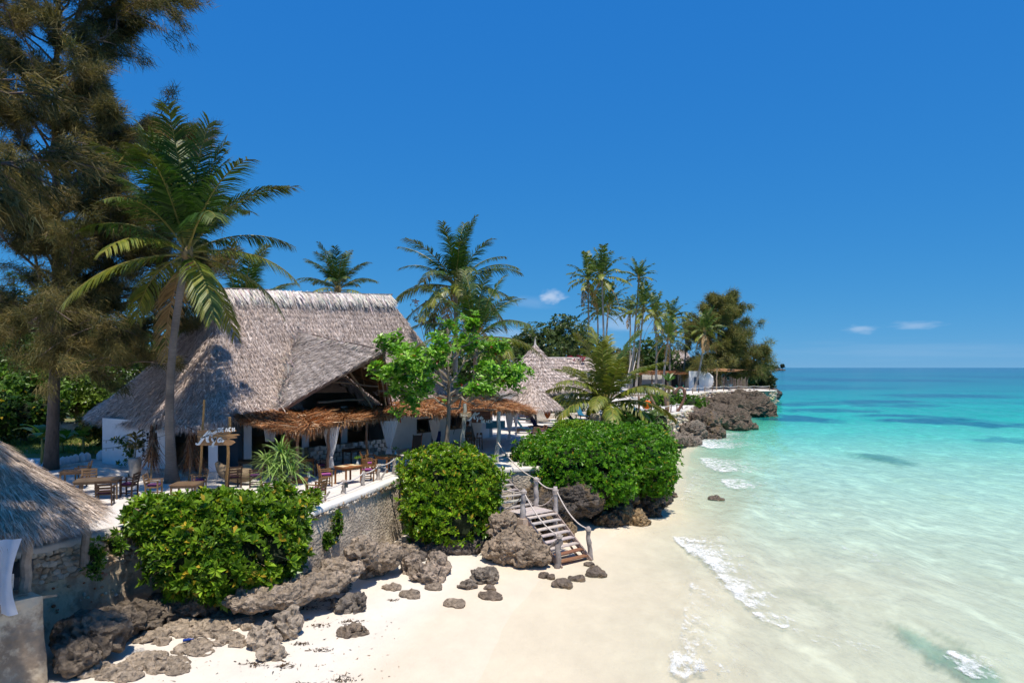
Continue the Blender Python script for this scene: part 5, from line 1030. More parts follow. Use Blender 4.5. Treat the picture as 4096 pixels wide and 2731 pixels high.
for i, (u, v, Y, rx, rz, c, lb) in enumerate([(8, 360, 48, 3.2, 3.6, 0, 'shaded green tree at the far left edge behind the casuarina'), (62, 355, 56, 4.2, 4.2, 1, 'tall green tree directly behind the casuarina trunk'), (108, 350, 60, 4.4, 4.4, 0, 'dark green tree left of the great roof'), (24, 388, 46, 2.6, 2.0, 1, 'bright low tree left of the casuarina trunk'), (80, 390, 50, 2.8, 2.0, 2, 'bright low tree right of the casuarina trunk'), (150, 345, 64, 4.5, 4.2, 0, 'dark tree behind the low green palm'), (-30, 350, 52, 4, 5, 0, 'tree half cut by the left picture edge'), (35, 320, 66, 5, 5, 0, 'tall tree filling the gap high behind the casuarina'), (195, 345, 66, 4.2, 3.4, 2, 'green tree peeping beside the roof hip')]):
    c = [((.035, .08, .016), (.09, .16, .026)), ((.06, .14, .016), (.15, .26, .03)), ((.06, .125, .015), (.16, .23, .03))][c]; p = pd(u, v, Y); leafy('garden_tree', lb, (p[0], Y, 0), [(p, (rx, rx, rz)), (p + A((rx * .6, -.5, -rz * .3)), (rx * .6, rx * .6, rz * .6)), (p + A((-rx * .6, -.5, -rz * .25)), (rx * .6, rx * .6, rz * .6))], 1500, .34, c, 20 + i, .2)
leafy('garden_shrub', 'small tree with orange and green leaves beside the white wall corner', A((-25.2, 42, 0)), [R(96, 426, 42, 1.1, 1, .9), R(104, 424, 42, .6, .6, .6)], 260, .28, ((.07, .12, .015), (.30, .17, .02)), 32, .06, cat='shrub', yellow=.2)
bush('garden_shrub', 'dark fern-like shrub on the lawn left of the casuarina trunk', [R(28, 412, 44, 2.0, 1.4, 1.0), R(5, 420, 43, 1.5, 1.2, 1.2)], 700, .34, ((.02, .06, .012), (.06, .12, .02)), seed=33, k=6)
def banana(p, h, lb, n=8, ln=1.5):
    root = thing('banana_plant', lb, 'plant', p); p = A(p); mb = MB(); mb.tube(np.array([p, p + A((.03, 0, h * .5)), p + A((.0, 0, h))]), [.10, .08, .05], 8, (.25, .24, .08)); mb.build('stem', M['bark'], root, True)
    for k in range(n):
        az = k * 2.4 + rng.normal(0, .2); el = rng.uniform(.5, 1.2); s = np.linspace(0, 1, 9); ang = el - 1.5 * s ** 1.4; L_ = ln * rng.uniform(.8, 1.1); d = A((math.cos(az), math.sin(az), 0)); Q = p + A((0, 0, h)) + np.cumsum(np.r_[[A((0, 0, 0))], (d * np.cos(ang)[:-1, None] + A((0, 0, 1)) * np.sin(ang)[:-1, None]) * L_ / 8], 0); sd = A((-d[1], d[0], 0)); w = .30 * ln / 1.5 * np.sin(np.pi * np.clip(s * .9 + .06, 0, 1)) ** .6
        G = np.stack([Q - sd * w[:, None] + A((0, 0, .04)), Q, Q + sd * w[:, None] + A((0, 0, .04))], 1); mb = MB(); mb.grid(G, jit((.10, .20, .025) if k % 4 else (.30, .28, .05), 1, .1)[0]); mb.build('leaf', M['leaf'], root, True)
banana(at(42, 463, 0), 1.3, 'banana plant with a yellow stem left of the casuarina trunk'); banana(at(83, 454, 0), 1.0, 'banana plant with a thin yellow stem on the lawn right of the casuarina trunk', 6, 1.1); banana(at(62, 452, 0), .6, 'low banana leaf clump behind the casuarina trunk', 6, 1.6)
# spiky screw-pine by the front sign
def strappy(name, label, p, h, heads, n, ln, w, cols, r=.09, cat='plant', droop=1.2):
    p = A(p); root = thing(name, label, cat, p); st = MB(); mb = MB()
    for hd in heads:
        q = p + A(hd); x = np.linspace(0, 1, 7)[:, None]; st.tube(p * (1 - x) + q * x + np.sin(np.pi * x) * A((.05, 0, 0)), r * (1 - .4 * x[:, 0]), 7, (.26, .21, .16))
        az = rng.uniform(0, 6.28, n); el = rng.uniform(-.1, 1.45, n); d = np.stack([np.cos(az) * np.cos(el), np.sin(az) * np.cos(el), np.sin(el)], 1); L_ = ln * rng.uniform(.7, 1.15, n); sd = unit(np.stack([-np.sin(az), np.cos(az), 0 * az], 1)) * (w * rng.uniform(.7, 1.2, n))[:, None]
        s = np.linspace(0, 1, 7); bd = droop * rng.uniform(.6, 1.3, n); rows = []
        for t_ in s: rows.append(q + d * (t_ * L_)[:, None] - A((0, 0, 1)) * (bd * L_ * .42 * t_ ** 2.2)[:, None])
        rows = np.stack(rows, 1); wd_ = (1 - s ** 2.5) * .5; G0 = rows - sd[:, None] * wd_[None, :, None]; G1 = rows + sd[:, None] * wd_[None, :, None]; c = mixcol(cols[0], cols[1], rng.random(n)) * (1 + .15 * rng.normal(size=(n, 1)))
        V = np.stack([G0, G1], 2).reshape(-1, 3); base_i = (np.arange(n)[:, None] * 14 + np.arange(6)[None] * 2)[..., None]; Fq = (base_i + np.array([0, 1, 3, 2])).reshape(-1, 4); mb.add(V, Fq, np.clip(np.repeat(c, 14, 0), .01, .8))
    st.build('stem', M['bark'], root, True); o = mb.build('foliage', M['leaf'], root); o['kind'] = 'stuff'; return root
strappy('screw_pine', 'spiky screw-pine with long arching strap leaves beside the front sign', (-8.75, 25.6, 0), 1.5, [(-.45, .1, 1.35), (.25, 0, 1.45), (0, .2, 1.75), (.55, -.1, 1.05), (-.1, -.2, 1.0)], 62, 1.15, .06, ((.14, .25, .06), (.34, .46, .13)))
bush('beach_shrub', 'small leafy sprig growing at the wall edge beside the screw-pine', [R(290, 499, 23.4, .55, .4, .40), R(310, 497, 23.8, .35, .3, .25)], 130, .2, ((.10, .20, .015), (.20, .30, .02)), yellow=.04, seed=41, k=6, twigs=30)
for i, (u, v, Y, a, c, lb) in enumerate([(338, 526, 24.7, .12, .55, 'green creeper hanging down the middle of the plastered sea wall'), (328, 540, 24.2, .12, .25, 'small creeper sprig left on the plastered sea wall'), (95, 560, 19.4, .22, .5, 'green creeper growing on the rubble wall by the hut'), (115, 545, 20.2, .25, .25, 'short creeper near the top of the rubble wall')]):
    bush('creeper', lb, [R(u, v, Y, a, .12, c)], 60, .14, ((.06, .14, .012), (.14, .24, .02)), seed=50 + i, k=5, twigs=12, cat='plant')
# ---------------------------------------------------------------- conical thatched huts and parasols
def cone_grid(c, r, z0, z1, ns=72, nt=16, sag=.25, tip=.06):
    a = np.linspace(0, 2 * np.pi, ns + 1); tt = np.linspace(0, 1, nt + 1); rad = r * (1 - tt) + tip; z = z0 + (z1 - z0) * tt - sag * np.sin(np.pi * tt) * (z1 - z0) * .25
    return np.stack([c[0] + rad[None] * np.cos(a)[:, None], c[1] + rad[None] * np.sin(a)[:, None], np.repeat(z[None], ns + 1, 0)], -1)
# small bed hut at the lower left
HC = A((-14.25, 18.1)); hut = thing('bed_hut', 'small thatched hut with a white curtain on a stained stone base, lower left corner', 'hut', (*HC, -.6))
thatch(cone_grid(HC, 2.72, .98, 3.30, 96, 14, .1), 19000, hut, 'roof_thatch', courses=9, L=(.35, .8), W=(.016, .034), lift=.06, side=.22, spread=.10, cols=[(.60, .475, .38), (.42, .32, .25), (.74, .61, .50), (.28, .21, .165), (.62, .47, .34)], fringe=1.6, seed=60)
pole((-11.95, 16.78, -.7), (-11.93, 16.8, 1.05), .14, hut, (.33, .26, .20), 'post', k=9)
for a in (-2.3, .55, 1.9, 3.3):
    p = A((HC[0] + 2.55 * math.cos(a), HC[1] + 2.3 * math.sin(a), -.62)); pole(p, p + A((0, 0, 1.75)), .14, hut, (.30, .24, .19), 'post', k=9)
pole((-11.95, 16.5, .98), (-12.2, 19.3, 1.05), .06, hut, (.34, .24, .16), 'beam'); pole((-14.5, 15.7, .98), (-11.9, 16.45, .98), .06, hut, (.34, .24, .16), 'beam'); pole((-12.35, 16.35, .9), (-13.0, 15.9, .25), .03, hut, (.5, .4, .3), 'brace')
pole((-12.0, 16.35, .05), (-12.02, 16.35, -.75), .07, hut, (.60, .54, .48), 'rail_post'); pole((-12.1, 16.35, .08), (-13.6, 15.6, .05), .05, hut, (.42, .30, .2), 'rail')
def block(name, parent, top, zb, mat, col, seed, dis=.08, n=30):
    """rough masonry block: plan polygon extruded with an uneven face"""
    top = A(top); P = resample([(x, y, 0) for x, y, z in top], 64, True); zt = np.interp(np.arange(64), np.linspace(0, 64, len(top) + 1), np.r_[top[:, 2], top[0, 2]]); cz = np.linspace(0, 1, n)
    G = np.repeat(P[:, None], n, 1); G[..., 2] = zb + (zt[:, None] - zb) * cz[None]; ctr = P.mean(0); nrm = unit((G - ctr) * A((1, 1, 0))); G = G + nrm * ((fbm(G * 1.5, 4, seed)[..., None] - .5) * 2 * dis + (1 - cz)[None, :, None] * .12)
    c = A(col) * (.65 + .7 * fbm(G * 1.2, 4, seed + 4)[..., None]); mb = MB(); mb.grid(G, c, closed=True); cap = G[:, -1]; mb.add(np.vstack([cap, cap.mean(0)]), np.array([[i, (i + 1) % 64, 64] for i in range(64)]), col)
    return mb.build(name, M[mat], parent, True)
block('stone_base', hut, [(-11.3, 16.45, -.5), (-12.2, 17.0, -.55), (-15.6, 18.8, -.6), (-17.6, 15.2, -.6), (-13.4, 14.6, -.6)], -3.0, 'stain', (.34, .255, .18), 70, .07)  # stained base, its brown also darkened to stand in for shade
mb = MB(); mb.grid(np.stack([np.stack([A((-13.55, 15.35, z)), A((-11.15, 16.75, z))], 0) + A((.10, -.10, 0)) * 0 for z in (-.62, -.56)], 1), (.25, .22, .18)); mb.build('base_edge', M['stain'], hut)
mb = MB(); mb.box((-13.9, 17.4, -.38), (2.6, 2.2, .32), Rz(.45), (.16, .15, .15)); mb.build('bed', M['fabric'], hut)
# its curtain, hanging in folds
def hang(name, label, p, q, zt, zb, col=(.84, .84, .88)):
    p, q = A(p), A(q); x = np.linspace(0, 1, 60); z = np.linspace(0, 1, 26); d = q - p; nr = unit(A((d[1], -d[0]))); X_, Z_ = np.meshgrid(x, z, indexing='ij')
    f = np.sin(X_ * 19 + 5 * fbm(np.stack([X_ * 3, Z_ * .8, 0 * X_], -1), 2, 2)) * (.3 + fbm(np.stack([X_ * 5, Z_, 0 * X_], -1), 2, 7)); off = f * (.05 + .11 * Z_) + .10 * Z_ ** 2 + .10 * (fbm(np.stack([X_ * 2, Z_ * 2, 0 * X_], -1), 2, 9) - .5)
    wd = 1 - .25 * np.sin(np.pi * Z_ * .9); G = np.zeros((60, 26, 3)); G[..., :2] = p + d * (.5 + (X_ - .5) * wd)[..., None] + nr * off[..., None]; G[..., 2] = zt + (zb - zt) * Z_ * (1 - .05 * vnoise(np.stack([X_ * 6, 0 * X_, 0 * X_], -1), 4)); mb = MB(); mb.grid(G, col); return tag(mb.build(name, M['cloth'], None, True), label, 'curtain')
hang('curtain', 'large white sheer curtain hanging from the small hut at the left edge', (-12.9, 15.4), (-11.52, 16.05), .98, -.78)
# far conical hut with its wing
CH = A((2.5, 74)); hut2 = thing('cone_hut', 'white cottage with a tall conical grey thatched roof and a long thatched wing', 'hut', (*CH, 0))
thatch(cone_grid(CH, 5.0, 2.55, 7.3, 80, 18, .35), 15000, hut2, 'roof_thatch', courses=13, L=(.35, .7), W=(.07, .13), lift=.14, seed=80)
mb = MB(); mb.tube(np.array([(CH[0], CH[1], z) for z in (7.0, 7.5, 8.2)]), [.25, .12, .01], 7, (.55, .50, .46)); mb.build('finial', M['thatch'], hut2)
s = np.linspace(0, 1, 30)[:, None]; tt = np.linspace(0, 1, 12)
ea = A((1.5, 70.2, 2.55)) * (1 - s) + A((11.5, 75.5, 2.55)) * s; rg = A((2.5, 76, 5.9)) * (1 - s) + A((9.6, 79.5, 5.9)) * s
thatch(ea[:, None] * (1 - tt)[None, :, None] + rg[:, None] * tt[None, :, None], 7000, hut2, 'wing_thatch', courses=9, L=(.35, .7), W=(.07, .13), lift=.12, seed=83)
mb = MB(); mb.tube(np.array([A((2.5, 76, 6.0)), A((6, 77.8, 6.02)), A((9.6, 79.5, 6.0))]), .12, 6, (.55, .48, .45)); mb.build('ridge_pole', M['thatch'], hut2)
a = np.linspace(0, 2 * np.pi, 41); mb = MB(); mb.grid(np.stack([np.stack([CH[0] + 3.9 * np.cos(a), CH[1] + 3.9 * np.sin(a), np.full(41, z)], 1) for z in (-.05, 2.75)], 1), (.78, .76, .75)); mb.build('wall', M['white'], hut2)
wall((3.8, 71.8), (9.6, 75.2), 2.9, hut2, holes=((1.6, 2.4, .0, 2.1), (3.3, 4.1, .9, 1.9)), col=(.78, .77, .77))
for t_ in (1.5, 2.5, 4.3): p = A((3.8, 71.8)) + unit(A((5.8, 3.4))) * t_ + A((.35, -.6)); mb = MB(); mb.tube(np.array([(*p, -.05), (*p, 2.6)]), .16, 9, (.74, .72, .70)); mb.build('pillar', M['white'], hut2)
mb = MB(); mb.beam((5.25, 72.5, .05), (5.25, 72.5, 2.0), .7, .08, (.12, .30, .24), up=(.5, -.86, 0)); mb.build('door', M['wood'], hut2)
mb = MB(); P = resample([(1.6, 66.6, 0), (3.4, 66.2, 0), (6, 67.4, 0), (8, 69.5, 0)], 30); mb.grid(np.stack([P + A((0, -.1, -.05)), P + A((0, -.1, .45)), P + A((0, .25, .48)), P + A((0, .25, -.05))], 1), (.62, .55, .46)); tag(mb.build('planter_wall', M['concrete']), 'low curved planter wall before the conical hut', 'planter')
bush('flowering_shrub', 'pale flowering shrub in the low planter', [R(543, 411, 67, .7, .5, .5), R(555, 410, 68, 1.2, .8, .7)], 180, .22, ((.10, .18, .03), (.30, .36, .16)), yellow=.1, seed=61, k=5)
bush('flowering_shrub', 'dark shrub growing against the conical hut wall', [R(560, 405, 70, 1.4, .8, .9), R(574, 408, 70, 1.2, .8, .9)], 260, .28, ((.025, .07, .012), (.07, .12, .02)), seed=62, k=5)
leafy('bougainvillea', 'magenta bougainvillea above the thatched wing', pd(573, 395, 78), [R(572, 360, 78, .9, .8, .7), R(581, 359, 78, .5, .5, .45)], 170, .24, ((.30, .01, .05), (.45, .03, .10)), 63, .08, cat='shrub')
leafy('red_leaved_tree', 'reddish twiggy tree top behind the right hip of the great roof', A((-6.0, 56, 0)), [R(425, 310, 56, 1.3, 1, 1.0), R(440, 322, 56, 1.2, 1, 1.2)], 140, .24, ((.16, .04, .02), (.10, .12, .03)), 64, .08)
# thatched beach parasol
UP = at(536, 429, 0); par = thing('thatched_parasol', 'small thatched beach parasol on a pole in front of the conical hut', 'parasol', UP)
thatch(cone_grid(UP[:2] + A((-.35, 0)), 2.15, 1.80, 3.85, 60, 10, .2), 6500, par, 'roof_thatch', courses=7, L=(.3, .6), W=(.04, .075), lift=.07, seed=90)
pole(UP - A((0, 0, .05)), UP + A((-.1, 0, 2.6)), .11, par, (.34, .29, .24), 'pole')
# big pale stump-like trunk behind it
mb = MB(); q = at(538, 421, 0); a = np.linspace(0, 1, 9); mb.tube(q + np.stack([0 * a, 0 * a, a * 2.6], 1), .5 + .7 * np.exp(-a * 8), 14, (.42, .37, .33)); tag(mb.build('tree_trunk', M['bark'], None, True), 'thick pale tree trunk with flaring roots behind the parasol pole', 'tree trunk')

# ---------------------------------------------------------------- furniture
WOODB = (.34, .155, .055)
def make_chair(col, cush=(.34, .085, .26), slats=3, dark=1.):
    """armchair facing +y, seat 0.45 high, back at -y"""
    t = thing('terrace_chair', '', 'chair'); c = A(col) * dark
    def part(name, mb, m='wood'): return mb.build(name, M[m], t, local=True)
    for sx in (-1, 1):
        mb = MB(); mb.beam((sx * .25, .22, 0), (sx * .25, .22, .66), .05, .05, c, up=(1, 0, 0)); part('leg', mb)
        mb = MB(); mb.beam((sx * .25, -.20, 0), (sx * .25, -.21, .46), .05, .05, c, up=(1, 0, 0)); mb.beam((sx * .25, -.21, .46), (sx * .25, -.30, .90), .05, .05, c, up=(1, 0, 0)); part('leg', mb)
        mb = MB(); mb.beam((sx * .26, -.26, .66), (sx * .27, .27, .675), .06, .035, c * 1.1); part('armrest', mb)
        mb = MB(); mb.beam((sx * .25, -.2, .16), (sx * .25, .22, .16), .03, .04, c); part('stretcher', mb)
    mb = MB(); mb.box((0, .01, .42), (.50, .46, .05), None, c); part('seat', mb)
    for k in range(slats):
        z = .54 + .33 * k / max(1, slats - 1); h = .30 / slats; mb = MB(); mb.box((0, -.225 - (z - .46) * .2, z), (.46, .022, h), None, c * 1.12); part('back_slat', mb)
    if cush is not None:
        mb = MB(); V, Fs = pebble(3, 3, .03); V = np.sign(V) * np.abs(V) ** .45; mb.add(V * A((.22, .21, .045)) + A((0, .02, .485)), Fs, cush); o = mb.build('seat_cushion', M['fabric'], t, True, True)
    return t
def make_table(w, d, h, col, leg=.06):
    t = thing('terrace_table', '', 'table'); c = A(col); nb = 5
    for k in range(nb):
        mb = MB(); mb.box((0, -d / 2 + d * (k + .5) / nb, h - .02), (w, d / nb - .004, .04), None, jit(c, 1, .06, .03)[0] * 1.1); mb.build('table_board', M['wood'], t, local=True)
    mb = MB()
    for sy in (-1, 1): mb.box((0, sy * (d / 2 - .05), h - .085), (w - .08, .025, .09), None, c)
    for sx in (-1, 1): mb.box((sx * (w / 2 - .05), 0, h - .087), (.025, d - .13, .088), None, c)
    mb.build('apron', M['wood'], t, local=True)
    for sx in (-1, 1):
        for sy in (-1, 1): mb = MB(); mb.box((sx * (w / 2 - .06), sy * (d / 2 - .06), (h - .04) / 2), (leg, leg, h - .04), None, c); mb.build('leg', M['wood'], t, local=True)
    return t
chairs = {'solid': make_chair((.36, .18, .065), slats=1), 'slat': make_chair((.33, .165, .06), slats=4), 'dark': make_chair((.085, .045, .025), (.10, .03, .10), 4), 'grey': make_chair((.30, .185, .10), (.12, .04, .12), 4)}
used = set()
def chair(kind, x, y, face, label):
    """face: direction the sitter looks, degrees from +x"""
    o = chairs[kind] if kind not in used else copy_tree(chairs[kind]); used.add(kind); o.location = (x, y, .005); o.rotation_euler = (0, 0, math.radians(face - 90)); o['label'] = label; o['group'] = 'terrace chairs'
chair('solid', -7.85, 28.75, 25, 'wooden armchair with pink cushion at the near left of the table with placemats')
chair('slat', -6.35, 30.05, 205, 'slatted wooden armchair with pink cushion at the far side of the table with placemats')
chair('solid', -6.70, 32.1, 35, 'wooden armchair with pink cushion beside the farthest terrace table')
chair('solid', -7.05, 33.5, -30, 'wooden armchair behind the farthest terrace table, in half shade')
chair('slat', -7.25, 25.35, 160, 'slatted wooden armchair with pink cushion nearest to the sea wall coping')
chair('solid', -9.0, 25.3, 20, 'wooden armchair half hidden by the shrub, left of the dappled table')
chair('dark', -8.75, 31.6, 175, 'dark armchair with pink cushion under the awning right of the red-brown table')
chair('grey', -12.55, 27.4, 215, 'wooden armchair with purple cushion behind the left post of the front sign')
chair('grey', -13.75, 26.2, 10, 'weathered slatted armchair at the foot of the tall leaning palm')
chair('dark', -14.85, 26.5, 185, 'dark slatted armchair with purple cushion standing free right of the left table')
chair('dark', -14.75, 24.75, 110, 'dark armchair at the near side of the left table, beside the hut roof')
chair('grey', -16.9, 27.3, -60, 'weathered slatted armchair at the back of the left table')
chair('solid', -18.6, 29.6, 200, 'pale wooden slatted armchair farthest back on the left sand court')
chair('dark', -11.55, 28.3, 130, 'dark wooden armchair behind the right post of the front sign')
chair('dark', -10.7, 28.5, 200, 'dark armchair with purple cushion left of the screw-pine')
chair('grey', 1.55, 47.0, 120, 'low slatted wooden chair behind the huge hedge, near the teal lounger')
chair('slat', 2.1, 48.2, 200, 'slatted wooden chair turned away at the parasol pole')
chair('slat', 5.2, 46.2, 250, 'orange-brown chair back showing just above the huge hedge')
def place_table(t, x, y, rz, label): t.location = (x, y, .005); t.rotation_euler = (0, 0, rz); t['label'] = label; t['group'] = 'terrace tables'; return t
place_table(make_table(.85, .85, .75, (.30, .14, .06)), -8.2, 26.0, .25, 'thick dark-topped wooden table dappled with shade, nearest the shrub')
place_table(make_table(.95, .80, .75, (.42, .165, .05)), -7.05, 29.4, .95, 'red-brown wooden table laid with two straw placemats')
place_table(make_table(.95, .80, .75, (.40, .17, .06)), -5.95, 32.8, .95, 'wooden table at the farthest end of the rope fence')
place_table(make_table(.95, .80, .75, (.34, .12, .04)), -9.75, 31.6, .9, 'red-brown table in the shade under the awning')
place_table(make_table(.95, .85, .74, (.24, .15, .085)), -11.95, 25.1, .1, 'weathered table between the palm foot and the sign post')
place_table(make_table(1.5, .95, .74, (.20, .13, .08)), -15.75, 26.0, .35, 'long weathered table on the sand left of the tall palm')
place_table(make_table(.9, .8, .74, (.22, .13, .07)), -18.1, 28.2, .35, 'small table corner showing behind the hut roof')
place_table(make_table(1.1, .8, .74, (.10, .055, .03)), -8.2, 35.6, .9, 'dark table inside by the rubble counter')
place_table(make_table(1.2, .8, .72, (.40, .24, .13)), 3.6, 46.3, .1, 'pale brown table top showing above the huge hedge')
place_table(make_table(1.2, .8, .74, (.085, .05, .03)), -11.9, 31.3, .3, 'dark table inside the restaurant behind the front sign')
for x, y, r_, lb in ((-7.25, 29.25, .95, 'straw placemat on the near end of the red-brown table'), (-6.85, 29.62, .95, 'straw placemat on the far end of the red-brown table')):
    mb = MB(); mb.box((x, y, .762), (.36, .46, .008), Rz(r_), (.62, .48, .28)); tag(mb.build('placemat', M['fabric']), lb, 'placemat')
for x, y, lb in ((-6.72, 29.72, 'small glass jar with a green sprig on the table with placemats'), (-7.82, 26.25, 'small glass jar with a green sprig on the dappled table'), (-5.65, 33.1, 'small glass jar with a sprig on the farthest table')):
    v = thing('bud_vase', lb, 'vase', (x, y, .756)); mb = MB(); z = np.linspace(0, .2, 8); mb.tube(np.stack([x + 0 * z, y + 0 * z, .757 + z], 1), [.055, .065, .065, .062, .05, .035, .035, .04], 10, (.50, .52, .50)); mb.build('jar', M['glass'], v, True)
    mb = MB(); rosettes(mb, A([(x, y, .98), (x + .05, y, 1.05), (x - .05, y, 1.02)]), A([(0, 0, 1), (.5, 0, 1), (-.5, 0, 1)]), .12, 6, ((.08, .19, .02), (.16, .30, .04)), yellow=0); mb.build('sprig', M['leaf'], v)
# canoe-like driftwood bench by the sign
P = np.array([pd(217, 462, 29.6), pd(221, 468, 29.5), pd(228, 473, 29.3), pd(238, 475, 29.1), pd(250, 474, 29)]); mb = MB(); w = A([.10, .26, .32, .32, .28]); mb.tube(resample(P, 14), np.interp(np.linspace(0, 1, 14), np.linspace(0, 1, 5), w), 9, (.26, .19, .12)); tag(mb.build('canoe_bench', M['plank'], None, True), 'old wooden canoe hull used as a bench behind the sign posts', 'bench')
# bar stools, the sitter, blackboard
def stool(x, y, rz, lb):
    t = thing('bar_stool', lb, 'stool', (x, y, .0), rz, 'bar stools')
    for sx in (-1, 1):
        for sy in (-1, 1): mb = MB(); mb.beam((sx * .19, sy * .17, 0), (sx * .17, sy * .15, .72 if sy > 0 else 1.02), .04, .04, (.30, .15, .07), up=(1, 0, 0)); mb.build('leg', M['wood'], t, local=True)
    mb = MB(); mb.box((0, 0, .72), (.40, .36, .05), None, (.34, .17, .08)); mb.build('seat', M['wood'], t, local=True)
    for z in (.25, .42): mb = MB(); mb.box((0, .16, z), (.36, .025, .04), None, (.28, .14, .06)); mb.build('foot_rail', M['wood'], t, local=True)
    mb = MB(); mb.box((0, -.15, .97), (.36, .025, .14), None, (.34, .17, .08)); mb.build('backrest', M['wood'], t, local=True); return t
stool(-4.7, 42.2, .9, 'bar stool by the window with a blue towel over its back'); stool(-2.72, 41.9, .5, 'bar stool on which the person in grey sits'); stool(-2.05, 41.4, .6, 'empty bar stool behind the curtain below the name board')
x = np.linspace(-.2, .2, 12); mb = MB(); G = np.stack([np.stack([-4.55 + x * .8, 42.0 + x * .6 + off, z + 0 * x + .01 * np.sin(x * 40)], 1) for off, z in ((-.10, .35), (-.09, .7), (-.05, 1.05), (.05, 1.06), (.09, .7))], 1); mb.grid(G, (.02, .04, .16)); tag(mb.build('towel', M['fabric'], None, True), 'dark blue towel hung over the bar stool by the window', 'towel')
def person(loc, rz):
    root = thing('person', 'person in a grey shirt, brown hair, sitting on a bar stool seen from behind', 'person', loc, rz)
    J = {'pel': (0, 0, .80), 'wai': (0, .01, .98), 'che': (0, -.02, 1.22), 'nek': (0, .0, 1.42), 'hea': (0, .03, 1.52), 'crn': (0, .03, 1.66), 'shl': (-.17, -.01, 1.36), 'shr': (.17, -.01, 1.36), 'ell': (-.25, .10, 1.10), 'elr': (.25, .10, 1.10), 'hal': (-.17, .34, 1.10), 'har': (.17, .34, 1.10), 'fil': (-.14, .44, 1.09), 'fir': (.14, .44, 1.09),
         'hil': (-.10, .04, .80), 'hir': (.10, .04, .80), 'knl': (-.13, .44, .80), 'knr': (.13, .44, .80), 'anl': (-.12, .36, .40), 'anr': (.12, .36, .40), 'tol': (-.12, .52, .34), 'tor': (.12, .52, .34)}
    rad = {'pel': .16, 'wai': .145, 'che': .165, 'nek': .055, 'hea': .085, 'crn': .07, 'shl': .075, 'shr': .075, 'ell': .045, 'elr': .045, 'hal': .035, 'har': .035, 'fil': .025, 'fir': .025, 'hil': .10, 'hir': .10, 'knl': .065, 'knr': .065, 'anl': .042, 'anr': .042, 'tol': .035, 'tor': .035}
    Ed = [('pel', 'wai'), ('wai', 'che'), ('che', 'nek'), ('nek', 'hea'), ('hea', 'crn'), ('che', 'shl'), ('che', 'shr'), ('shl', 'ell'), ('shr', 'elr'), ('ell', 'hal'), ('elr', 'har'), ('hal', 'fil'), ('har', 'fir'), ('pel', 'hil'), ('pel', 'hir'), ('hil', 'knl'), ('hir', 'knr'), ('knl', 'anl'), ('knr', 'anr'), ('anl', 'tol'), ('anr', 'tor')]
    ks = list(J); me = bpy.data.meshes.new('skeleton'); me.from_pydata([J[k] for k in ks], [(ks.index(a), ks.index(b)) for a, b in Ed], []); tmp = bpy.data.objects.new('skeleton', me); C.objects.link(tmp)
    sk = tmp.modifiers.new('skin', 'SKIN'); sb = tmp.modifiers.new('sub', 'SUBSURF'); sb.levels = 2
    for i, k in enumerate(ks): me.skin_vertices[0].data[i].radius = (rad[k], rad[k]); me.skin_vertices[0].data[i].use_root = k == 'pel'
    dg = bpy.context.evaluated_depsgraph_get(); dg.update(); bme = bpy.data.meshes.new_from_object(tmp.evaluated_get(dg)); bpy.data.objects.remove(tmp)
    V = np.zeros(len(bme.vertices) * 3); bme.vertices.foreach_get('co', V); V = V.reshape(-1, 3); col = np.tile(A((.36, .20, .13)), (len(V), 1)); sh = (V[:, 2] > .78) & (V[:, 2] < 1.41) & (V[:, 1] < .16) ; col[sh] = (.10, .10, .105); pt = (V[:, 2] <= .92) & (V[:, 2] > .55) & (V[:, 1] >= .02); col[pt] = (.03, .035, .05)
    a = bme.color_attributes.new('Col', 'FLOAT_COLOR', 'POINT'); a.data.foreach_set('color', np.c_[col, np.ones(len(V))].astype(np.float32).ravel()); bme.materials.clear(); bme.materials.append(M['skin']); bme.polygons.foreach_set('use_smooth', np.ones(len(bme.polygons), bool)); o = bpy.data.objects.new('body', bme); C.objects.link(o); o.parent = root
    mb = MB(); V, Fs = pebble(1, 3, .06); mb.add(V * A((.10, .10, .12)) + A((0, -.005, 1.60)), Fs, (.12, .05, .022)); V2, F2 = pebble(2, 2, .08); mb.add(V2 * A((.05, .05, .06)) + A((0, -.10, 1.62)), F2, (.12, .05, .022)); mb.build('hair', M['bark'], root, True, True)
person((-2.72, 41.9, -.03), .5)
e = thing('blackboard_easel', 'black menu board leaning on a wooden easel by the white wall', 'blackboard', at(417, 452, 0)); p = wloc(e)
for sx in (-1, 1): pole(p + A((sx * .27, -.10, 0)), p + A((sx * .25, .18, 1.05)), .03, e, (.26, .09, .04), 'leg')
mb = MB(); mb.beam(p + A((0, -.07, .2)), p + A((0, .15, 1.0)), .52, .03, (.03, .03, .035), up=(0, -1, .3)); mb.build('board', M['dark'], e)
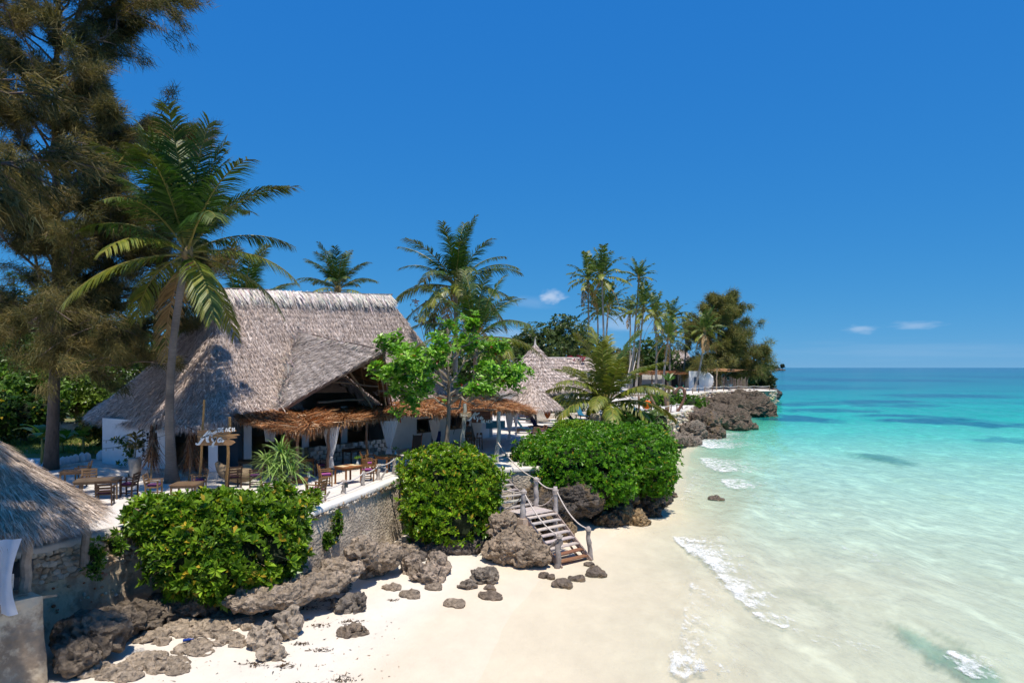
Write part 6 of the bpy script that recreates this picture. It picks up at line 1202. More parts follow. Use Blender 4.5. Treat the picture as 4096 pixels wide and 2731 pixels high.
# ---------------------------------------------------------------- entrance: planter, dry frond bundles, climbing plant, string lights
pl = thing('tall_planter', 'tall pale ribbed planter with a dark-leaved plant before the white wall', 'planter', at(134.8, 476, 0)); p = wloc(pl); z = np.linspace(0, 1, 12); mb = MB(); mb.tube(p + np.stack([0 * z, 0 * z, z * .86], 1), .20 + .09 * z ** .6 - .03 * (z > .95), 14, (.50, .44, .38)); mb.build('pot', M['concrete'], pl, True)
mb = MB(); st = p + np.stack([.05 * np.sin(z * 3), 0 * z, .8 + z * 1.1], 1); mb.tube(st, .02, 5, (.25, .18, .10)); n = 34; q = rng.random(n); P = A([np.interp(.35 + .65 * q, z, st[:, k]) for k in range(3)]).T; az = rng.uniform(0, 6.28, n); D = np.stack([np.cos(az), np.sin(az), rng.uniform(.2, 1.1, n)], 1) * .42; mb.leaves(P, D, np.tile(A((0, 0, 1.)), (n, 1)) + D * -.5, .22, mixcol((.06, .07, .03), (.22, .17, .05), rng.random(n))); mb.build('plant', M['leaf'], pl)
def bundle(u, vt, vb, Yt, lb, w=.34):
    t_ = pd(u, vt, Yt); b_ = at(u - 3, vb, 0); o = thing('frond_bundle', lb, 'palm fronds', b_, group='dry frond bundles tied to the entrance posts'); n = 420; q = rng.random(n)[:, None]; P = t_ + rng.normal(0, .06, (n, 3)) + (b_ - t_) * q * .55; spread_ = rng.normal(0, w, (n, 3)) * A((1, .5, 0)); D = (b_ - t_) * .45 * rng.uniform(.7, 1.1, (n, 1)) + spread_ * (.4 + q)
    mb = MB(); mb.blades(P, D, rng.normal(0, 1, (n, 3)) * A((.03, .02, 0)), A(DRY)[rng.choice(5, n)] * A((.75, .72, .75)) * (1 + .2 * rng.normal(size=(n, 1)))); f = mb.build('dry_frond', M['dry'], o); f['kind'] = 'stuff'; pole(b_, t_ + A((0, 0, .1)), .045, o, (.42, .27, .15), 'stalk')
bundle(154, 425, 479.5, 31.6, 'brown dry palm fronds tied to the white wall end, left of the tall palm'); bundle(192, 425, 480.5, 30.6, 'brown dry palm fronds tied beside the dark doorway, right of the tall palm'); bundle(286, 436, 470, 29.2, 'dry fronds hanging at the near awning corner behind the screw-pine', .28)
cl = MB(); rosettes(cl, np.stack([-19.3 + .18 * rng.normal(size=70) + .25 * np.sin(np.linspace(0, 5, 70)), 34.15 + .1 * rng.normal(size=70), np.linspace(.1, 1.45, 70)], 1) + A((.1, 0, 0)) * rng.normal(size=(70, 1)) * np.linspace(2.5, .5, 70)[:, None], np.tile(A((-.3, -.7, .4)), (70, 1)) + rng.normal(0, .3, (70, 3)), .17, 6, ((.06, .12, .02), (.16, .22, .05))); tag(cl.build('climber', M['leaf']), 'leafy climber at the foot of the white wall, left of the tall planter', 'plant', kind='stuff')
n = 150; tt = rng.random(n); mb = MB(); P = np.stack([np.interp(tt, [0, 1], [-18.45, -17.7]), np.interp(tt, [0, 1], [33.75, 33.3]), rng.uniform(.4, 2.25, n)], 1); col_ = np.round(tt * 3) / 3; P[:, 0] = -18.5 + .95 * col_; P[:, 1] = 33.78 - .58 * col_; mb.leaves(P, np.c_[rng.normal(.10, .05, n), -.06 + 0 * tt, rng.normal(-.05, .03, n)], np.tile(A((0, -.5, 1.)), (n, 1)), .6, jit((.10, .085, .075), n, .3)); tag(mb.build('wall_ornament', M['bark']), 'hanging strings of dark shell pieces on the white wall', 'ornament')
def lights(p, q, sag, lb, nb):
    p, q = A(p), A(q); o = thing('string_lights', lb, 'string lights', (p + q) / 2); x = np.linspace(0, 1, 30)[:, None]; P = p * (1 - x) + q * x; P[:, 2] -= 4 * sag * (x * (1 - x))[:, 0]; mb = MB(); mb.tube(P, .010, 4, (.02, .02, .02)); mb.build('cable', M['dark'], o)
    for f in np.linspace(.05, .95, nb): c = A([np.interp(f, x[:, 0], P[:, k]) for k in range(3)]); mb = MB(); mb.tube(np.array([c, c - A((0, 0, .05)), c - A((0, 0, .11)), c - A((0, 0, .14))]), [.015, .02, .035, .01], 6, (.5, .5, .48)); mb.build('bulb', M['glass'], o)
lights(pd(103, 440, 34), pd(174, 422, 30.2), .18, 'string of small bulbs crossing the white wall, upper run', 11); lights(pd(103, 448, 34), pd(172, 432, 30.2), .12, 'string of small bulbs crossing the white wall, lower run', 9)
lights(pd(232, 436, 30.6), pd(183, 424, 29.6), .15, 'string of small bulbs between the sign and the tall palm', 7)
# pale stones edging the lawn, low kerb
for i, (u, v, s_) in enumerate([(32, 466, .9), (38, 467, .8), (46, 466.5, 1), (58, 465, 1), (62.5, 464, 1.15), (67, 463.5, 1.1), (71, 462.8, 1.1), (75.5, 461.8, 1.2), (82, 461, 1.35), (87, 460, 1.25), (101, 459, 1.5), (26, 467, .8)]):
    p = at(u, v, 0); mb = MB(); V, Fs = pebble(i % 6 + 1, 2, .15); V[:, 2] = np.maximum(V[:, 2], -.4); mb.add(V * A((.20, .20, .34)) * s_ * .8 + p + A((0, 0, .12)), Fs, (.80, .78, .80)); tag(mb.build('edging_stone', M['white'], None, True), 'white painted stone in the row edging the lawn', 'stone', 'white stones edging the lawn')
mb = MB(); K = resample([at(20, 470, 0), at(60, 467.5, 0), at(84, 464.5, 0), at(100, 469, 0), at(129, 476, 0)], 30); mb.grid(np.stack([K + A((0, -.1, -.05)), K + A((0, -.1, .14)), K + A((0, .12, .15)), K + A((0, .12, -.05))], 1), (.62, .58, .55)); tag(mb.build('kerb', M['concrete']), 'low pale kerb round the sand court, left', 'kerb')
gw = thing('garden_wall', 'low garden wall topped with round white stones, left background', 'wall', pd(40, 436, 52)); a_, b_ = at(-10, 432, .0), at(104, 436.5, .0); mb = MB(); mb.beam(a_ + A((0, 0, .2)), b_ + A((0, 0, .2)), .35, .5, (.34, .32, .31)); mb.build('base', M['stone'], gw)
for k in range(34): mb = MB(); V, Fs = pebble(k % 6, 1, .15); mb.add(V * A((.42, .3, .42)) + a_ + (b_ - a_) * (k + .5) / 34 + A((0, 0, .6)), Fs, jit((.58, .56, .57), 1, .1, .02)[0]); mb.build('cap_stone', M['stone'], gw, True)
hb = thing('garden_house', 'pale pink house with a flat roof glimpsed left of the great roof', 'house', (-31, 66, 0)); mb = MB(); mb.box((-29.5, 68, 1.9), (7, 5, 3.9), Rz(.3), (.60, .44, .37)); mb.build('wall', M['white'], hb); mb = MB(); mb.box((-29.5, 68, 3.98), (7.6, 5.6, .25), Rz(.3), (.40, .22, .15)); mb.build('roof', M['wood'], hb)
for k in (-1.6, .9): mb = MB(); mb.box((-29.5 + k + .7, 65.45 + k * .3, 2.0), (1.1, .14, 1.2), Rz(.3), (.06, .07, .08)); mb.build('window', M['glass'], hb)

# ---------------------------------------------------------------- lettered signs
def stroke(mb, pts, w, o, ex, ez, en, th=.03, col=(.80, .80, .80), taper=True, n=26):
    """a brush stroke standing proud of its board; pts in sign units (x right, y up)"""
    P = A(pts); c = np.r_[0, np.cumsum(np.linalg.norm(np.diff(P, axis=0), axis=1))]; t_ = np.linspace(0, c[-1], n); Q = np.stack([np.interp(t_, c, P[:, k]) for k in range(2)], 1)
    for _ in range(3): Q[1:-1] = .5 * Q[1:-1] + .25 * (Q[:-2] + Q[2:])
    T = unit(np.gradient(Q, axis=0)); N_ = np.stack([-T[:, 1], T[:, 0]], 1); ww = w * ((.45 + .55 * np.sin(np.pi * np.linspace(.08, .92, n))) if taper else np.ones(n)); a, b_ = Q + N_ * ww[:, None] / 2, Q - N_ * ww[:, None] / 2
    W3 = lambda q, d: A(o) + q[:, :1] * A(ex) + q[:, 1:] * A(ez) + A(en) * d
    G = np.stack([W3(a, 0), W3(a, th), W3(b_, th), W3(b_, 0)], 1); mb.grid(G, col); mb.grid(G[:, [0, 3]][:, ::-1], col)
def px(l): return [((x - 600) / 100., (880 - y) / 100.) for x, y in l]
AYA = [(px([(145, 1000), (165, 1035), (215, 1030), (270, 950), (350, 830), (430, 730), (475, 703)]), .42), (px([(475, 703), (425, 820), (405, 900), (420, 970), (462, 960)]), .48), (px([(255, 890), (380, 840), (495, 790)]), .24),
       (px([(515, 880), (535, 935), (572, 950), (605, 900), (615, 870)]), .30), (px([(618, 862), (580, 960), (530, 1060), (540, 1095), (570, 1040)]), .32), (px([(745, 872), (690, 885), (650, 940), (672, 982), (720, 968), (755, 890), (745, 950), (770, 985), (805, 925)]), .28)]
LEAF = [(px([(500, 800), (560, 765), (620, 720)]), .14)] + [(px([(500 + 30 * k, 800 - 18 * k), (508 + 30 * k - 8, 770 - 18 * k)]), .16) for k in range(5)] + [(px([(500 + 30 * k, 800 - 18 * k), (530 + 30 * k, 812 - 16 * k)]), .16) for k in range(5)] + [(px([(515, 745), (490, 760), (500, 785), (520, 770), (515, 745)]), .12), (px([(505, 800), (500, 830), (525, 840), (530, 815), (505, 800)]), .12)]
LET = {'B': [[(0, 0), (0, 1)], [(0, 1), (.5, .95), (.55, .6), (0, .52)], [(0, .52), (.6, .45), (.6, .05), (0, 0)]], 'E': [[(.55, 1), (0, 1), (0, 0), (.58, 0)], [(0, .5), (.48, .5)]], 'A': [[(0, 0), (.32, 1), (.64, 0)], [(.12, .35), (.52, .35)]], 'C': [[(.6, .95), (.1, .98), (.0, .5), (.08, .03), (.6, .05)]], 'H': [[(0, 0), (0, 1)], [(.55, 0), (.55, 1)], [(0, .5), (.55, .5)]],
       'Y': [[(0, 1), (.3, .5), (.6, 1)], [(.3, .5), (.3, 0)]], 'O': [[(.3, 1), (.0, .5), (.3, 0), (.6, .5), (.3, 1)]], 'G': [[(.6, .9), (.1, 1), (.0, .5), (.1, 0), (.6, .05), (.6, .45), (.35, .45)]], '<3': [[(.3, 0), (.0, .6), (.15, .85), (.3, .6)], [(.3, 0), (.6, .6), (.45, .85), (.3, .6)]]}
def word(mb, w, x, y, h, adv, o, ex, ez, en, wd, col, slope=0., th=.03):
    for i, ch in enumerate(w):
        for s_ in LET[ch]: stroke(mb, [(x + i * adv + a * h * .9, y + b_ * h + slope * (i * adv + a * h)) for a, b_ in s_], wd, o, ex, ez, en, th, col, False, max(8, len(s_) * 5))
# front sign: four uneven planks on two poles
sg = thing('name_sign', 'wooden plank sign on two poles with white lettering, in front of the restaurant', 'sign', at(212, 490.5, 0)); Ys = 27.4
pole(at(199.5, 491, -.05), pd(204.3, 399, Ys), .055, sg, (.42, .24, .09), 'pole'); pole(at(226, 490, -.05), pd(229.7, 416.5, Ys + .1), .07, sg, (.40, .23, .09), 'pole')
sc = 1 / 23.52 * Ys / F; org = pd(190 + 600 / 23.52, 400 + 880 / 23.52, Ys - .12); k1 = Ys / F / 5.88 / 4 * 100    # metres per 100 drawing units
SX, SZ, SN = A((k1, 0, 0)), A((0, 0, k1)), A((0, -1, 0))
for pts, c in (([(175, 700), (560, 690), (1060, 690), (1080, 720), (900, 775), (180, 798)], (.36, .20, .095)), ([(175, 815), (700, 790), (1100, 790), (1165, 810), (1000, 850), (175, 880)], (.40, .225, .10)), ([(180, 885), (900, 860), (1085, 850), (1100, 880), (900, 900), (185, 935)], (.33, .18, .085)), ([(180, 945), (700, 905), (1000, 935), (1060, 985), (960, 1050), (200, 1058)], (.38, .21, .10))):
    q = px(pts); f = A([org + SX * a + SZ * b_ for a, b_ in q]); m = len(f); mb = MB(); mb.add(np.vstack([f, f + A((0, .045, 0))]), [list(range(m))[::-1], list(range(m, 2 * m))] + [[i, (i + 1) % m, m + (i + 1) % m, m + i] for i in range(m)], c); mb.build('plank', M['plank'], sg)
mb = MB()
for pts, w in AYA + LEAF: stroke(mb, pts, w * 1.35, org, SX, SZ, SN, .035, (.85, .85, .83))
word(mb, 'BEACH', .72, 1.45, .88, .82, org, SX, SZ, SN, .21, (.85, .85, .83), .035); o = mb.build('lettering', M['paint'], sg); o['label'] = 'white painted lettering reading Aya BEACH with a palm leaf'
# second sign hanging under the awning
s2 = thing('name_board', 'dark red-brown board with white lettering hanging under the awning', 'sign', pd(481, 421.6, 37.3)); c0, c1 = pd(471.5, 410.3, 37.3), pd(490.6, 422.3, 37.3)
for k in range(3):
    z0 = c0[2] + (c1[2] - c0[2]) * k / 3; z1 = c0[2] + (c1[2] - c0[2]) * (k + 1) / 3; mb = MB(); mb.box(((c0[0] + c1[0]) / 2, 37.33, (z0 + z1) / 2), (c1[0] - c0[0], .05, abs(z1 - z0) - .008), None, jit((.13, .045, .025), 1, .08, .03)[0]); mb.build('plank', M['plank'], s2)
k2 = (c1[0] - c0[0]) / 8.3; o2 = pd(478.6, 416.1, 37.29); mb = MB()
for pts, w in AYA + LEAF: stroke(mb, pts, w * 1.6, o2, A((k2, 0, 0)), A((0, 0, k2 * 1.05)), SN, .03, (.82, .82, .80))
word(mb, 'BEACH', 1.2, -2.6, 1.05, 1.02, o2, A((k2, 0, 0)), A((0, 0, k2)), SN, .36, (.85, .85, .83)); o = mb.build('lettering', M['paint'], s2); o['label'] = 'white lettering reading Aya BEACH'
s3 = thing('yoga_board', 'small pale wooden board reading YOGA on the grey timber post', 'sign', pd(465.5, 416.6, 38.3)); mb = MB(); mb.box(pd(465.5, 414.5, 38.32), (.66, .04, .23), None, (.36, .29, .20)); mb.build('board', M['plank'], s3); mb = MB(); h3 = .12
word(mb, ['Y', '<3', 'G', 'A'], 0, 0, 1, .95, pd(461, 416, 38.28), A((.105, 0, 0)), A((0, 0, .13)), SN, .2, (.80, .78, .72), th=.02); o = mb.build('lettering', M['paint'], s3); o['label'] = 'white lettering reading YOGA with a heart for the O'
pole(pd(470, 409.5, 37.35), pd(497, 409, 37.5), .05, s2, (.30, .20, .13), 'beam'); pole(pd(473, 411, 37.35), pd(473, 408, 37.4), .02, s2, (.3, .25, .2), 'hanger'); pole(pd(489, 411, 37.35), pd(489, 408, 37.4), .02, s2, (.3, .25, .2), 'hanger')
mb = MB(); mb.box(pd(495.5, 424, 48), (1.35, .06, .55), None, (.10, .36, .50)); bx = tag(mb.build('notice_board', M['paint']), 'pale blue board on the sand between the name board and the end curtains', 'board')
# ---------------------------------------------------------------- loungers and things on the far sand
def lounger(x, y, rz, col, lb, back=.9):
    t = thing('sun_lounger', lb, 'sun lounger', (x, y, float(ground_z(x, y))), rz, 'sun loungers on the sand')
    for sx in (-1, 1):
        for yy in (-.8, .75): mb = MB(); mb.box((sx * .27, yy, .14), (.07, .07, .30), None, (.07, .05, .04)); mb.build('leg', M['wood'], t, local=True)
    mb = MB(); mb.box((0, -.05, .30), (.66, 1.95, .07), None, (.09, .06, .045)); mb.build('frame', M['wood'], t, local=True)
    mb = MB(); x_ = np.linspace(-.30, .30, 6); prof = [(-1.0, .36), (-.2, .37), (.30, .39), (.42, .45), (.85, .45 + back * .62), (.92, .45 + back * .70)]
    G = np.stack([np.stack([x_, 0 * x_ + a, 0 * x_ + b_ + .012 * np.cos(x_ * 8)], 1) for a, b_ in prof], 1); mb.grid(G, col); mb.grid((G - A((0, 0, .055)))[::-1], col); mb.grid(np.stack([G[0], G[0] - A((0, 0, .055))], 1), col); mb.grid(np.stack([G[-1] - A((0, 0, .055)), G[-1]], 1), col); mb.build('mattress', M['fabric'], t, True, True)
TEAL, NAVY, SKYB = (.006, .055, .085), (.006, .014, .065), (.02, .14, .24)
lounger(1.2, 51.5, 1.35, TEAL, 'dark teal sun lounger beside the parasol pole, nearest'); lounger(2.2, 54.0, 1.0, NAVY, 'navy sun lounger with raised back behind the teal one', 1.1); lounger(.8, 64.5, 1.2, NAVY, 'navy sun lounger left of the thick tree trunk', 1.0); lounger(1.0, 61.5, 1.3, TEAL, 'teal sun lounger in front of the thick tree trunk', .2)
lounger(5.6, 61, .9, TEAL, 'teal sun lounger left behind the pale green hedge', .7); lounger(6.9, 66, .6, SKYB, 'blue sun lounger with raised back behind the pale green hedge', 1.0); lounger(9.8, 63, .8, SKYB, 'blue sun lounger left of the young palm', .9); lounger(13.2, 70, .9, SKYB, 'sky blue sun lounger left of the orange bag', .6); lounger(14.6, 73, 1.4, SKYB, 'sky blue sun lounger under the orange bag', .1); lounger(17.5, 97, 1.2, TEAL, 'dark lounger beside the far white lettering', .8)
mb = MB(); V, Fs = pebble(4, 3, .10); V[:, 2] = np.maximum(V[:, 2], -.75); mb.add(V * A((.52, .45, .60)) + A((14.45, 73, .85)), Fs, (.85, .14, .01)); tag(mb.build('bean_bag', M['fabric'], None, True), 'bright orange bean bag on a lounger on the far sand', 'bean bag')
mb = MB(); mb.add(V * A((1.3, .8, .85)) + A((2.4, 65.0, .62)), Fs, (.40, .10, .02)); tag(mb.build('bean_bag', M['fabric'], None, True), 'rust orange cover behind the navy lounger at the thick trunk', 'bean bag')
for u, v, w, lb in ((600, 419, 1.9, 'cream cushioned seat left of the young palm trunk'), (612, 418, 1.6, 'cream cushioned seat right of the young palm trunk'), (618, 413, 1.6, 'grey-cream low seat behind the young palm')):
    p = at(u, v, 0); mb = MB(); V, Fs = pebble(2, 3, .04); V2 = np.sign(V) * np.abs(V) ** .5; mb.add(V2 * A((w / 2, .6, .30)) + p + A((0, 0, .3)), Fs, (.66, .55, .40)); tag(mb.build('cushion_seat', M['fabric'], None, True), lb, 'seat')
# ---------------------------------------------------------------- far sea-edge: bastions, rocks, heart sculpture
def bastion(label, top, zt, zb, seed, f=1.):
    o, t_, n_ = wall_strip('stone_bastion', label, top, zt, zb, .6, 'stone', (.36, .30, .23), (.62, .57, .50), seed=seed, dis=.12); mb = MB(); V = [pebble(k, 1)[0] for k in range(4)]; Fs = pebble(1, 1)[1]
    for k in range(int(620 * f)):
        i = rng.integers(0, 90); p = t_[i] + n_[i] * (.10 + .05 * rng.random()) + A((rng.normal(0, .15), rng.normal(0, .15), 0)); p[2] = rng.uniform(zb + .3, zt - .05); mb.add(V[k % 4] * rng.uniform(.11, .24) * A((1, 1, .75)) + p, Fs, jit([(.58, .49, .36), (.50, .40, .28), (.62, .56, .47)][k % 3], 1, .12)[0])
    s_ = mb.build('facing_stones', M['stone'], o); s_['kind'] = 'stuff'
bastion('stone bastion overgrown by creeper, nearest beyond the huge hedge', [(10.2, 60), (13.0, 65.8), (16.3, 72.5), (17.6, 73.6), (20.2, 79.2), (20.9, 80.6), (22.2, 85), (25.1, 92.4)], .0, -2.4, 61)
bastion('long rubble bastion before the far casuarina', [(24.5, 93), (28, 106), (34, 117.5), (38, 120.5), (46, 122.6), (48, 124), (48, 130)], .75, -1.6, 66, .9)
coral('sea_cliff', 'low brown coral rock at the foot of the near bastion', [R(664, 440, 68, 2.4, 2.0, .8), R(680, 442, 70, 2.2, 2.0, .8), R(656, 447, 63, 1.8, 2.2, .9), R(692, 432, 75, 1.6, 1.6, 1.2)], k=5, col=(.20, .165, .135))
coral('sea_cliff', 'dark rounded coral headland with an ochre foot in the surf', [R(703, 430, 78, 2.2, 2.2, 1.8), R(700, 419, 83, 2.6, 3, 1.3), R(707, 438, 76, 1.4, 1.4, .9)], k=5, col=(.13, .095, .068), mat='wet_rock')
coral('sea_cliff', 'long sloping black coral headland behind the ochre-footed one', [R(722, 420, 90, 3.8, 4, 1.9), R(708, 411, 97, 4.6, 5, 1.2), R(738, 427, 87, 2.2, 2.2, .9), R(694, 405, 97, 3.2, 4, .7)], k=5, col=(.135, .105, .08))
coral('sea_cliff', 'farthest rocky point under the long bastion, jutting into the turquoise water', [R(742, 410, 112, 5.0, 5, 2.4), R(754, 411, 112, 3.6, 4, 2.4), R(728, 404, 114, 5, 5, 1.6), R(760, 416, 110, 2.2, 2.4, 1.3), R(745, 399, 122, 4.0, 4, 1.6)], k=5, col=(.13, .10, .075))
coral('sea_rock', 'flat dark rock islet off the far point', [(A((182, 489, -2.0)), (5.2, 5, 2.2)), (A((176, 495, -1.4)), (6, 5, 2.6))], k=4, col=(.10, .085, .08))
coral('islet', 'tiny wooded islet on the horizon', [(A((615, 1600, -2)), (26, 14, 4)), (A((590, 1600, -2)), (20, 12, 5))], k=4, col=(.12, .11, .10))
leafy('islet_shrubs', 'dark shrubs covering the tiny islet on the horizon', (600, 1600, 0), [((596, 1600, 4), (17, 8, 6)), ((614, 1600, 2.5), (12, 8, 4))], 500, 3.5, ((.04, .06, .03), (.07, .09, .045)), 71, .5, cat='shrub')
leafy('islet_tree', 'single small tree at the right end of the tiny islet', (634, 1600, 0), [((634, 1600, 8), (5, 4, 4))], 120, 2.5, ((.04, .05, .03), (.06, .08, .045)), 72, .7)
bush('beach_shrub', 'dark scrub on the point right of the far casuarina', [(A((56, 160, 2.5)), (4.5, 5, 3.2)), (A((60, 166, 1.5)), (3.5, 4, 2.2))], 900, .8, ((.03, .05, .02), (.08, .085, .035)), seed=75, k=5)
coral('sea_cliff', 'dark undercut coral shore right of the far casuarina', [(A((55, 158, -1.4)), (7, 7, 1.8)), (A((60, 166, -1.5)), (5, 6, 1.6))], k=4, col=(.10, .085, .08))
# heart of driftwood, leaf post, far lettering
Yh = 76
def bent(o, l, r, col, name='limb', Y=Yh, zoom=(2400, 1300, 2.94)):
    P = np.array([pd((zoom[0] + x / zoom[2]) / 4, (zoom[1] + y / zoom[2]) / 4, Y) for x, y in l]); Q = smooth(resample(P, 18), 3, False); mb = MB(); mb.tube(Q, r * (1 + .12 * rng.normal(size=18)), 7, col); return mb.build(name, M['grey_wood'], o, True)
hs_ = thing('heart_sculpture', 'large heart bent from brown driftwood on the near bastion', 'sculpture', pd(672, 412, Yh)); bent(hs_, [(790, 1030), (768, 900), (758, 780), (775, 720), (815, 700), (858, 735), (880, 810)], .16, (.17, .11, .08)); bent(hs_, [(880, 810), (900, 750), (950, 715), (990, 735), (1003, 830), (985, 890), (940, 970), (900, 1030)], .16, (.20, .10, .07))
lp = thing('leaf_post', 'pale driftwood post topped with green leaves inside the heart', 'post', pd(668, 412.5, Yh + .5)); bent(lp, [(790, 1030), (800, 900), (812, 720), (805, 660)], .20, (.42, .28, .16), 'post', Yh + .5); mb = MB(); q = pd((2400 + 805 / 2.94) / 4, (1300 + 655 / 2.94) / 4, Yh + .5); az = np.linspace(0, 6.28, 11); mb.leaves(np.tile(q, (11, 1)), np.stack([np.cos(az) * .8, np.sin(az) * .8, .35 + .7 * rng.random(11)], 1), np.tile(A((0, 0, 1.)), (11, 1)), .4, jit((.10, .20, .04), 11)); mb.build('leaf_whorl', M['leaf'], lp)
hf = thing('driftwood_arch', 'bent driftwood branches left of the heart carrying white lettering', 'sculpture', pd(650, 412, 78)); bent(hf, [(690, 1010), (640, 920), (600, 850), (580, 780), (600, 710), (625, 680)], .13, (.26, .17, .11), Y=78); bent(hf, [(505, 1055), (520, 970), (585, 870)], .10, (.40, .34, .30), Y=78); bent(hf, [(455, 1010), (460, 900), (455, 830)], .13, (.22, .13, .08), Y=78)
k3 = 78 / F / 4 / 2.94 * 9.5; o3 = pd((2400 + 648 / 2.94) / 4, (1300 + 690 / 2.94) / 4, 77.9); mb = MB()
for pts, w in AYA: stroke(mb, pts, w * 1.3, o3, A((k3, 0, 0)), A((0, 0, k3)), SN, .06, (.82, .82, .82))
word(mb, 'BEACH', 2.9, -1.0, 1.3, 1.25, o3, A((k3, 0, 0)), A((0, 0, k3)), SN, .34, (.82, .82, .82), th=.06); o = mb.build('lettering', M['paint'], hf); o['label'] = 'white lettering reading Aya BEACH'
def fence(name, label, line, h, step, r, col, rope_=True, group=None):
    P = resample(line, max(2, int(np.sum(np.linalg.norm(np.diff(A(line), axis=0), axis=1)) / step)), False); o = thing(name, label, 'fence', P.mean(0)); o.location = (P[:, 0].mean(), P[:, 1].mean(), P[:, 2].min())
    for p in P: pole(p - A((0, 0, .1)), p + A((rng.normal(0, .05), 0, h * rng.uniform(.85, 1.15))), r, o, col, 'post')
    if rope_:
        mb = MB()
        for p, q in zip(P[:-1], P[1:]):
            x = np.linspace(0, 1, 8)[:, None]; c = p * (1 - x) + q * x + A((0, 0, h * .85)); c[:, 2] -= .5 * (x * (1 - x))[:, 0]; mb.tube(c, .04, 5, (.66, .63, .60), cap=False)
        mb.build('rope', M['rope'], o)
fence('rope_fence', 'rope fence along the top of the long far bastion', [(27.5, 108, .75), (34, 118, .75), (38, 121, .75), (46.5, 123.3, .75)], 1.0, 2.6, .08, (.26, .17, .11))
fence('rope_fence', 'low pole fence round the near bastion terrace', [(12.2, 66.5, 0), (15.5, 73.6, 0), (17, 74.8, 0), (20.3, 81.3, 0)], .9, 2.2, .08, (.24, .18, .14))
pk = thing('picket_fence', 'weathered picket fence of sticks behind the far rope fence', 'fence', (38, 130, .8)); mb = MB()
for x in np.arange(36.5, 44.5, .22): h = rng.uniform(1.7, 2.5); mb.tube(np.array([(x, 131 - (x - 30) * .12, .6), (x + rng.normal(0, .05), 131 - (x - 30) * .12, .8 + h)]), .07, 5, jit((.26, .21, .17), 1, .2)[0])
o = mb.build('picket', M['grey_wood'], pk); o['kind'] = 'stuff'; mb = MB(); mb.beam((36.5, 130.4, 1.9), (44.5, 129.4, 1.9), .1, .1, (.22, .17, .13)); mb.build('rail', M['grey_wood'], pk)
mb = MB(); V_ = [pebble(k, 1)[0] for k in range(4)]; Fs = pebble(1, 1)[1]
pw = thing('stick_fence', 'low lattice fence of dark sticks across the far sand', 'fence', (17, 104, .3)); mb = MB()
for x in np.arange(11, 23, .42): mb.tube(np.array([(x, 105, .2), (x + rng.normal(0, .05), 105, rng.uniform(1.3, 1.8))]), .05, 5, jit((.16, .11, .08), 1, .2)[0])
for z in (.7, 1.2): mb.beam((11, 104.95, z), (23, 104.95, z), .06, .06, (.16, .11, .08))
o = mb.build('sticks', M['grey_wood'], pw); o['kind'] = 'stuff'
mb = MB(); mb.beam((11, 106, .45), (24, 106, .45), .5, .7, (.50, .43, .38)); tag(mb.build('low_wall', M['stone']), 'low pinkish stone wall behind the lattice fence', 'wall')
for u, v0, v1, Y, lb in ((706.5, 388, 368, 128, 'tall bare pole left of the rope fence posts on the far point'), (716.5, 390, 366, 126, 'tall bare pole right on the far point, carrying a stick canopy'), (600, 0, 0, 0, None)):
    if lb: pole(pd(u, v0, Y), pd(u + .5, v1, Y), .14, None, (.42, .31, .21), 'bare_pole'); tag([x for x in bpy.data.objects if x.name.startswith('bare_pole') and 'label' not in x][0], lb, 'pole')
mb = MB(); n = 60; P = pd(724, 369.5, 128) + rng.normal(0, 1, (n, 3)) * A((1.8, 1, .12)); mb.blades(P, rng.normal(0, 1, (n, 3)) * A((1.6, .6, .08)), np.tile(A((0, .1, .09)), (n, 1)), jit((.45, .25, .14), n)); tag(mb.build('stick_canopy', M['dry']), 'small canopy of brown sticks on the far bare pole', 'canopy')
# ---------------------------------------------------------------- far white bar with frond awning, far thatched roof
fb = thing('beach_bar', 'low white beach bar with a brown frond awning on the far terrace', 'building', (25, 140, .9)); gz = .9
def fw(u0, u1, Y, h, col=(.80, .79, .78)): a_, b_ = pd(u0, 380, Y), pd(u1, 380, Y); mb = MB(); mb.box(((a_[0] + b_[0]) / 2, Y, gz + h / 2 - .05), (b_[0] - a_[0], .3, h), None, col); return mb.build('wall', M['white'], fb)
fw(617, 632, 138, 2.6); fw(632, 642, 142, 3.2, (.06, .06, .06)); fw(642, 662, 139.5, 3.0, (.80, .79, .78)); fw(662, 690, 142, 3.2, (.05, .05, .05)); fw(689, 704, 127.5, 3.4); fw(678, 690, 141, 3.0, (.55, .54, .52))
for u in (664, 671, 679, 684, 652, 640): p = pd(u, 380, 136.5); pole((p[0], 136.5, .8), (p[0], 136.5, gz + 3.1), .16, fb, (.30, .22, .16), 'post')
mb = MB(); a_, b_ = pd(694, 380, 127.3), pd(699, 380, 127.3); mb.box(((a_[0] + b_[0]) / 2, 127.3, gz + 1.5), (b_[0] - a_[0], .12, 1.5), None, (.05, .06, .08)); mb.build('window', M['glass'], fb); mb = MB(); p = pd(703, 372, 136); V, Fs = pebble(3, 2, .15); mb.add(V * A((1.4, .6, 1.6)) + A((p[0] - 1.8, 127.6, gz + 1.6)), Fs, (.80, .79, .78)); mb.build('buttress', M['white'], fb, True)
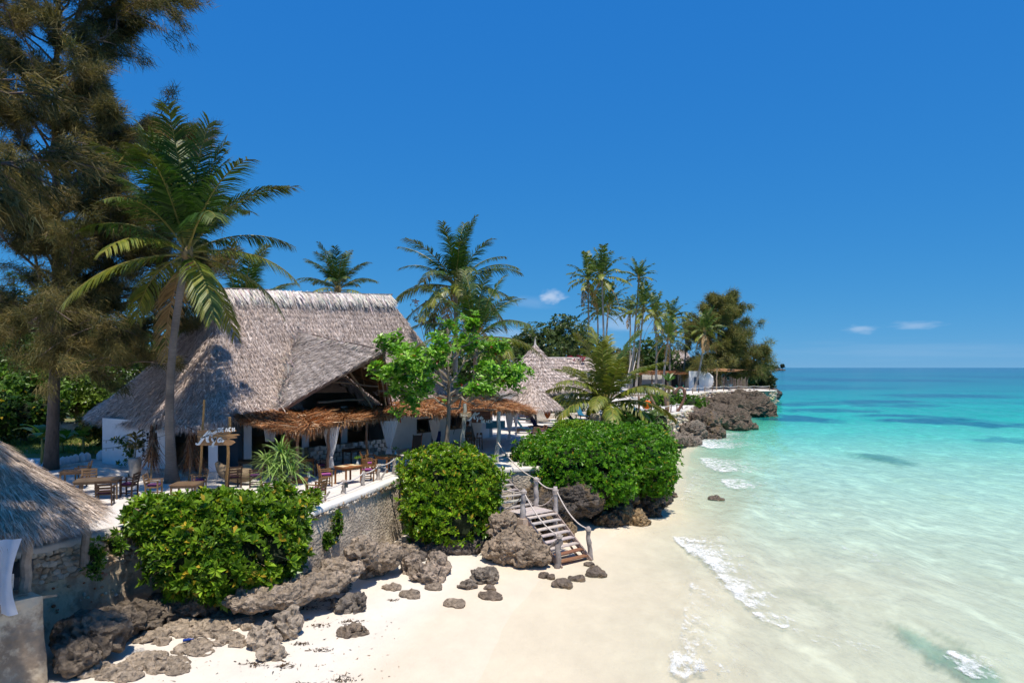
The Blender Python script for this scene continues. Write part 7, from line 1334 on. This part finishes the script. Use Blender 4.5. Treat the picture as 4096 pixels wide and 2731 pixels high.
mb = MB(); a_, b_ = pd(630, 380, 136), pd(689, 380, 136); n = 2600; x = rng.uniform(a_[0], b_[0], n); y = rng.uniform(133.5, 139, n); mb.blades(np.stack([x, y, gz + 3.2 + .12 * (139 - y) * -.5 + rng.normal(0, .12, n)], 1), np.stack([rng.normal(0, .7, n), -rng.uniform(.3, 1.2, n), rng.normal(-.1, .12, n)], 1), np.stack([rng.normal(0, .06, n), rng.normal(0, .05, n), np.full(n, .09)], 1), A(DRY)[rng.choice(5, n)] * A((1, .95, .95)) * (1 + .2 * rng.normal(size=(n, 1)))); mb.box(((a_[0] + b_[0]) / 2, 136.2, gz + 3.0), (b_[0] - a_[0], 5.4, .1), None, (.25, .14, .08)); o = mb.build('awning', M['dry'], fb)
mb = MB(); a_ = pd(617, 377, 134); b_ = pd(634, 377, 134); n = 300; x = rng.uniform(a_[0], b_[0], n); mb.blades(np.stack([x, rng.uniform(132, 136, n), gz + 2.3 + rng.normal(0, .1, n)], 1), np.stack([rng.normal(0, .9, n), -rng.uniform(.2, .8, n), rng.normal(0, .1, n)], 1), np.tile(A((0, .05, .10)), (n, 1)), A(DRY)[rng.choice(5, n)]); mb.build('side_awning', M['dry'], fb)
rf = thing('far_thatched_house', 'grey hip-roofed thatched house beyond the far bar', 'house', (37, 165, .9)); e0 = [pd(662, 367, 160), pd(697, 367.5, 160)]; r0_ = [pd(666, 350, 164), pd(686, 349.5, 164)]
s = np.linspace(0, 1, 20)[:, None]; tt = np.linspace(0, 1, 10); thatch((e0[0] * (1 - s) + e0[1] * s)[:, None] * (1 - tt)[None, :, None] + (r0_[0] * (1 - s) + r0_[1] * s)[:, None] * tt[None, :, None], 2600, rf, 'roof_thatch', courses=9, L=(.5, .9), W=(.12, .22), lift=.15, seed=95)
mb = MB(); a_ = pd(664, 380, 163); b_ = pd(695, 380, 163); mb.box(((a_[0] + b_[0]) / 2, 163, 2.6), (b_[0] - a_[0], .4, 4.4), None, (.45, .40, .37)); mb.build('wall', M['white'], rf)
sm_ = thing('small_thatched_roof', 'small flat-topped brown thatched roof just left of the far white wall', 'roof', pd(687, 372, 146)); e0 = [pd(679, 371.5, 144), pd(696, 371, 144)]; r0_ = [pd(680, 365.5, 147), pd(694, 365.5, 147)]; thatch((e0[0] * (1 - s) + e0[1] * s)[:, None] * (1 - tt)[None, :, None] + (r0_[0] * (1 - s) + r0_[1] * s)[:, None] * tt[None, :, None], 900, sm_, 'roof_thatch', courses=5, L=(.5, .9), W=(.1, .2), cols=DRY, seed=97)
mb = MB(); mb.box(pd(687, 376, 146), (3.2, 2, 1.6), None, (.30, .24, .20)); mb.build('wall', M['white'], sm_)
# a low hull-shaped green hammock and swing ropes in the palms
mb = MB(); x = np.linspace(0, 1, 14); P = pd(676, 385, 120) * (1 - x[:, None]) + pd(684, 385, 119) * x[:, None]; P[:, 2] -= .8 * np.sin(np.pi * x); mb.grid(np.stack([P + A((0, -.3, .1)), P, P + A((0, .3, .1))], 1), (.02, .30, .18)); tag(mb.build('hammock', M['fabric'], None, True), 'green hammock slung near the heart sculpture', 'hammock')
rope(pd(634, 345, 116), pd(627, 380, 112), .0, 'white swing rope hanging from the leaning far palm, left strand', .06); rope(pd(637, 352, 115.5), pd(633, 371, 113), .1, 'white swing rope hanging from the leaning far palm, right strand', .06)
